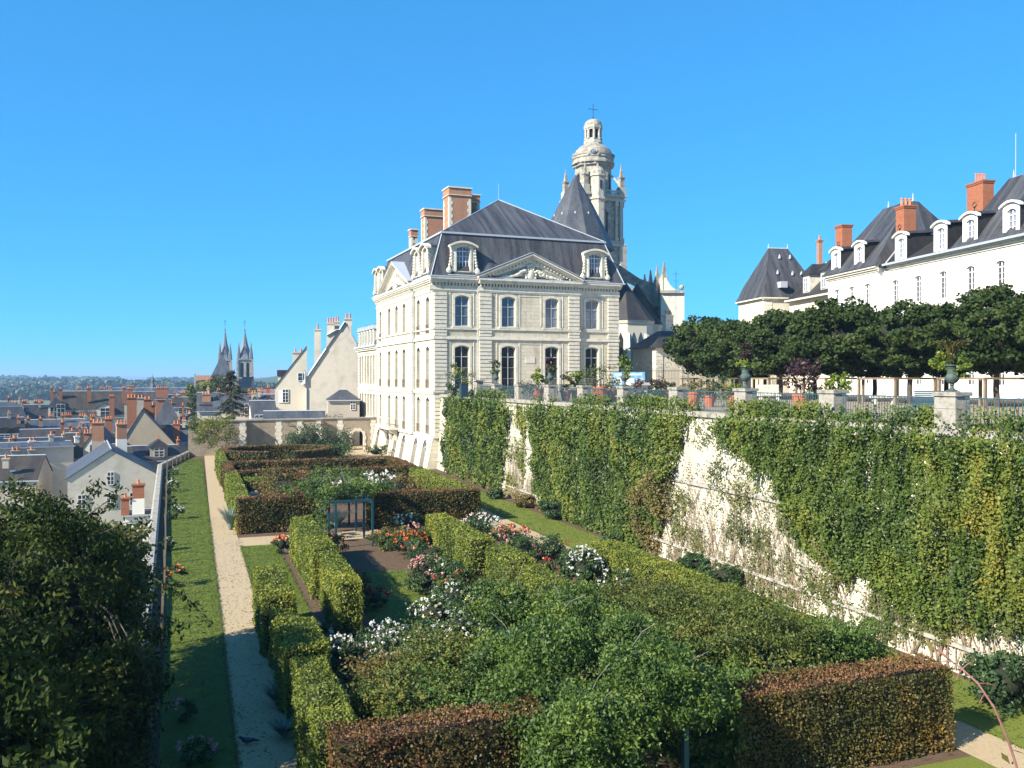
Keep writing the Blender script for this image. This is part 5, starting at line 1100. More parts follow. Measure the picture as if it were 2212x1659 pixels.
# ambulatory chapels: faceted wall with pointed roofs and lancets
hx, hy = WD(1352, 131)
def chapel(cx, cy, r, z1, zt, a0=0, n=8, lanc=(0,)):
    b = MB(); b.lathe([(r, 7.4), (r, z1)], cx, cy, n, None, a0); b.lathe([(r+.15, z1-.5), (r+.3, z1-.1), (r+.3, z1)], cx, cy, n, None, a0); c = b.build('chapel', M['render_cream'], cat, world=True)
    b = MB(); b.lathe([(r+.4, z1+.01), (r*.4, z1 + (zt-z1)*.62), (.03, zt)], cx, cy, n, None, a0); ro = b.build('chapel_roof', M['slate_dark'], c); ro.location = (0, 0, 0)
    inv = (Matrix.Translation(cat.location) @ Matrix.Rotation(cat.rotation_euler.z, 4, 'Z')).inverted(); ro.matrix_basis = inv
    g = MB()
    for a in lanc:
        nn = Vector((math.cos(a), math.sin(a), 0)); u = Vector((-nn.y, nn.x, 0)); q = r*math.cos(math.pi/n) + .01
        for s in (-.55, .55): g.prism([(s-.38,9.5),(s+.38,9.5),(s+.38,14.6),(s,15.6),(s-.38,14.6)], Vector((cx,cy,0)) + nn*q, u, (0,0,1), nn, .05)
    w2 = g.build('lancet_window', M['glass'], c); w2.matrix_basis = inv
    g = MB()
    for i in range(n):
        a = a0 + 2*math.pi*i/n; nn = Vector((math.cos(a), math.sin(a), 0)); u = Vector((-nn.y, nn.x, 0)); g.prism([(0,7.4),(1.0,7.4),(.85,13.5),(.35,15.0),(0,15.5)], Vector((cx,cy,0)) + nn*(r-.1) - u*.3, nn, (0,0,1), u, .6)
    w3 = g.build('chapel_buttress', M['limeplain'], c); w3.matrix_basis = inv
for px, d, r, zt, z1 in ((1350, 128, 4.0, 23.2, 17.3), (1376, 133, 4.0, 23.4, 17.0), (1405, 137, 3.2, 19.9, 16.6)):
    x, y = WD(px, d); chapel(x, y, r, z1, zt, R(-90 + 22.5), 8, (R(-90), R(-135), R(-45)))
# ================================================================ LITTLE PAVILION WITH CHIMNEY
px0, py0 = WD(1447, 101); pv = thing('garden_pavilion', 'small one storey pavilion with dark hipped roof and a tall chimney beside the first linden', 'pavilion', (px0, py0, 7.45))
b = MB(); b.box(-3.2, 6.5, -2.4, 3, 0, 5.0); b.build('wall', M['render_cream'], pv)
b = MB()
for x in (-3.2, 0.0): rustic(b, (0,-2.4,0), X_, nS, x + .01, x + .9, .1, 4.9, .45, .05, .05)
corn(b, (-3.2,-2.4,0), X_, nS, -.1, 9.8, [(4.75, 5.0, .15)]); b.build('quoins', M['limeplain'], pv)
b = MB(); b.frus(-3.7, 7.0, -2.9, 3.5, 5.01, -1.2, 5.0, -.4, .8, 7.0); r = b.build('roof', M['slate_dark'], pv)
chimney(r, .6, 1.5, 1.0, .8, 5.5, 9.0, 'limeplain', 2)
# ================================================================ IRON FENCE AND GATE BEFORE THE CATHEDRAL
fx, fy = WD(1342, 92); fe = thing('iron_fence', 'tall black wrought iron fence with scrolled tops in front of the cathedral chapels', 'fence', (fx, fy, 7.45), R(-12))
b = MB(); Lf = 17.5
for i in range(int(Lf/.16)): b.box(i*.16-.012, i*.16+.012, -.012, .012, .1, 2.75 if i % 2 else 2.55)
for z in (.25, 2.35): b.box(0, Lf, -.025, .025, z, z+.05)
b.build('bars', M['iron_black'], fe)
b = MB()
for i in range(9):
    x = i*2.1 + .4
    for s in (-1, 1):
        pts = [(x + s*(.45 + (.42*(1-t*.07))*math.cos(t*.7)), 0, 2.95 + .42*(1-t*.07)*math.sin(t*.7)) for t in range(9)]; b.tube(pts, .022, 5)
    b.tube([(x,0,0),(x,0,3.7)], .04, 6); b.lathe([(.09,3.7),(.02,4.0)], x, 0, 6)
b.build('scrollwork', M['iron_black'], fe)
# ================================================================ LONG WHITE BUILDING ON THE RIGHT
bl_ = thing('college_building', 'long white rendered building with slate roofs, pavilion roofs and tall brick chimneys above the lindens', 'building', (57.0, 47.1, 7.45), R(-10.5))
# local y runs along the facade away from the viewer, facade at x=0 facing -x
b = MB()
hs = [(c, .95, za, za+2.3, .14) for c in [2.2 + 3.35*i for i in range(10)] for za in (1.0, 4.6, 8.2)]
facade(b, (0,-16,0), Y_, nW, 33.9, 0, 11.8, [(c, *h[1:]) for h in hs for c in (h[0],) if h[0] < 32.5], .3)
hm = [(c, .95, za, za+2.3, .14) for c in (1.6, 4.3, 7.0) for za in (1.0, 4.6, 8.2)]
facade(b, (-.8,17.9,0), Y_, nW, 8.7, 0, 11.8, hm, .3); b.add([(-.8,17.9,0),(0,17.9,0),(0,17.9,11.8),(-.8,17.9,11.8)], [(0,1,2,3)]); b.add([(-.8,26.6,0),(8,26.6,0),(8,26.6,11.8),(-.8,26.6,11.8)], [(0,1,2,3)])
b.box(1, 11, -16, 26.5, 0, 11.7); b.build('wall', M['render_white'], bl_)
for c, w_, za, zb, rise in hs:
    if c < 32.5: window(bl_, .2, -16 + c, za+.01, .93, 2.27, -math.pi/2, 2, 5, .14)
for c, w_, za, zb, rise in hm: window(bl_, -.6, 17.9 + c, za+.01, .93, 2.27, -math.pi/2, 2, 5, .14)
b = MB(); corn(b, (0,-16,0), Y_, nW, 0, 33.09, [(11.45, 11.62, .1), (11.621, 11.79, .25), (11.8, 11.98, .4)]); corn(b, (-.8,17.6,0), Y_, nW, 0, 9.2, [(11.45, 11.62, .1), (11.621, 11.79, .25), (11.8, 11.98, .4)])
b.tube([(-.1, 17.75, 0), (-.1, 17.75, 11.5)], .07, 6); b.build('cornice', M['limeplain'], bl_)
for c, w_, za, zb, rise in hs:
    pass
b = MB(); z0 = 11.99
b.add([(-.45,-16,z0),(-.45,17.9,z0),(5.5,17.9,z0+3.7),(5.5,-16,z0+3.7),(11.4,17.9,z0),(11.4,-16,z0)], [(0,1,2,3),(3,2,4,5)]); r = b.build('roof', M['slate_dark'], bl_)
b = MB(); b.tube([(5.5,-16,z0+3.73),(5.5,17.9,z0+3.73)], .1, 6); b.box(-.6,-.4,-16,17.9,z0-.1,z0+.08); b.build('ridge_flashing', M['zinc'], r)
b = MB(); b.frus(-1.3, 10.8, 17.45, 27.1, z0, 3.9, 5.1, 20.4, 24.4, z0+6.6); r2 = b.build('pavilion_roof', M['slate'], bl_)
b = MB(); b.tube([(4.5,20.4,z0+6.6),(4.5,24.4,z0+6.6)], .12, 6)
for y in (20.4, 24.4): b.lathe([(.12,z0+6.6),(.03,z0+7.4)], 4.5, y, 6)
b.tube([(-.4,17.2,z0+.1),(1.5,17.6,z0+2.1)], .07, 6); b.build('ridge_flashing', M['zinc'], r2)
b = MB(); b.frus(-.6, 11.5, -4.0, 8.0, z0+.01, 3.5, 4.4, 4.6, 6.4, z0+5.6); r3 = b.build('pavilion_roof', M['slate'], bl_)
b = MB(); b.tube([(3.95,4.6,z0+5.63),(3.95,6.4,z0+5.63)], .12, 6); b.lathe([(.1,z0+5.6),(.03,z0+6.3)], 3.95, 6.4, 6); b.lathe([(.1,z0+5.6),(.03,z0+6.3)], 3.95, 4.6, 6); b.tube([(3.95,6.2,z0+5.6),(3.95,6.2,z0+9.2)], .03, 5); b.build('ridge_flashing', M['zinc'], r3)
def wdorm(x, y, w=1.75, h=2.3, parent=bl_):
    d = MB(); facade(d, (0,-w/2,0), Y_, nW, w, 0, h, [(w/2, .95, .25, 2.05, .18)], .25)
    d.add([(0,-w/2,0),(2.6,-w/2,0),(2.6,-w/2,h),(0,-w/2,h)], [(0,1,2,3)], 1); d.add([(0,w/2,0),(2.6,w/2,0),(2.6,w/2,h),(0,w/2,h)], [(0,1,2,3)], 1)
    n = 8; tp = lambda a: h + .38 - .36*(2*a/(w+.4))**2
    for i in range(n):
        a0 = -(w+.4)/2 + (w+.4)*i/n; a1 = a0 + (w+.4)/n
        d.prism([(a0, tp(a0)-.16), (a1, tp(a1)-.16), (a1, tp(a1)), (a0, tp(a0))], (-.2,0,0), Y_, (0,0,1), X_, .35)
        if abs((a0+a1)/2) < w/2: d.prism([(a0, h-.01), (a1, h-.01), (a1, tp(a1)-.161), (a0, tp(a0)-.161)], (.001,0,0), Y_, (0,0,1), X_, .2)
        d.add([(.151,a0,tp(a0)),(3.6,a0,tp(a0)+.25),(3.6,a1,tp(a1)+.25),(.151,a1,tp(a1))], [(0,1,2,3)], 1)
    o = d.build('dormer', [M['render_white'], M['slate_dark']], parent, loc=(x, y, z0+.1))
    me, ge = win_mesh(.93, 1.78, 2, 4, .18, 'white_paint', 'glass_blue'); link('dormer_window', me, o, (.2, 0, .26), -math.pi/2); g = MB(); g.box(.22, .25, -.46, .46, .26, 2.0); g.build('dormer_pane', M['glass_blue'], o)
for y in (-9.0, -4.0, 15.4, 9.9): wdorm(-.05, y)
for y in (1.5, 6.0): wdorm(-.25, y)
for y in (20.8, 25.0): wdorm(-.85, y)
def tie(b, x, y, z):
    for s in (-1, 1):
        for e in (-1, 1): b.tube([(x, y + s*(.12 - .1*math.cos(t*.8)) , z + e*(.25 + .13*t*.5)) for t in range(5)], .03, 4, 2)
def tallch(rf_, x, y, w, d, za, zb, np_):
    o = chimney(rf_, x, y, d, w, za, zb, 'brick_orange', np_, rz=0, poth=.75); c = MB(); c.tube([(x-d/2-.03, y, zb-3.2), (x-d/2-.03, y, zb-2.0)], .035, 5); 
    for s in (-1, 1):
        for zz in (zb-3.3, zb-1.9): c.tube([(x-d/2-.04, y + s*.22*math.sin(t*.6), zz + .22*math.cos(t*.6)*(1 if zz < zb-2.5 else -1)) for t in range(6)], .03, 4)
    c.build('wall_tie', M['iron_black'], rf_); return o
tallch(r2, 1.5, 17.0, 1.25, 1.2, z0+.8, z0+5.35, 3); tallch(r, 3.4, 9.6, 2.0, 1.0, z0+1.5, z0+6.0, 7); tallch(r2, .8, 26.4, 1.3, 1.1, z0+.1, z0+5.2, 0)
# ---- low link with two dormers and the far pavilion
lk = thing('link_building', 'low cream building with two small dormers between the white building and the far pavilion roof', 'building', (57.0, 47.1, 7.45), R(-10.5))
b = MB(); b.box(0, 8, 26.75, 36.5, 0, 10.3); b.build('wall', M['render_cream'], lk)
b = MB(); b.add([(-.5,26.7,10.3),(-.5,36.5,10.3),(4,36.5,14.6),(4,26.7,14.6),(8.5,26.7,10.3),(8.5,36.5,10.3)], [(0,1,2,3),(3,2,5,4)]); r = b.build('roof', M['slate_dark'], lk)
b = MB(); b.box(-.62, -.42, 26.7, 36.5, 10.2, 10.38); b.tube([(4,26.7,14.62),(4,36.5,14.62)], .08, 6); b.build('gutter', M['limeplain'], r)
for y in (29.2, 33.0):
    b = MB(); b.box(.2, 3, y-.7, y+.7, 10.8, 12.9, 0); b.frus(-.1, 3.6, y-.95, y+.95, 12.91, .9, 3.4, y-.15, y+.15, 14.1, 1); o = b.build('dormer', [M['limeplain'], M['slate_dark']], lk)
    me, ge = win_mesh(.95, 1.45, 2, 3, 0, 'white_paint', 'glass_blue'); link('dormer_window', me, o, (.15, y, 11.1), -math.pi/2); g = MB(); g.box(.165, .19, y-.44, y+.44, 11.12, 12.5); g.build('dormer_pane', M['glass_blue'], o)
chimney(r, 3.2, 35.6, .45, .45, 12, 17.2, 'brick', 1)
fpv = thing('corner_pavilion', 'cream pavilion with a steep flat ridged slate roof standing free left of the white building', 'building', (*WD(1680, 104), 7.45), R(-10.5))
b = MB(); b.box(-3.4, 3.4, -3.4, 3.4, 0, 10.8); b.build('wall', M['render_cream'], fpv)
b = MB()
for x in (-3.39, 2.4): rustic(b, (0,-3.4,0), X_, nS, x, x + .99, .1, 10.4, .45, .05, .06)
corn(b, (-3.4,-3.4,0), X_, nS, -.2, 7.0, [(10.5, 10.65, .15), (10.651, 10.8, .35)]); corn(b, (-3.4,-3.4,0), Y_, nW, -.2, 7.0, [(10.5, 10.65, .15), (10.651, 10.8, .35)]); b.build('quoins', M['limeplain'], fpv)
window(fpv, -1.0, -3.45, 7.0, 1.1, 2.2, 0, 2, 4)
b = MB(); b.lathe([(5.25, 10.81), (4.85, 11.4), (4.3, 12.5)], 0, 0, 4, None, math.pi/4, cap=False); k = 3.04
b.frus(-k, k, -k, k, 12.5, -1.2, 1.2, -.1, .1, 16.9); r = b.build('roof', M['slate'], fpv)
b = MB(); b.tube([(-1.2,0,16.92),(1.2,0,16.92)], .1, 6)
for x in (-1.2, 1.2): b.lathe([(.1,16.9),(.03,17.5)], x, 0, 6)
for x, z in ((-1.2,13.6),(.6,13.5),(1.7,13.5),(-.3,15.6),(1.0,15.6)): b.lathe([(.16,z),(.1,z+.35),(.02,z+.5)], x, -(3.04-(z-12.5)*.668)-.05, 6)
b.build('lead_vents', M['zinc'], r); b = MB(); b.box(-1.6, -.8, -4.0, -2.6, 11.9, 12.6); b.build('skylight', M['zinc'], r)
for y in (27.6,):
    pass
ax, ay = WD(1460, 90); an = thing('aerial', 'thin television aerial on a mast rising behind the small pavilion', 'aerial', (ax, ay, 14.0)); b = MB(); b.tube([(0,0,0),(0,0,6.7)], .02, 5); b.tube([(-.4,0,6.4),(.4,0,6.4)], .012, 4); b.tube([(-.3,0,5.7),(.3,0,5.7)], .012, 4)
for i in range(5): b.tube([(-.35+i*.17,-.15,6.4),(-.35+i*.17,.15,6.4)], .010, 4)
b.build('mast', M['iron_black'], an); an.location.z = 13.3
# low slate roofed building at the right edge
lo = thing('low_outbuilding', 'cream outbuilding with swept slate roof cut by the right edge of the view', 'building', (52.8, 31.0, 7.45), R(-10.5))
b = MB(); b.box(-5, 5, -5, 4, 0, 5.2); b.build('wall', M['render_cream'], lo); b = MB(); b.lathe([(8.1, 5.21), (6.4, 6.2), (3.5, 8.6), (.2, 10.2)], 0, -.5, 4, None, math.pi/4); b.build('roof', M['slate'], lo)
# ================================================================ LINDENS
def make_tree(seed, rx, rz, zc, n, leaf, mat, trunk=2.0, tr=.14, bark='bark', nc=170, cr=.62):
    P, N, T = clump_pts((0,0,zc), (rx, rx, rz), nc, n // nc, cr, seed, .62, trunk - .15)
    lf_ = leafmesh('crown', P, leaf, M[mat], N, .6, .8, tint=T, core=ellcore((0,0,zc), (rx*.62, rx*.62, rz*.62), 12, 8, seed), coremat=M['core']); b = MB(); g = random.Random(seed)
    b.tube([(0,0,-.05),(.05,.03,trunk*.5),(0,.05,trunk+.4)], tr*1.2, 8, None, tr)
    for i in range(9):
        a = i*2.4; e = (.5 + .4*g.random())*rx; b.tube([(0,.05,trunk+.2), (.45*e*math.cos(a), .45*e*math.sin(a), trunk+.9+g.random()), (e*math.cos(a), e*math.sin(a), zc + rz*(.1+.5*g.random()))], tr*.55, 5, None, .02)
    return lf_, b.build('trunk', M[bark])
TV = [make_tree(500+i, 3.05, 2.6, 4.45, 26000, .215, 'f_linden', nc=260, cr=.5) for i in range(3)]
def linden(x, y, i, label, s=1.0):
    t = thing('linden_tree', label, 'tree', (x, y, 7.45), i*1.3, 'clipped lindens on the terrace'); a, b_ = TV[i % 3]
    if i < 3: a.parent = t; b_.parent = t
    else:
        for q in (a, b_): c = q.copy(); C.objects.link(c); c.parent = t
    t.scale = (s * 1.1, s * 1.1, s * (.96 + .02*math.sin(i*2.1)))
pos = ['nearest linden at the right edge of the photo', 'second linden from the right edge, behind the large urn', 'third linden from the right, above the slatted bench', 'fourth linden from the right in the front row', 'fifth linden from the right, behind the purple shrub', 'sixth linden from the right in the front row', 'leftmost linden of the front row beside the pavilion']
for i, y in enumerate((30.0, 36.0, 42.2, 48.2, 54.2, 59.6, 64.0)): linden(41 + .3*math.sin(i), y, i, pos[i], .95 + .04*math.cos(i*2))
for i, (y, lb) in enumerate(((38.5, 'back row linden nearest the viewer'), (45, 'back row linden second from the near end'), (51.5, 'back row linden in the middle of the row'), (58, 'back row linden near the brick chimneys'), (64.5, 'back row linden near the corner pavilion'), (71.0, 'farthest linden of the back row'))): linden(47, y, 7 + i, lb + ' before the white facade', .9)
# square timber frames round the trunks
def guard(label, x, y):
    g = thing('timber_tree_frame', label, 'tree frame', (x, y, 7.45), 0, 'timber frames under the lindens')
    for sx in (-1, 1):
        for sy in (-1, 1):
            b = MB(); b.box(sx*1.5-.07, sx*1.5+.07, sy*1.5-.07, sy*1.5+.07, 0, 1.5); b.build('post', M['wood'], g)
    b = MB()
    for s in (-1, 1): b.box(-1.62, 1.62, s*1.5-.06, s*1.5+.06, 1.501, 1.62); b.box(s*1.5-.06, s*1.5+.06, -1.43, 1.43, 1.503, 1.618)
    b.build('top_rail', M['wood'], g)
gl = ['square timber frame at the right edge of the terrace', 'square timber frame right of the slatted bench', 'square timber frame behind the slatted bench', 'square timber frame behind the white stone bench', 'square timber frame behind the leafy yellow green plant', 'square timber frame left of the purple shrub', 'farthest square timber frame under the leftmost linden']
for i, y in enumerate((30.0, 36.0, 42.2, 48.2, 54.2, 60.2, 66.0)): guard(gl[i], 40.2, y)
# ================================================================ TERRACE EDGE
pil = [(20.9, 21.9, 1), (26.5, 27.55, 0), (32.2, 33.2, 1), (38.1, 39.0, 0), (44.1, 44.9, 1), (49.7, 50.6, 0), (55.2, 56.6, 1), (61.5, 62.6, 0), (67.3, 68.4, 1), (72.2, 73.4, 0), (14.6, 15.6, 0)]
plb = ['near lichen stained pillar carrying the big urn', 'plain stone pillar between the purple shrub and the white bench', 'stone pillar with urn of dark red and lime green leaves', 'plain stone pillar left of the three terracotta pots', 'stone pillar with leafy urn in front of the palace corner', 'plain stone pillar with yellow lichen left of the largest pot', 'stone pillar with dark red plant urn before the third palace window', 'plain stone pillar between two palace windows', 'stone pillar under the small urn before the palace', 'taller stone pillar with moulded cap nearest the palace', 'stone pillar of the balustrade just outside the right edge']
def zT(y): return 7.425
PX = lambda y: TERX(y) + .24
for (y0, y1, u), lb in zip(pil, plb):
    yc = (y0+y1)/2; h = 1.45 if 'taller' in lb else 1.12; p = thing('stone_pillar', lb, 'pillar', (PX(yc), yc, 7.43), 0, 'pillars of the terrace railing')
    b = MB(); w_ = .30; l = (y1-y0)/2*.9; l = min(l, .42)
    b.box(-w_, w_, -l, l, 0, h*.55); b.box(-w_+.004, w_-.004, -l+.004, l-.004, h*.55+.012, h-.1); b.box(-w_+.02, w_-.02, -l+.02, l-.02, h*.55, h*.55+.012); b.build('shaft', M['coping'], p)
    b = MB(); o = .05 if 'taller' not in lb else .12; b.box(-w_-o, w_+o, -l-o, l+o, h-.099, h+.03); b.build('cap', M['coping'], p)
pil.sort()
rl = ['iron railing bay at the far right edge of the view', 'iron railing bay in front of the slatted bench', 'iron railing bay in front of the purple shrub', 'iron railing bay in front of the three terracotta pots', 'iron railing bay left of the plain pillar by the palace corner', 'iron railing bay in front of the largest terracotta pots', 'iron railing bay before the right palace windows', 'iron railing bay before the middle palace windows', 'iron railing bay covered with netting near the small urn', 'iron railing bay next to the taller pillar']
for i in range(len(pil) - 1):
    y0, y1 = pil[i][1] + .0, pil[i+1][0]; yc = (y0+y1)/2; L = y1 - y0; fe = thing('iron_railing', rl[i], 'railing', (PX(yc), yc, 7.43), 0, 'railing bays of the terrace'); dX = (23.35-22.35)/65
    b = MB(); n = int(L/.13)
    for k in range(n):
        y = -L/2 + L*(k+.5)/n; hh = .95 - (.06 if k % 2 else 0); b.box(dX*y-.009, dX*y+.009, y-.009, y+.009, .03, hh)
        if k % 2 == 0 and k < n-1:
            y2 = y + L/n*2*.5; b.tube([(dX*y, y + (L/n)*(.5-.5*math.cos(t)), .88+.08*math.sin(t)) for t in (0, .8, 1.57, 2.3, 3.14)], .009, 4)
    b.build('balusters', M['iron'], fe)
    b = MB()
    for z in (.09, .97): b.tube([(-dX*L/2, -L/2, z), (dX*L/2, L/2, z)], .02, 5)
    for s in (-1, 1): b.tube([(.0 + dX*s*L/6, s*L/6, .97), (.28 + dX*s*L/6, s*L/6, .02)], .014, 5)
    for s in (-.5, .5):
        e = s*L; b.tube([(dX*e, e, .8), (dX*(e-s*.3), e-s*.3, .83), (dX*(e-s*.6), e-s*.6, .95)], .014, 5)
    b.build('rails', M['iron'], fe)
# ---- urns
UP = [(.10,0),(.20,0),(.20,.05),(.13,.07),(.07,.13),(.055,.2),(.09,.24),(.075,.28),(.17,.34),(.235,.44),(.245,.52),(.20,.58),(.165,.64),(.175,.8),(.22,.88),(.285,.93),(.29,.97),(.25,.97),(.2,.9)]
def leafstalks(name, parent, c, mats, seed, kind):
    g = np.random.default_rng(seed); x, y, z = c
    for mat, n, r, h, leaf, off in mats:
        P, N, T = clump_pts((x+off[0], y+off[1], z+off[2]), (r, r, h), max(6, n//22), 22, r*.42, seed, .4); leafmesh('foliage', P, leaf, M[mat], N, .4, .65, tint=T, parent=parent, org=(x, y, z-.9)); seed += 3
def urn(label, yc, s, mats, seed, plume=0):
    h = 1.15; o = thing('urn', label, 'urn', (PX(yc), yc, 7.43 + 1.16)); b = MB(); b.lathe([(r*s, z*s) for r, z in UP], 0, 0, 16)
    b.box(-.2*s, .2*s, -.2*s, .2*s, -.0, .03*s); b.build('urn_body', M['bronze'], o, smooth=False)
    g = np.random.default_rng(seed)
    for mat, n, r, hh, leaf, off in mats:
        P, N, T = clump_pts(np.array(off)*s + np.array([0,0,.95*s]), (r*s, r*s, hh*s), max(8, n//22), 22, r*s*.42, seed, .3); leafmesh('foliage', P, leaf*s, M[mat], N, .4, .6, tint=T, parent=o); seed += 3
    if plume:
        b = MB()
        for i in range(plume):
            a = g.uniform(0, 6.28); e = g.uniform(.5, 1); pts = [(.1*s*math.cos(a) + e*.62*s*t*t*math.cos(a), e*.62*s*t*t*math.sin(a), .95*s + s*(1.5*t - .62*t*t)*g.uniform(.95, 1.02)) for t in np.linspace(0, 1, 7)]; b.tube(pts, .009, 4, None, .022)
        b.build('plumes', M['f_brown'], o)
urn('big weathered bronze urn with lime foliage and brown grass plumes on the near pillar', 21.4, .88, [('f_lime', 420, .5, .32, .13, (-.05, .25, .05)), ('f_lime', 260, .3, .5, .13, (0, -.42, -.2)), ('f_rose', 260, .4, .25, .1, (0,0,.2)), ('f_brown', 260, .25, .35, .09, (0,0,.45))], 701, 34)
urn('bronze urn with lime leaves and dark red spikes on the second urn pillar', 32.7, 1.0, [('f_lime', 260, .42, .22, .12, (0,0,.12)), ('f_purple', 260, .28, .45, .12, (0,0,.65))], 702, 0)
urn('bronze urn overflowing with yellow green leaves beside the palace corner', 44.5, 1.0, [('f_lime', 300, .45, .4, .14, (0,.1,.4)), ('f_lime', 160, .3, .45, .13, (0,-.5,-.1)), ('f_rose', 220, .35, .35, .12, (0,0,.7))], 703, 0)
urn('bronze urn with dark red spiky plant before the third palace window', 55.9, 1.0, [('f_purple', 320, .35, .55, .16, (0,.15,.6)), ('f_rose', 260, .5, .25, .12, (0,0,.15)), ('f_brown', 160, .35, .3, .12, (0,-.2,.3))], 704, 0)
urn('small bronze urn with trailing yellow flowers before the left palace windows', 67.9, 1.0, [('f_rose', 300, .38, .5, .15, (0,0,.5)), ('f_lime', 200, .4, .18, .12, (0,.2,.02))], 705, 8)
# ---- pots
PP = [(.30,0),(.42,.72),(.40,.73),(.46,.74),(.47,.86),(.42,.86),(.40,.8)]
def pot(label, px, d, s, mats, seed, tall=0):
    s *= .7; x, y = WD(px, d); o = thing('terracotta_pot', label, 'potted plant', (x, y, 7.455), 0, 'terracotta pots on the terrace'); b = MB(); b.lathe([(r*s, z*s) for r, z in PP], 0, 0, 16); b.cyl(0, 0, .76*s, .79*s, .4*s, 12, k=1); b.build('pot', [M['terracotta'], M['soil']], o)
    for mat, n, r, hh, leaf, off in mats:
        P, N, T = clump_pts(np.array(off, float) + np.array([0,0,.85*s]), (r, r, hh), max(8, n//22), 22, r*.42, seed, .3); leafmesh('foliage', P, leaf, M[mat], N, .4, .6, tint=T, parent=o); seed += 3
    b = MB(); b.tube([(0,0,.5*s),(.02,.02,1.2*s)], .03, 5); b.build('stem', M['bark'], o)
pot('tall terracotta pot with dark purple leaved shrub', 1730, 42, 1.35, [('f_purple', 620, .95, .85, .17, (0,0,.95)), ('f_yew', 160, .4, .3, .13, (.9,0,.2))], 711)
pot('right hand terracotta pot of the group of three, with green plant', 1586, 46, 1.15, [('f_lime', 180, .35, .3, .14, (.1,0,.35)), ('f_brown', 140, .35, .4, .1, (-.5,0,.3))], 712)
pot('middle terracotta pot of the group of three, with trailing plant', 1533, 48, 1.05, [('f_brown', 260, .55, .4, .1, (0,0,.3)), ('f_rose', 200, .5, .3, .11, (0,0,.05))], 713)
pot('left terracotta pot of the group of three, with feathery plant', 1497, 49, 1.35, [('f_brown', 300, .5, .5, .09, (0,0,.4)), ('f_rose', 160, .4, .3, .1, (-.2,0,.1))], 714)
pot('terracotta pot half hidden behind the plain pillar left of the group of three', 1443, 52, 1.25, [('f_purple', 200, .5, .5, .12, (-.5,0,.5)), ('f_yew', 300, .7, .4, .12, (-.2,0,.2))], 715)
pot('largest terracotta pot with bushy grass like plant before the fourth palace window', 1296, 58, 1.7, [('f_shrub', 700, 1.2, .85, .12, (0,0,.75)), ('f_rose', 200, .5, .3, .12, (-.9,0,.0))], 716)
pot('terracotta pot with blue green plant right of the largest pot', 1322, 59, 1.35, [('f_rose', 380, .85, .45, .13, (.1,0,.3))], 717)
pot('terracotta pot with bronze leaved plant before the palace', 1222, 61, 1.25, [('f_brown', 260, .4, .6, .13, (.1,0,.8)), ('f_rose', 160, .45, .3, .12, (0,0,.2))], 718)
pot('terracotta pot with lime green banana leaved plant', 1244, 62, 1.2, [('f_lime', 260, .6, .7, .26, (.1,0,.9))], 719)
pot('terracotta pot with bright green leaves behind the plain pillar', 1163, 66, 1.35, [('f_lime', 260, .6, .7, .26, (.1,0,.9)), ('f_yew', 260, 1.3, .4, .13, (-.9,0,.2))], 720)
def bush(label, px, d, r, h, mat, leaf, n, seed, z=7.45, name='terrace_shrub'): x, y = WD(px, d); return shrub(name, label, 'shrub', x, y, z, r, h, M[mat], leaf, n, seed, core=False, clump=.4)
bush('dark purple shrub beside the blue information panels', 1400, 56, .9, 1.75, 'f_purple', .14, 900, 731); bush('grey green rounded shrub right of the purple one by the panels', 1433, 55, .75, 1.5, 'f_shrub', .12, 900, 732)
bush('small dark red shrub by the leftmost linden', 1458, 60, .6, 1.6, 'f_purple', .13, 500, 733); bush('low dark green shrub under the leftmost linden', 1480, 62, 1.2, 1.6, 'f_yew', .14, 700, 734)
bush('dark green shrub beneath the lindens behind the group of pots', 1545, 58, 1.0, 1.9, 'f_yew', .14, 700, 735); bush('yellow flowering plant by the second urn pillar', 1572, 47, .45, 1.5, 'f_lime', .13, 300, 736)
bush('leafy yellow green plant above the plain pillar by the white bench', 1805, 35.5, .55, 2.2, 'f_lime', .17, 480, 737); bush('dark green broad plant left of the leafy yellow green one', 1778, 40, .8, 1.2, 'f_yew', .15, 420, 738)
bush('feathery grey green shrub beside the blue green bin', 985, 76.0, .9, 3.0, 'f_yew', .14, 900, 739); bush('yellow flowering shrub in front of the first palace window', 992, 79, 1.2, 3.0, 'f_hedge', .13, 700, 740)
bush('long low green planting behind the railing near the small urn', 1085, 71, 1.6, 1.0, 'f_rose', .13, 700, 741); bush('low green planting before the palace door windows', 1140, 68, 1.6, 1.1, 'f_yew', .13, 600, 742)
x, y = WD(1002, 75); b = MB(); b.box(-.5, .5, -.45, .45, 0, 1.1); b.box(-.54, .54, -.49, .49, 1.101, 1.17); b.box(-.51, -.5, -.3, .3, .2, .9); o = b.build('storage_bin', plain('dark_blue_green_metal', (.02,.05,.07))); o.location = (x, y, 7.86 - .41); o.scale = (.62, .62, .95); tag(o, 'blue green metal bin beside the feathery shrub at the palace corner', 'bin')
# inner low railing in front of the palace
x, y = WD(1040, 79.5); ir = thing('low_railing', 'low ornamental iron railing standing directly before the palace windows', 'railing', (x, y, 7.45), R(1.5)); b = MB()
for i in range(48):
    b.box(i*.28-.012, i*.28+.012, -.012, .012, 0, 1.0)
    if i % 2: b.tube([(i*.28 + .14 + .12*math.cos(t), 0, .8 + .12*math.sin(t)) for t in np.linspace(0, 6.28, 9)], .014, 4)
b.box(0, 13.2, -.02, .02, .98, 1.02); b.box(0, 13.2, -.02, .02, .62, .65); b.build('bars', M['iron_black'], ir)
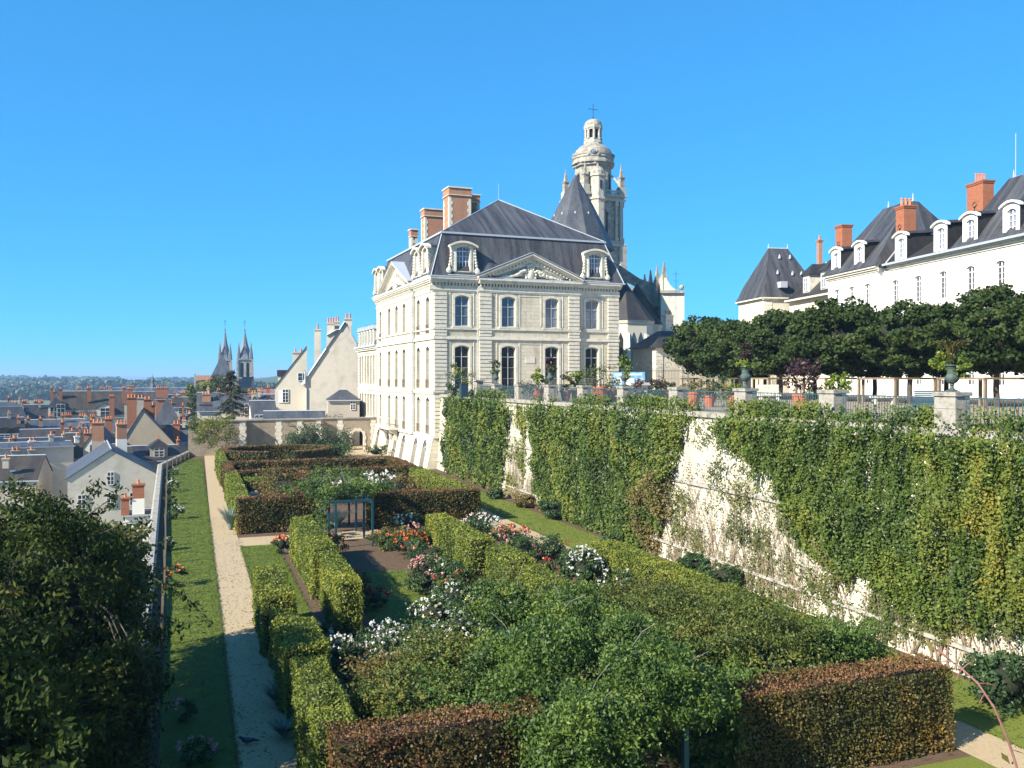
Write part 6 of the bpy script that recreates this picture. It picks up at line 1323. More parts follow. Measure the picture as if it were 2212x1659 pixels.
# stone plinth, information panels
x, y = WD(1376, 60); o = thing('stone_plinth', 'square stone plinth with recessed roundel by the purple shrub', 'plinth', (x, y, 7.45)); b = MB(); b.box(-.6, .6, -.4, .4, 0, 1.1); b.box(-.75, .75, -.55, .55, 1.101, 1.28); b.build('block', M['limeplain'], o); b = MB(); b.ball((0, -.41, .65), .25, 12, 6, (1,.15,1)); b.build('roundel', M['limedark'], o)
M['panelblue'] = mottled('printed_blue_panel', (.06,.22,.50), (.20,.42,.62), 2.5, .4, None, .3, (.55,.62,.60))
for px, w_, lb in ((1372, 1.5, 'blue printed information panel nearer the purple shrub'), (1348, 1.6, 'blue information panel partly behind the leafy urn')):
    x, y = WD(px, 66); o = thing('information_panel', lb, 'sign', (x, y, 7.45), R(-18 + (px > 1360)*6), 'information panels at the palace corner'); b = MB(); b.box(-w_/2, w_/2, -.03, .03, .95, 2.05); b.build('board', M['panelblue'], o)
    b = MB(); b.box(-w_/2+.1, w_/2-.25, -.034, -.0305, 1.8, 1.93); b.box(-w_/2+.12, -w_/2+.62, -.034, -.0305, 1.1, 1.6); b.box(.1, w_/2-.12, -.034, -.0305, 1.15, 1.55); b.build('printed_blocks', M['white_paint'], o)
    b = MB(); [b.box(s*w_*.42-.03, s*w_*.42+.03, .031, .09, 0, 2.0) for s in (-1, 1)]; b.build('legs', M['iron_black'], o)
# benches
for px, d, w_, lb in ((1909, 53, 1.6, 'white stone bench on two feet behind the railing'), (1661, 58, 1.5, 'pale stone bench with slab back left of the purple shrub')):
    x, y = WD(px, d); o = thing('stone_bench', lb, 'bench', (x, y, 7.455), R(-15)); b = MB(); b.box(-w_/2, w_/2, -.22, .22, .4, .5); b.build('seat', M['limeplain'], o)
    for s in (-1, 1): b = MB(); b.frus(s*w_*.36-.1, s*w_*.36+.1, -.18, .18, 0, s*w_*.36-.07, s*w_*.36+.07, -.15, .15, .399); b.build('leg', M['limeplain'], o)
    if 'back' in lb and px < 1800: b = MB(); b.box(-w_/2, w_/2, .2, .3, .501, 1.15); b.build('backrest', M['limeplain'], o)
x, y = WD(2012, 41.5); o = thing('slatted_bench', 'blue slatted bench seen from behind through the railing', 'bench', (x, y, 7.455), R(-18)); b = MB()
for i in range(8): b.box(-.8, .8, -.03+.01*i, .0+.01*i, .28+i*.09, .35+i*.09)
b.build('backrest', M['iron'], o); b = MB(); [b.box(-.8, .8, .05+i*.1, .13+i*.1, .42, .45) for i in range(4)]; b.build('seat', M['iron'], o)
for s in (-1, 1): b = MB(); b.box(s*.72-.03, s*.72+.03, .08, .42, 0, .418); b.build('leg', M['iron'], o)
# ================================================================ CLIMBERS ON THE RETAINING WALL
def inpoly(pts, poly):
    x, y = pts[:, 0], pts[:, 1]; c = np.zeros(len(pts), bool); n = len(poly)
    for i in range(n):
        x0, y0 = poly[i]; x1, y1 = poly[(i+1) % n]; k = ((y0 > y) != (y1 > y)) & (x < (x1-x0)*(y-y0)/(y1-y0+1e-12)+x0); c ^= k
    return c
wxa = lambda y, z: 22.35 + (y-20)/65 - np.interp(z, [0, .75, 3.9, 7.2], [.38, .3, .13, 0])
def ivy(label, pxpoly, mat, n, leaf, thick, seed, fuzz=.35, sparse=0, name='wall_climber'):
    n = int(n*2.1)
    poly = [wallpt(px, py) for px, py in pxpoly]; g = np.random.default_rng(seed); P0 = np.array(poly); lo_, hi = P0.min(0) - .5, P0.max(0) + .5
    q = g.uniform(lo_, hi, (n*3, 2)); k0 = np.c_[q, q[:, :1]*0]; j = q + fuzz*2.0*np.stack([noise3(k0, 1.1, seed), noise3(k0, 1.3, seed+1)], 1) + fuzz*.7*np.stack([noise3(k0, 5, seed+8), noise3(k0, 5.5, seed+9)], 1) + g.normal(0, .2, q.shape)
    q = q[inpoly(j, poly)]; q = q[:n] if not sparse else q[(noise3(np.c_[q, q[:, :1]*0], 1.5, seed+2) + g.normal(0, .35, len(q))) > sparse][:n]
    q = q[(q[:, 1] > .05) & (q[:, 1] < 8.1)]; k3 = np.c_[q, q[:, :1]*0]
    ks = k3*np.array([1, .55, 1]); th = thick*(.55 + .6*noise3(ks, 1.6, seed+4) + .5*noise3(ks, 4.3, seed+5)); th = np.clip(th, .05, None); th = th*np.clip(.5 + (q[:, 1])/6, .4, 1.15)
    u = g.uniform(0, 1, len(q))**.5; x = wxa(q[:, 0], q[:, 1]) - .03 - th*u; over = q[:, 1] > 7.2; x = np.where(over, PX(q[:, 0]) - g.uniform(-.2, .55, len(q)), x)
    P = np.c_[x, q]; P[:, 1:] += g.normal(0, .05, (len(q), 2)); N = np.tile([-1, -.15, .55], (len(P), 1)); T = np.clip(.42 + .2*noise3(P*np.array([1, 1, .5]), .9, seed+6) + .13*(u-.5) + .2*noise3(P*np.array([1, 1, .6]), 3.3, seed+7), 0, 1)
    st = g.uniform(0, 1, len(P)) < .45; sy_ = np.round(P[:, 1]/.42)*.42 + .12*np.sin(P[:, 2]*1.7 + np.round(P[:, 1]/.42)*2.3) + .1*noise3(P, .8, seed+11); P[st, 1] = sy_[st] + g.normal(0, .045, st.sum()); P[st, 0] -= .1*g.uniform(0, 1, st.sum()); T[st] = np.clip(T[st] + .12*np.sin(np.round(P[st, 1]/.42)*5.1), 0, 1)
    yc = float(P[:, 1].mean()); lf = 1.4*leaf*np.interp(P[:, 1], [15, 80], [.8, 1.6])[:, None]
    o = leafmesh(name, P, lf, M[mat], N, .6, .75, tint=T, org=(22.5, yc, 0), droop=.35); o.location = (22.5, yc, 0); return tag(o, label, 'climbing plant')
A1 = [(955,858),(1000,850),(1060,845),(1088,860),(1098,885),(1088,960),(1080,1050),(1040,1055),(990,1030),(955,1010)]
ivy('thick green climber on the wall stretch next to the palace corner', A1, 'f_ivy', 17000, .095, .75, 801)
A2 = [(1150,885),(1200,874),(1290,869),(1400,848),(1460,852),(1492,880),(1502,910),(1475,960),(1462,1010),(1458,1080),(1442,1150),(1400,1175),(1330,1180),(1290,1168),(1210,1130),(1160,1065),(1155,960)]
ivy('broad green climber covering the middle of the terrace wall', A2, 'f_ivy', 34000, .088, .85, 802)
A3 = [(1560,905),(1640,880),(1760,868),(1900,872),(2040,885),(2110,900),(2212,930),(2330,960),(2700,1000),(2700,1300),(2300,1330),(2212,1310),(2100,1310),(2010,1300),(1900,1260),(1800,1225),(1745,1170),(1715,1100),(1650,1040),(1600,990),(1560,950)]
ivy('largest green climber hanging over the wall on the right', A3, 'f_ivy', 46000, .080, .75, 803)
ivy('yellowing climber strip left of the bare stone stretch near the palace', [(1090,868),(1132,880),(1128,960),(1125,1075),(1090,1060),(1100,960)], 'f_ivyyel', 900, .10, .25, 804, .25, .1)
ivy('yellow green climber along the far right of the wall', [(2060,940),(2140,930),(2260,980),(2700,1060),(2700,1440),(2260,1375),(2120,1330),(2080,1200)], 'f_ivyyel', 12000, .078, .95, 805, .8, -.1)
ivy('sparse leafy vine over the bare pale stretch of wall', [(1455,900),(1560,930),(1700,1090),(1790,1260),(1700,1330),(1600,1290),(1450,1200),(1455,1050)], 'f_olive', 5200, .08, .25, 806, .6, .15)
ivy('brown tinted climber edging the middle green one', [(1380,1080),(1455,1000),(1462,1100),(1440,1200),(1380,1190)], 'f_brown', 2200, .085, .85, 807, .3, -.1)
ivy('thin olive climber below the largest green one', [(1700,1080),(1850,1180),(2080,1280),(2260,1330),(2260,1440),(2100,1400),(1900,1330),(1760,1300)], 'f_olive', 6500, .078, .4, 808, .5, -.05)
ivy('low brown plants along the foot of the wall beyond the grass', [(960,1008),(1130,1075),(1300,1160),(1440,1190),(1430,1215),(1290,1180),(1120,1100),(960,1030)], 'f_brown', 2600, .09, .5, 809, .2, 0, 'wall_foot_planting')
vb = thing('bare_vine', 'bare twisting vine stems on the exposed pale stonework', 'climbing plant', (22.4, 33, 0)); b = MB(); g = random.Random(9)
for i in range(320):
    px = g.choice([g.uniform(1455, 1760), g.uniform(1455, 1760), g.uniform(1095, 1150), g.uniform(1760, 2250)]); y = wallpt(px, 1000)[0]; z = .1; pts = []; a = g.uniform(-.5, .5); hmax = g.uniform(1.0, 5.5)
    while z < hmax: pts.append((float(wxa(y, z)) - .05 - .05*g.random(), y, z)); z += .35; a += g.uniform(-.35, .35); a = max(-1, min(1, a)); y += a*.3
    if len(pts) > 2: b.tube(pts, g.uniform(.012, .03), 4, None, .007)
b.build('stems', M['wood'], vb, world=True)
# ================================================================ NEAR TREES ON THE LEFT
def big_tree(label, x, y, z, blobs, n, leaf, seed, trunkpts, tr=.1, mat='f_cherry', bark='bark', twigs=None, cmul=1.0):
    o = thing('tree', label, 'tree', (x, y, z), 0, 'trees beyond the parapet'); P = []; N = []; T = []; tot = sum(r[0]*r[2] for _, r in blobs); bb = MB(); top = Vector(trunkpts[-1]); cv = []; cq = []
    for i, (c, r) in enumerate(blobs): v_, q_ = ellcore(c, tuple(x * .5 for x in r), 10, 6, seed + i); cq += [tuple(a + len(cv) for a in f) for f in q_]; cv += [tuple(x) for x in v_]  # unseen solid cores added inside the crown to block light
    bb.tube(trunkpts, tr*1.15, 8, None, tr*.6); g = random.Random(seed)
    for i, (c, r) in enumerate(blobs):
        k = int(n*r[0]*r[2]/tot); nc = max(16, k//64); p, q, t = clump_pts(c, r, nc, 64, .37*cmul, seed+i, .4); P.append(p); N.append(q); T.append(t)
        for j in range(0 if seed == 951 else 10):
            e = Vector(c) + Vector((g.uniform(-1, 1)*r[0], g.uniform(-1, 1)*r[1], g.uniform(-.6, .9)*r[2]))*.85; m = (top + e)/2 + Vector((0,0,.3)); bb.tube([tuple(top), tuple(m), tuple(e)], .028, 5, None, .006)
    for tw in twigs or []:
        tw = [Vector(t) for t in tw]; bb.tube(tw, .018, 5, None, .004)
        for a, c in zip(tw[:-1], tw[1:]):
            for s in np.linspace(0, 1, 7): pt = a.lerp(c, float(s)); P.append(np.array(pt) + RNG.normal(0, .09, (7, 3)) - [0, 0, .07]); N.append(np.tile([0.,0,1], (7, 1))); T.append(np.full(7, .5))
    leafmesh('crown', np.vstack(P), leaf, M[mat], np.vstack(N), .5, .42, tint=np.concatenate(T), parent=o, org=(x, y, z), droop=.7, core=(cv, cq), coremat=M['core']); bb.build('trunk', M[bark], o, world=True)
def bp_(px, py, d): x, y = WD(px, d); return (x, y, Zd(py, d))
bx, by = WD(316, 19.3)
big_tree('large dark leaved tree filling the lower left, its thin pale trunk at the lawn edge', bx, by, 0,
    [(bp_(75, 1310, 20), (2.1, 2.6, 2.5)), (bp_(252, 1430, 20), (1.05, 2.2, 1.5)), (bp_(60, 1560, 18), (2.6, 2.6, 2.2)), (bp_(225, 1600, 19), (.95, 1.8, 1.4)), (bp_(20, 1210, 23), (1.9, 2.8, 1.9)), (bp_(165, 1240, 24), (1.35, 2.6, 1.5)), (bp_(-170, 1340, 20), (2.3, 2.4, 2.6))], 95000, .135, 901,
    [(bx, by, 0), (bx + .03, by, 2.2), bp_(300, 1400, 19.6), bp_(200, 1300, 20)], .085, twigs=[[bp_(330,1250,20), bp_(370,1270,20), bp_(410,1300,20), bp_(450,1340,20)], [bp_(300,1300,20), bp_(350,1335,20), bp_(395,1355,20)], [bp_(180,1120,20), bp_(235,1080,20), bp_(258,1045,20)], [bp_(150,1120,20), bp_(200,1060,20), bp_(205,1035,20)], [bp_(200,1160,20), bp_(270,1130,20), bp_(310,1125,20)], [bp_(300,1500,20), bp_(340,1440,20), bp_(355,1380,20)]])
big_tree('rounded olive green tree between the dark tree and the parapet', *WD(262, 27), -12.9, [(bp_(262, 1215, 27), (1.0, 1.6, 1.3)), (bp_(215, 1240, 27), (1.1, 1.6, 1.5)), (bp_(268, 1310, 26), (.8, 1.4, 1.4))], 17000, .16, 931, [bp_(262, 1700, 27), bp_(262, 1230, 27)], .1, 'f_olive')
big_tree('dark tree at the bottom left corner nearer the viewer', *WD(-120, 13), -6, [(bp_(-160, 1620, 14), (2.4, 3.0, 2.6)), (bp_(40, 1800, 13), (1.8, 2.4, 1.6)), (bp_(-300, 1500, 15), (2.6, 3.0, 2.2))], 30000, .16, 951, [bp_(-120, 2000, 14), bp_(-110, 1400, 14)], .12)
# pink arching shoot close to the viewer
st = thing('arching_shoot', 'blurred pink arching rose shoot very near the viewer at the right edge', 'plant', (*WD(2200, 2.6), 7.45)); b = MB()
pts = [bp_(2212, 1720, 2.6), bp_(2198, 1655, 2.6), bp_(2180, 1600, 2.6), bp_(2150, 1530, 2.6), bp_(2115, 1478, 2.62), bp_(2080, 1446, 2.65), bp_(2045, 1420, 2.68), bp_(2028, 1398, 2.7)]
b.tube(pts, .0042, 6, None, .002); 
for a, c in (((2045,1420),(2012,1398)), ((2045,1420),(2052,1385)), ((2080,1446),(2100,1432)), ((2080,1446),(2068,1470)), ((2115,1478),(2150,1482)), ((2130,1500),(2118,1520)), ((2060,1430),(2030,1432))):
    b.tube([bp_(*a, 2.65), bp_((a[0]+c[0])/2, (a[1]+c[1])/2 - 2, 2.66), bp_(*c, 2.66)], .003, 4, None, .001)
b.build('stem', M['shoot'] if 'shoot' in M else mottled('pink_stem', (.20,.075,.075), (.28,.14,.11), 20, .6), st, world=True)
P = np.array([bp_(px, py, 2.66) for px, py in ((2010,1397),(2052,1384),(2103,1431),(2150,1482),(2030,1433),(2190,1650),(2175,1640),(2200,1625))]); leafmesh('leaves', P, .035, M['f_brown'], None, 0, .4, parent=st, org=tuple(st.location))
cb = thing('pigeon', 'small dark pigeon on the shaded gravel path', 'bird', (*W(533, 1612), .02), 1.2); b = MB(); b.ball((0,0,.11), .085, 10, 6, (.8,1.7,.8)); b.ball((0,.17,.17), .04, 8, 6); b.tube([(0,.08,.13),(0,.15,.165)], .04, 6); b.tube([(0,-.12,.13),(0,-.28,.1)], .045, 6, None, .02); b.tube([(0,.2,.17),(0,.235,.16)], .010, 5, None, .003)
b.build('body', plain('grey_feathers', (.05,.055,.065)), cb, smooth=True); b = MB(); [b.tube([(s*.03,0,.08),(s*.03,.01,0)], .008, 4) for s in (-1, 1)]; b.build('legs', M['pot_clay'], cb)
# ================================================================ THE TOWN BELOW
def az(px): return math.atan(SA/CA) + math.atan((px - 1106) / F)
def house(label, p0, p1, d, yr, ye, L, kind='e', wall='render', roof='slate_dark', rot=0, wins=(), chims=(), dorms=(), zg=-14.1, ridge=None, name='house', cat='house', inset=None, skylights=()):
    """front between sighted columns p0..p1 at distance d, ridge row yr, eave row ye, depth L metres"""
    pc = (p0 + p1) / 2; w_ = (p1 - p0) * d / F; x, y = WD(pc, d); ze, zr = Zd(ye, d) - zg, Zd(yr, d) - zg
    if kind in ('e', 'h', 'm'): zr = Zd(yr, d + L/2) - zg
    if roof == 'slate_dark' and zg < -5: roof = ['slate_dark', 'slate_brown', 'slate_dark', 'slate_blue', 'slate_brown'][int(p0 * 3 + d) % 5]
    h = thing(name, label, cat, (x, y, zg), -az(pc) + R(rot)); s = w_/2; o = .22
    b = MB()
    if kind == 'g':
        r_ = 0 if ridge is None else (ridge - pc) * d / F
        for yy in (0, L): b.prism([(-s, 0), (s, 0), (s, ze), (r_, zr), (-s, ze)], (0, yy, 0), X_, (0,0,1), Y_, .05)
        b.add([(-s,0,0),(-s,L,0),(-s,L,ze),(-s,0,ze)], [(0,1,2,3)]); b.add([(s,0,0),(s,L,0),(s,L,ze),(s,0,ze)], [(0,1,2,3)])
        b.build('wall', M[wall], h); b = MB(); k = .09
        for sg in (-1, 1):
            e = sg*s
            if abs(e - r_) < .05: continue
            sl = (zr-ze)/abs(e - r_); b.prism([(e + sg*o, ze - o*sl + .03), (r_, zr + .03), (r_, zr + .03 + k), (e + sg*o, ze - o*sl + .03 + k)], (0, -.12, 0), X_, (0,0,1), Y_, L + .24)
        b.tube([(r_, -.12, zr+.2), (r_, L+.12, zr+.2)], .09, 5, 1)
    else:
        b.box(-s, s, 0, L, 0, ze); 
        if kind == 'e':
            for xx in (-s, s-.05): b.prism([(0, ze+.001), (L, ze+.001), (L/2, zr-.02)], (xx, 0, 0), Y_, (0,0,1), X_, .05)
        b.build('wall', M[wall], h); b = MB(); z1 = ze + .02
        if kind == 'e': b.add([(-s-.1,-o,z1),(s+.1,-o,z1),(s+.1,L/2,zr),(-s-.1,L/2,zr),(-s-.1,L+o,z1),(s+.1,L+o,z1)], [(0,1,2,3),(3,2,5,4)]); b.tube([(-s-.1,L/2,zr+.03),(s+.1,L/2,zr+.03)], .1, 5, 1)
        elif kind == 'h':
            i_ = min(s*.8, (zr-ze)*.6) if inset is None else inset; b.add([(-s-o,-o,z1),(s+o,-o,z1),(s+o,L+o,z1),(-s-o,L+o,z1),(-s+i_,L/2,zr),(s-i_,L/2,zr)], [(0,1,5,4),(1,2,5),(2,3,4,5),(3,0,4)]); b.tube([(-s+i_,L/2,zr+.03),(s-i_,L/2,zr+.03)], .1, 5, 1)
        elif kind == 'm':
            zm = ze + (zr-ze)*.72; b.frus(-s-o, s+o, -o, L+o, z1, -s+.7, s-.7, .9, L-.9, zm); b.add([(-s+.68,.88,zm+.01),(s-.68,.88,zm+.01),(s-.68,L-.88,zm+.01),(-s+.68,L-.88,zm+.01),(-s+2.2,L/2,zr),(s-2.2,L/2,zr)], [(0,1,5,4),(1,2,5),(2,3,4,5),(3,0,4)]); b.box(-s+.6, s-.6, .8, .95, zm-.1, zm+.05, 1)
        elif kind == 'p': b.add([(-s-o,-o,z1),(s+o,-o,z1),(s+o,L+o,z1),(-s-o,L+o,z1),(0,L/2,zr)], [(0,1,4),(1,2,4),(2,3,4),(3,0,4)])
    b.box(-s-o, s+o, -o-.12, -o+.0, ze-.14, ze+.0, 1) if kind in 'ehm' else None
    rf_ = b.build('roof', [M[roof], M['zinc']], h)
    for (px, py, ww, wh) in wins: window(h, (px-pc)*d/F, -.075, Zd(py, d)-zg-wh/2, ww, wh, 0, 2, 3)
    if kind in 'em' and d > 112 and zg < -5:
        gg = random.Random(int(p0 * 7 + d))
        for q_ in range(2 + int(w_ / 14)):
            px_ = gg.uniform(p0 + 3, p1 - 3); chims = list(chims) + [(px_, px_ + gg.uniform(3, 7) * 150 / d, yr - gg.uniform(5, 12) * 150 / d, yr + 6, gg.choice([L * .35, L * .5, L * .62]), gg.choice(['brick', 'brick_orange', 'render_grey', 'render']), gg.choice([1, 2, 3]))]
    for c in chims:
        (ca, cb, yt, yb_, dd, mt, np_) = c[:7]; cw = abs(cb-ca)*d/F; dep = c[7] if len(c) > 7 else max(.55, cw*.6)
        sc = (d + dd)/d; chimney(rf_, ((ca+cb)/2-pc)*d/F*sc, dd, cw*sc, dep, Zd(yb_, d+dd)-zg, Zd(yt, d+dd)-zg, mt, np_, c[8] if len(c) > 8 else None, poth=.45)
    for (px, yt, yb_, ww, dd, kd) in dorms:
        X = (px-pc)*(d+dd)/F; za, zb_ = Zd(yb_, d+dd)-zg, Zd(yt, d+dd)-zg; q = MB(); q.box(X-ww/2, X+ww/2, dd, dd+2.2, za, zb_ - (.5 if kd != 'flat' else 0), 0)
        if kd == 'hip': q.frus(X-ww*.65, X+ww*.65, dd-.2, dd+2.6, zb_-.5, X-.05, X+.05, dd+.6, dd+2.4, zb_+.5, 1)
        elif kd == 'gable': q.prism([(X-ww*.5, zb_-.5), (X+ww*.5, zb_-.5), (X, zb_+.5)], (0, dd, 0), X_, (0,0,1), Y_, .1, 0); q.prism([(X-ww*.6, zb_-.62), (X-ww*.5, zb_-.62), (X, zb_+.44), (X+ww*.5, zb_-.62), (X+ww*.6, zb_-.62), (X, zb_+.62)], (0, dd-.15, 0), X_, (0,0,1), Y_, 2.3, 1)
        elif kd == 'round': q.prism([(X + ww*.62*math.cos(R(t)), zb_-.5 + ww*.42*math.sin(R(t))) for t in range(0, 181, 20)], (0, dd-.1, 0), X_, (0,0,1), Y_, 2.2, 1)
        else: q.box(X-ww*.58, X+ww*.58, dd-.2, dd+2.4, zb_+.001, zb_+.12, 1)
        do = q.build('dormer', [M[wall], M[roof]], h); hh = zb_ - za - .75 if kd != 'flat' else zb_-za-.35
        me, ge = win_mesh(round(ww*.6,1), round(max(.6, hh),1), 2, 3, 0, 'white_paint', 'glass'); link('dormer_window', me, do, (X, dd-.075, za+.15)); link('dormer_pane', ge, do, (X, dd-.075, za+.15))
    for (px, py, dd) in skylights: q = MB(); q.box(-.4, .4, -.05, .05, -.5, .5); k = q.build('skylight', M['glass_blue'], rf_, loc=((px-pc)*d/F, dd, Zd(py, d+dd)-zg)); k.rotation_euler.x = -.6
    return h, rf_, pc, d, zg
# -- the nearest gabled house under the parapet
house('nearest gabled house with rough beige gable wall and white windows below the parapet', 156, 335, 100, 973, 1030, 15, 'g', 'render', 'slate_dark', 2, ridge=240,
    wins=[(239, 1033, .75, 1.5), (239, 1080, .85, 1.6), (183, 1080, .85, 1.6), (284, 1080, .8, 1.5)])
h = house('low white outbuilding with slate roof in front of the gabled house', 268, 325, 92, 1100, 1112, 5, 'e', 'render_white', 'slate_dark', 0, chims=[(286, 310, 1045, 1110, .3, 'brick_orange', 1, 1.0, ('render_white', .52)), (264, 280, 1073, 1114, .2, 'brick_orange', 1, .9)])
house('long blank grey wall house with two stout grey chimneys at the left', -40, 148, 118, 955, 966, 9, 'e', 'render', 'slate_dark', 3, chims=[(27, 42, 972, 1020, -.5, 'render_grey', 2), (59, 71, 972, 1030, -.7, 'render_grey', 1), (64, 76, 952, 966, 4, 'render_white', 2), (153, 162, 945, 960, 4, 'render_white', 1)])
house('dark roofed house sloping down at the far left edge', -90, 70, 104, 985, 1040, 10, 'e', 'render_grey', 'slate_dark', -12, chims=[(0, 12, 990, 1012, 1, 'render_grey', 1)], skylights=[(18, 1025, 1.5)])
house('dark slate roofed house with a small white skylight behind the long blank wall', 145, 205, 126, 935, 990, 8, 'e', 'render', 'slate_dark', 0, chims=[(180, 196, 935, 955, 2, 'brick', 3)], skylights=[(162, 975, 2)])
house('narrow house with curved cream gable beside the big brick chimney', 182, 236, 124, 930, 965, 9, 'g', 'render_cream', 'slate_dark', -8, ridge=205)
house('house carrying the massive grey and brick chimney above the gabled house', 198, 250, 116, 960, 985, 7, 'e', 'render_grey', 'slate_dark', 0, chims=[(201, 224, 912, 996, 0, 'brick', 3, 1.5, ('render_grey', .52))])
house('house carrying the white chimney with red brick top', 238, 286, 112, 965, 988, 7, 'e', 'render', 'slate_dark', 5, chims=[(252, 272, 915, 990, 0, 'brick', 3, 1.3, ('render_white', .56))])
house('tall beige triangular gable turned towards the viewer', 262, 376, 132, 886, 964, 11, 'g', 'render_beige', 'slate_dark', 0, ridge=308, chims=[(278, 297, 858, 925, 4, 'brick_orange', 3), (298, 311, 859, 900, 6, 'render_grey', 2), (311, 326, 862, 905, 8, 'brick_orange', 2), (326, 333, 875, 915, 9, 'brick_orange', 1)])
house('dark roofs in deep shadow behind the gabled house with a pointed lucarne', 274, 402, 118, 962, 995, 9, 'e', 'render_grey', 'slate_dark', 4, dorms=[(344, 958, 990, 2.2, 1.0, 'hip')])
house('slate pyramid roofed tower house among brick chimneys', 334, 388, 148, 859, 918, 5.2, 'p', 'render_grey', 'slate_blue', 0)
house('grey slate roof with a pair of orange brick chimneys left of the yellow tree', 352, 408, 136, 918, 955, 8, 'e', 'render_grey', 'slate_blue', -6, chims=[(373, 387, 915, 955, .5, 'brick_orange', 2), (350, 361, 924, 950, 1, 'brick_orange', 1)])
house('small house with pointed slate turret left of the yellow tree', 390, 424, 150, 900, 912, 6, 'e', 'render_white', 'slate_dark', 0, chims=[(394, 398, 875, 912, 1, 'brick_orange', 1)], dorms=[(418, 895, 915, 2, 1.2, 'hip')])
house('dark roofed house with a small window and brick flank behind the pyramid roof', 372, 406, 190, 858, 880, 9, 'e', 'render_grey', 'slate_dark', 0, wins=[(394, 887, 1.6, 1.5)], chims=[(366, 374, 870, 895, 1, 'brick_orange', 2)])
house('broad orange brick chimney stack house far behind the pyramid roof', 338, 402, 235, 853, 862, 8, 'h', 'brick_orange', 'slate_dark', 0, chims=[(339, 364, 838, 866, 2, 'brick_orange', 6, 1.4), (388, 402, 849, 868, 3, 'brick_orange', 4, 1.2)])
# -- the long dormered roof
house('large slate roofed house with a row of four dormers and tall brick chimneys', 138, 262, 205, 845, 902, 15, 'e', 'render', 'slate_dark', 0, name='house',
    chims=[(189, 197, 838, 868, 4, 'brick_orange', 2), (259, 266, 838, 874, 4, 'brick_orange', 2), (171, 178, 838, 850, 8, 'brick', 2), (214, 220, 838, 848, 8, 'brick', 2), (233, 243, 856, 906, -10, 'brick_orange', 5)],
    dorms=[(154, 880, 894, 2.9, 1.6, 'hip'), (175, 880, 894, 2.9, 1.6, 'hip'), (200, 880, 894, 2.9, 1.6, 'hip'), (225, 876, 906, 3.6, .2, 'gable')])
house('square cream corner pavilion with hipped roof and tall slim chimneys', 106, 137, 202, 858, 879, 6, 'p', 'render', 'slate_dark', 0, wins=[(130, 887, 1.8, 3.0), (117, 895, 1.6, 3.4)], chims=[(110, 115, 838, 872, 5, 'brick_orange', 1), (116, 120, 846, 868, 6, 'brick_orange', 1), (126, 133, 840, 865, 5, 'brick_orange', 1)])
house('brown slate roof left of the square pavilion', 55, 108, 200, 874, 905, 12, 'e', 'render_grey', 'slate_dark', 0, chims=[(36, 48, 873, 892, 4, 'brick_orange', 2), (52, 64, 866, 878, 10, 'brick_orange', 3), (74, 92, 866, 876, 12, 'brick', 5)], dorms=[(77, 888, 902, 2.4, 3, 'hip')])
house('slate mansard roofed house at the far left behind the row of chimneys', -30, 50, 190, 868, 903, 12, 'm', 'render_grey', 'slate_blue', 4, chims=[(22, 38, 870, 885, 6, 'brick_orange', 3)])
house('blue grey roof crossed by a row of slim brick chimneys', 48, 180, 158, 906, 928, 11, 'e', 'render_grey', 'slate_blue', 0, chims=[(46, 53, 900, 936, 0, 'brick', 1), (64, 71, 902, 928, 1, 'brick', 1), (87, 94, 903, 926, 1, 'brick', 1), (106, 116, 898, 908, 6, 'brick', 3), (136, 150, 896, 908, 8, 'brick', 4), (165, 178, 898, 910, 8, 'brick', 3), (186, 196, 900, 915, 8, 'brick', 3)])
house('large dark roof with two round topped dormers at the left edge', -50, 48, 150, 902, 956, 12, 'e', 'render_grey', 'slate_dark', 2, dorms=[(9, 930, 955, 2.6, 1.0, 'round'), (33, 930, 955, 2.6, 1.0, 'round')])
house('long dark slate roof with a single slim chimney in its middle', 50, 182, 146, 926, 955, 12, 'e', 'render_grey', 'slate_dark', 0, chims=[(129, 136, 912, 946, 2, 'brick_orange', 1), (113, 119, 930, 952, .5, 'brick_orange', 0)])
house('dark slate roof with many small pots right of the long dark one', 176, 245, 160, 912, 935, 10, 'e', 'render_grey', 'slate_dark', 0, chims=[(225, 240, 905, 960, -3, 'brick_orange', 3)])
house('low dark roofs just behind the long blank grey wall', -40, 168, 130, 946, 966, 8, 'e', 'render_grey', 'slate_dark', 3, chims=[(33, 40, 945, 958, 2, 'brick_orange', 1), (24, 30, 952, 962, 1, 'brick_orange', 1)])
house('far roofs with zinc ridges in front of the woods', 225, 340, 330, 838, 852, 20, 'e', 'render_grey', 'slate_blue', 0, chims=[(280, 290, 834, 848, 4, 'brick_orange', 3), (240, 246, 836, 842, 6, 'brick', 1), (300, 306, 850, 862, -4, 'brick_orange', 2)])
house('dark double roof between the far zinc ridges and the brick chimneys', 262, 345, 260, 846, 868, 14, 'h', 'render_grey', 'slate_dark', 0, chims=[(277, 288, 840, 858, 3, 'brick_orange', 2)])
house('far grey roofs right of the little domed steeple', 360, 418, 330, 838, 856, 18, 'h', 'render_grey', 'slate_blue', 0)
house('far pale roofs at the extreme right of the old town', 385, 450, 300, 845, 868, 16, 'e', 'render', 'slate_blue', 0, chims=[(404, 409, 842, 852, 4, 'brick', 1)])
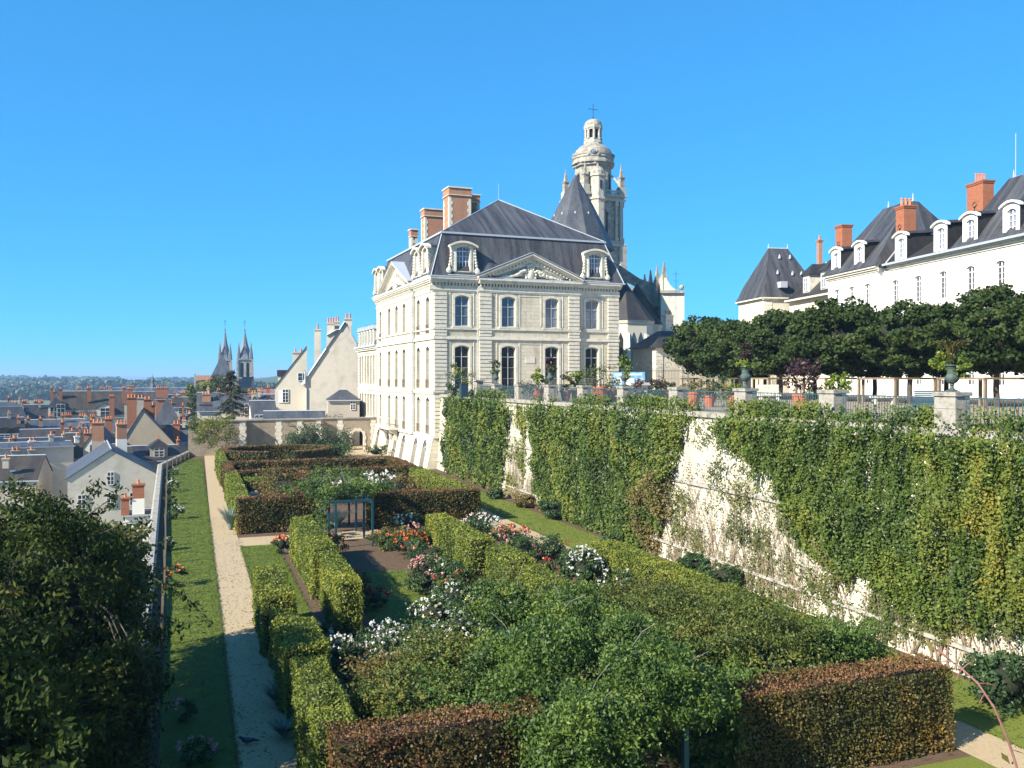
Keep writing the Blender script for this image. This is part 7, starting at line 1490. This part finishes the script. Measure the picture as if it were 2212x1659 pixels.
# -- houses between the conifer and the white gable
house('slate roofed house with tall brick chimney and a white dormer left of the conifer', 427, 476, 150, 848, 888, 9, 'e', 'render_cream', 'slate_blue', 0, chims=[(437, 455, 851, 872, 2.5, 'brick', 3)], dorms=[(443, 875, 886, 1.7, 1.2, 'flat')])
house('long slate roof behind the conifer', 470, 545, 175, 851, 885, 10, 'e', 'render', 'slate_blue', 0, wins=[(535, 884, 1.4, 2.2)])
house('small house with yellow rendered chimney right of the conifer', 536, 560, 165, 858, 880, 8, 'g', 'render_cream', 'slate_dark', 0, chims=[(543, 554, 848, 880, 1, 'render_beige', 2), (553, 566, 870, 892, -4, 'render_grey', 3)])
house('dark slate roof with an ornate little dormer left of the white house', 552, 600, 172, 852, 884, 9, 'e', 'brick', 'slate_dark', 0, dorms=[(579, 862, 876, 1.6, 1.0, 'gable')], chims=[(575, 583, 836, 852, 5, 'brick_orange', 1)])
house('far low roofs under the wooded hill', 545, 610, 320, 842, 850, 16, 'e', 'render_cream', 'tile', 0, chims=[(558, 563, 840, 848, 2, 'brick', 1)])
# -- the white gabled house group beyond the end wall
zg0 = -.2
h, r, pc, dd, zg = house('white rendered wing with shuttered window and lean roof left of the tall gable', 595, 662, 128, 748, 835, 9, 'g', 'render_cream', 'slate_dark', 0, zg=zg0, ridge=662) [0:5]
window(h, (617-pc)*dd/F, -.075, Zd(870, dd)-zg, 0.85, 2.0, 0, 2, 4, label='open window with white shutter'); window(h, (648-pc)*dd/F, -.075, Zd(823, dd)-zg, .7, 1.2, 0, 1, 2)
b = MB(); X = (607-pc)*dd/F; b.box(X-.3, X+.3, -.1, -.04, Zd(870, dd)-zg, Zd(843, dd)-zg); b.build('shutter', M['white_paint'], h)
b = MB(); x0, x1 = (601-pc)*dd/F, (650-pc)*dd/F; z1 = Zd(799, dd)-zg; b.box(x0, x1, 3, 6, Zd(830, dd)-zg, z1-.9, 0); b.box(x0-.15, x1, 2.8, 6.2, z1-.899, z1, 1); do = b.build('dormer', [M['render_cream'], M['slate_dark']], h); me, ge = win_mesh(1.4, 1.1, 2, 2, 0, 'white_paint', 'glass_blue'); link('dormer_window', me, do, (x0+1.0, 2.95, Zd(824, dd)-zg)); link('dormer_pane', ge, do, (x0+1.0, 2.95, Zd(824, dd)-zg))
chimney(r, (644-pc)*dd/F, 3, 1.6, 1.0, Zd(812, 131)-zg, Zd(761, 131)-zg, 'render', 2)
tg = thing('gabled_house', 'tall house with huge blank stained gable and stepped chimneys beside the palace wing', 'house', (*WD(715, 126), zg0), -az(715)); d0 = 126; zz = lambda y: Zd(y, d0) - zg0; xx = lambda p: (p-715)*d0/F
b = MB(); gp = [(663,970),(663,840),(657,836),(657,822),(705.6,748),(706.2,724),(726,712),(731,712),(743,695.5),(745,700),(759,702),(759,724),(768,738),(778,752),(784,770),(784,970)]
b.prism([(xx(p), zz(y)) for p, y in gp], (0,0,0), X_, (0,0,1), Y_, .5); b.box(xx(665), xx(783), .51, 13, 0, zz(830)); b.build('wall', M['render'], tg)
b = MB(); b.add([(xx(654),-.2,zz(826)),(xx(654),13,zz(826)),(xx(744),13,zz(694)),(xx(744),-.2,zz(694)),(xx(787),13,zz(772)),(xx(787),.55,zz(772))], [(0,1,2,3),(3,2,4,5)]); 
for (a, c) in (((655,828),(705,752)), ((706,724),(727,711.5)), ((727,711.5),(733,711.5)), ((733,711.5),(744,694)), ((760,724),(785,770))): b.tube([(xx(a[0]), -.12, zz(a[1])), (xx(c[0]), -.12, zz(c[1]))], .13, 6, 1)
r = b.build('roof', [M['slate_dark'], M['zinc']], tg); r.location.z = -.05
for p0, p1, yt, yb_, y, np_, mt in ((706.7, 722, 697, 740, .6, 3, 'render'), (722.5, 733, 694, 740, 1.9, 2, 'render'), (744, 759.5, 687, 722, .5, 2, 'render'), (680, 694, 711, 800, 3.5, 1, 'render')):
    chimney(r, xx((p0+p1)/2)*(1+y/d0), y + .3, (p1-p0)*d0/F, 1.0, Zd(yb_, d0+y)-zg0, Zd(yt, d0+y)-zg0, mt, np_, poth=.75)
b = MB(); 
for a, c in (((658,800),(662,803)), ((661,803),(661,830)), ((655,832),(661,826))): b.tube([(xx(a[0]), -.25, zz(a[1])), (xx(c[0]), -.25, zz(c[1]))], .14, 6)
b.tube([(xx(663.5), -.12, zz(838)), (xx(663.5), -.12, zz(900))], .09, 6); b.build('gutter', M['zinc'], tg)
house('small grey pavilion with flared hipped slate roof in front of the tall gable', 709, 776, 118, 842, 864, 5, 'h', 'render_grey', 'slate_blue', 2, zg=zg0, wins=[(762, 876, .65, 1.2)], inset=1.6)
house('long low slate roof just over the garden end wall', 572, 700, 113, 888, 904, 3.4, 'e', 'render_grey', 'slate_blue', 0, zg=zg0)
house('lean slate roofed outhouse left of the white wing', 545, 597, 120, 866, 902, 5, 'e', 'render', 'slate_blue', 6, zg=zg0 - 2, wins=[(560, 905, 1.2, 1.2)])
# -- twin spired church and its neighbours
ch = thing('twin_spired_church', 'distant grey stone church with two slender slate spires and an orange tiled nave', 'church', (*WD(505, 480), -14), -az(505)); d0 = 480; zz = lambda y: Zd(y, d0) + 14; xx = lambda p: (p-505)*d0/F
for i, (p0, p1, yt, yb_, ya, dy) in enumerate(((474, 500, 779, 830, 698, 6), (512.5, 543.5, 778, 818, 700, 0))):
    s = (xx(p1)-xx(p0))/2; cx = (xx(p0)+xx(p1))/2
    b = MB(); facade(b, (cx-s, dy-s, 0), X_, nS, 2*s, 0, zz(yt), [(s*.62, s*.42, zz(815 if i else 800), zz(783), .8), (s*1.38, s*.42, zz(815 if i else 800), zz(783), .8)], 1.0); facade(b, (cx-s, dy-s, 0), Y_, nW, 2*s, 0, zz(yt), [(s*.62, s*.42, zz(800), zz(783), .8), (s*1.38, s*.42, zz(800), zz(783), .8)], 1.0)
    b.add([(cx+s,dy-s,0),(cx+s,dy+s,0),(cx+s,dy+s,zz(yt)),(cx+s,dy-s,zz(yt))], [(0,1,2,3)]); b.box(cx-s+1.02, cx+s-.1, dy-s+1.02, dy+s, 0, zz(yt)-.1, 1)
    for sx in (-1, 1):
        b.frus(cx+sx*s-1.0, cx+sx*s+1.0, dy-s-1.0, dy-s+.9, 0, cx+sx*s-.45, cx+sx*s+.45, dy-s-.45, dy-s+.45, zz(yt)+.5, 0)
    b.box(cx-s-.5, cx+s+.5, dy-s-.5, dy+s+.5, zz(yt), zz(yt)+.5)
    if i: b.box(cx-s-.6, cx+s+.6, dy-s-.6, dy+s+.6, zz(818), zz(815))
    b.build('tower', [M['limedark'], M['dark']], ch)
    b = MB(); z0 = zz(yt)+.5; zt = zz(ya); b.lathe([(s*1.25, z0), (s*.95, z0+1.8), (s*.42, z0+(zt-z0)*.45), (.25, zt-4), (.12, zt-2), (.03, zt)], cx, dy, 8, None, math.pi/8)
    for sx in (-1, 1):
        for sy in (-1, 1): b.lathe([(1.15, z0), (.95, z0+2.6), (.05, z0+9.5)], cx+sx*s*.82, dy+sy*s*.82, 6)
        b.prism([(-1.1, 0), (1.1, 0), (0, 3.6)], (cx+sx*s*.55, dy, z0+.3) if False else (cx, dy-s*.8, z0+1.5+sx*1.2), X_, (0,0,1), Y_, 1.2)
    b.ball((cx, dy, zt-3.4), .5, 6, 4); sp = b.build('spire', M['slate_pale'], ch)
    b = MB(); b.tube([(cx,dy,zt-1),(cx,dy,zt+2.2)], .12, 5); b.tube([(cx-.7,dy,zt+1.2),(cx+.7,dy,zt+1.2)], .1, 4); b.build('spire_cross', M['iron_black'], sp)
b = MB(); b.lathe([(7.6, zz(812)), (6.6, zz(806)), (.1, zz(766))], xx(482), -14, 4, None, math.pi/4); b.build('crossing_roof', M['slate_blue'], ch)
b = MB(); b.box(xx(467), xx(497), -19, -9, 0, zz(812)); b.box(xx(430), xx(467), -22, -8, 0, zz(827)); b.box(xx(520), xx(547), -16, -4, 0, zz(842)); b.frus(xx(426), xx(434), -23, -20, 0, xx(428), xx(431), -22.5, -21, zz(808)); b.build('nave_wall', M['limedark'], ch)
b = MB(); b.add([(xx(429),-23,zz(828)),(xx(468),-23,zz(828)),(xx(470),-15,zz(811)),(xx(431),-15,zz(811)),(xx(429),-7,zz(828)),(xx(468),-7,zz(828))], [(0,1,2,3),(3,2,5,4)]); b.build('nave_roof', M['tile'], ch)
b = MB(); b.add([(xx(518),-17,zz(840)),(xx(546),-17,zz(840)),(xx(546),-9,zz(814)),(xx(522),-9,zz(814)),(xx(518),-3,zz(840)),(xx(546),-3,zz(840))], [(0,1,2,3),(3,2,5,4)]); b.build('choir_roof', M['slate_dark'], ch)
b = MB(); st_ = thing('domed_steeple', 'tiny distant steeple with stacked domes against the hills', 'steeple', (*WD(330, 420), -14)); s = 420/F; zz = lambda y: Zd(y, 420) + 14
b.box(-6*s, 6*s, -6*s, 6*s, 0, zz(843)); b.lathe([(5.5*s, zz(843)), (5.5*s, zz(838)), (6.5*s, zz(837)), (5.5*s, zz(833)), (2.6*s, zz(829)), (2.6*s, zz(823)), (3.2*s, zz(822)), (2.2*s, zz(818)), (1.1*s, zz(815)), (.5*s, zz(812)), (.1*s, zz(806))], 0, 0, 8); b.build('steeple', M['slate_blue'], st_)
# -- trees of the town
def ttree(label, px, py0, py1, wpx, d, mat='f_wood', n=3600, seed=1, leaf=None, zg=-14):
    x, y = WD(px, d); z1, z0 = Zd(py0, d), max(Zd(py1, d), zg + 2); r = wpx*d/F/2; zc = (z0+z1)/2; hz = (z1-z0)/2; o = thing('broadleaf_tree', label, 'tree', (x, y, zg), 0, 'trees among the town roofs'); P, N, T = clump_pts((0,0,zc-zg), (r, r, hz), max(30, n//40), 40, r*.27, seed, .55)
    leafmesh('crown', P, leaf or d/F*2.6, M[mat], N, .6, .8, tint=T, core=ellcore((0,0,zc-zg), (r*.6, r*.6, hz*.6), 10, 6, seed), coremat=M['core'], parent=o); b = MB(); b.tube([(0,0,0),(.2,0,(z0-zg)*.6),(0,0,z0-zg+hz)], .35, 7, None, .15); b.build('trunk', M['bark'], o)
for i, (px, y0, y1, w_, d, m, lb) in enumerate([(440, 818, 885, 46, 190, 'f_hedge', 'light green tree left of the twin spires'), (470, 812, 860, 50, 200, 'f_wood', 'green tree just before the church crossing roof'), (420, 835, 900, 34, 175, 'f_wood', 'darker green tree at the left of the clump before the church'), (412, 830, 870, 22, 210, 'f_hedge', 'yellow green tree rising at the left end of the clump'), (540, 835, 870, 34, 215, 'f_wood', 'green tree right of the conifer'),
        (330, 1180, 1300, 46, 60, 'f_wood', 'dark small tree hugging the outer side of the parapet'), (150, 1120, 1260, 60, 70, 'f_cherry', 'dark tree in the yard below the gabled house')]):
    ttree(lb, px, y0, y1, w_, d, M and m, 3600, 600+i)
x, y = WD(502, 124); cf = thing('conifer', 'dark drooping conifer standing beyond the end wall in front of the twin spires', 'tree', (x, y, -2)); b = MB(); H = Zd(795, 124) + 2; b.tube([(0,0,0),(.1,0,H*.5),(0,0,H-.1)], .2, 7, None, .03); b.build('trunk', M['barkpale'], cf)
g = np.random.default_rng(5); P = []; b = MB()
for i in range(64):
    zf = .28 + .70*i/64; L = (1-zf)**.62*4.7*g.uniform(.6, 1.15)*(1.0 if zf > .45 else .85); a = g.uniform(0, 6.28); t = np.linspace(.12, 1, 30)[:, None]; br = np.c_[t*L*math.cos(a), t*L*math.sin(a), H*zf + L*(.10*t - .34*t*t)]
    P.append(np.repeat(br, 5, 0) + g.normal(0, .1, (150, 3))*np.array([1.1, 1.1, 1.1]) - np.array([0,0,.16])); b.tube([tuple(br[0]), tuple(br[15]), tuple(br[-1])], .04, 4, None, .01)
b.build('branches', M['bark'], cf); leafmesh('needles', np.vstack(P), .25, M['f_pine'], None, 0, .45, parent=cf, droop=.5)
# ================================================================ HAZE
hz = MB(); hz.box(-13500, 13500, -2500, 13800, -15.0, 90.0); hm, n_, l_, bb_ = nt('haze_air'); n_.remove(bb_)
vp = n_.new('ShaderNodeVolumePrincipled'); vp.inputs['Density'].default_value = 0.00022; vp.inputs['Color'].default_value = (.42, .68, 1.0, 1); vp.inputs['Anisotropy'].default_value = 0
l_.new(vp.outputs[0], n_['Material Output'].inputs['Volume'])
o = hz.build('haze', hm); tag(o, kind='stuff', label='pale blue haze over the distant woods and hills')
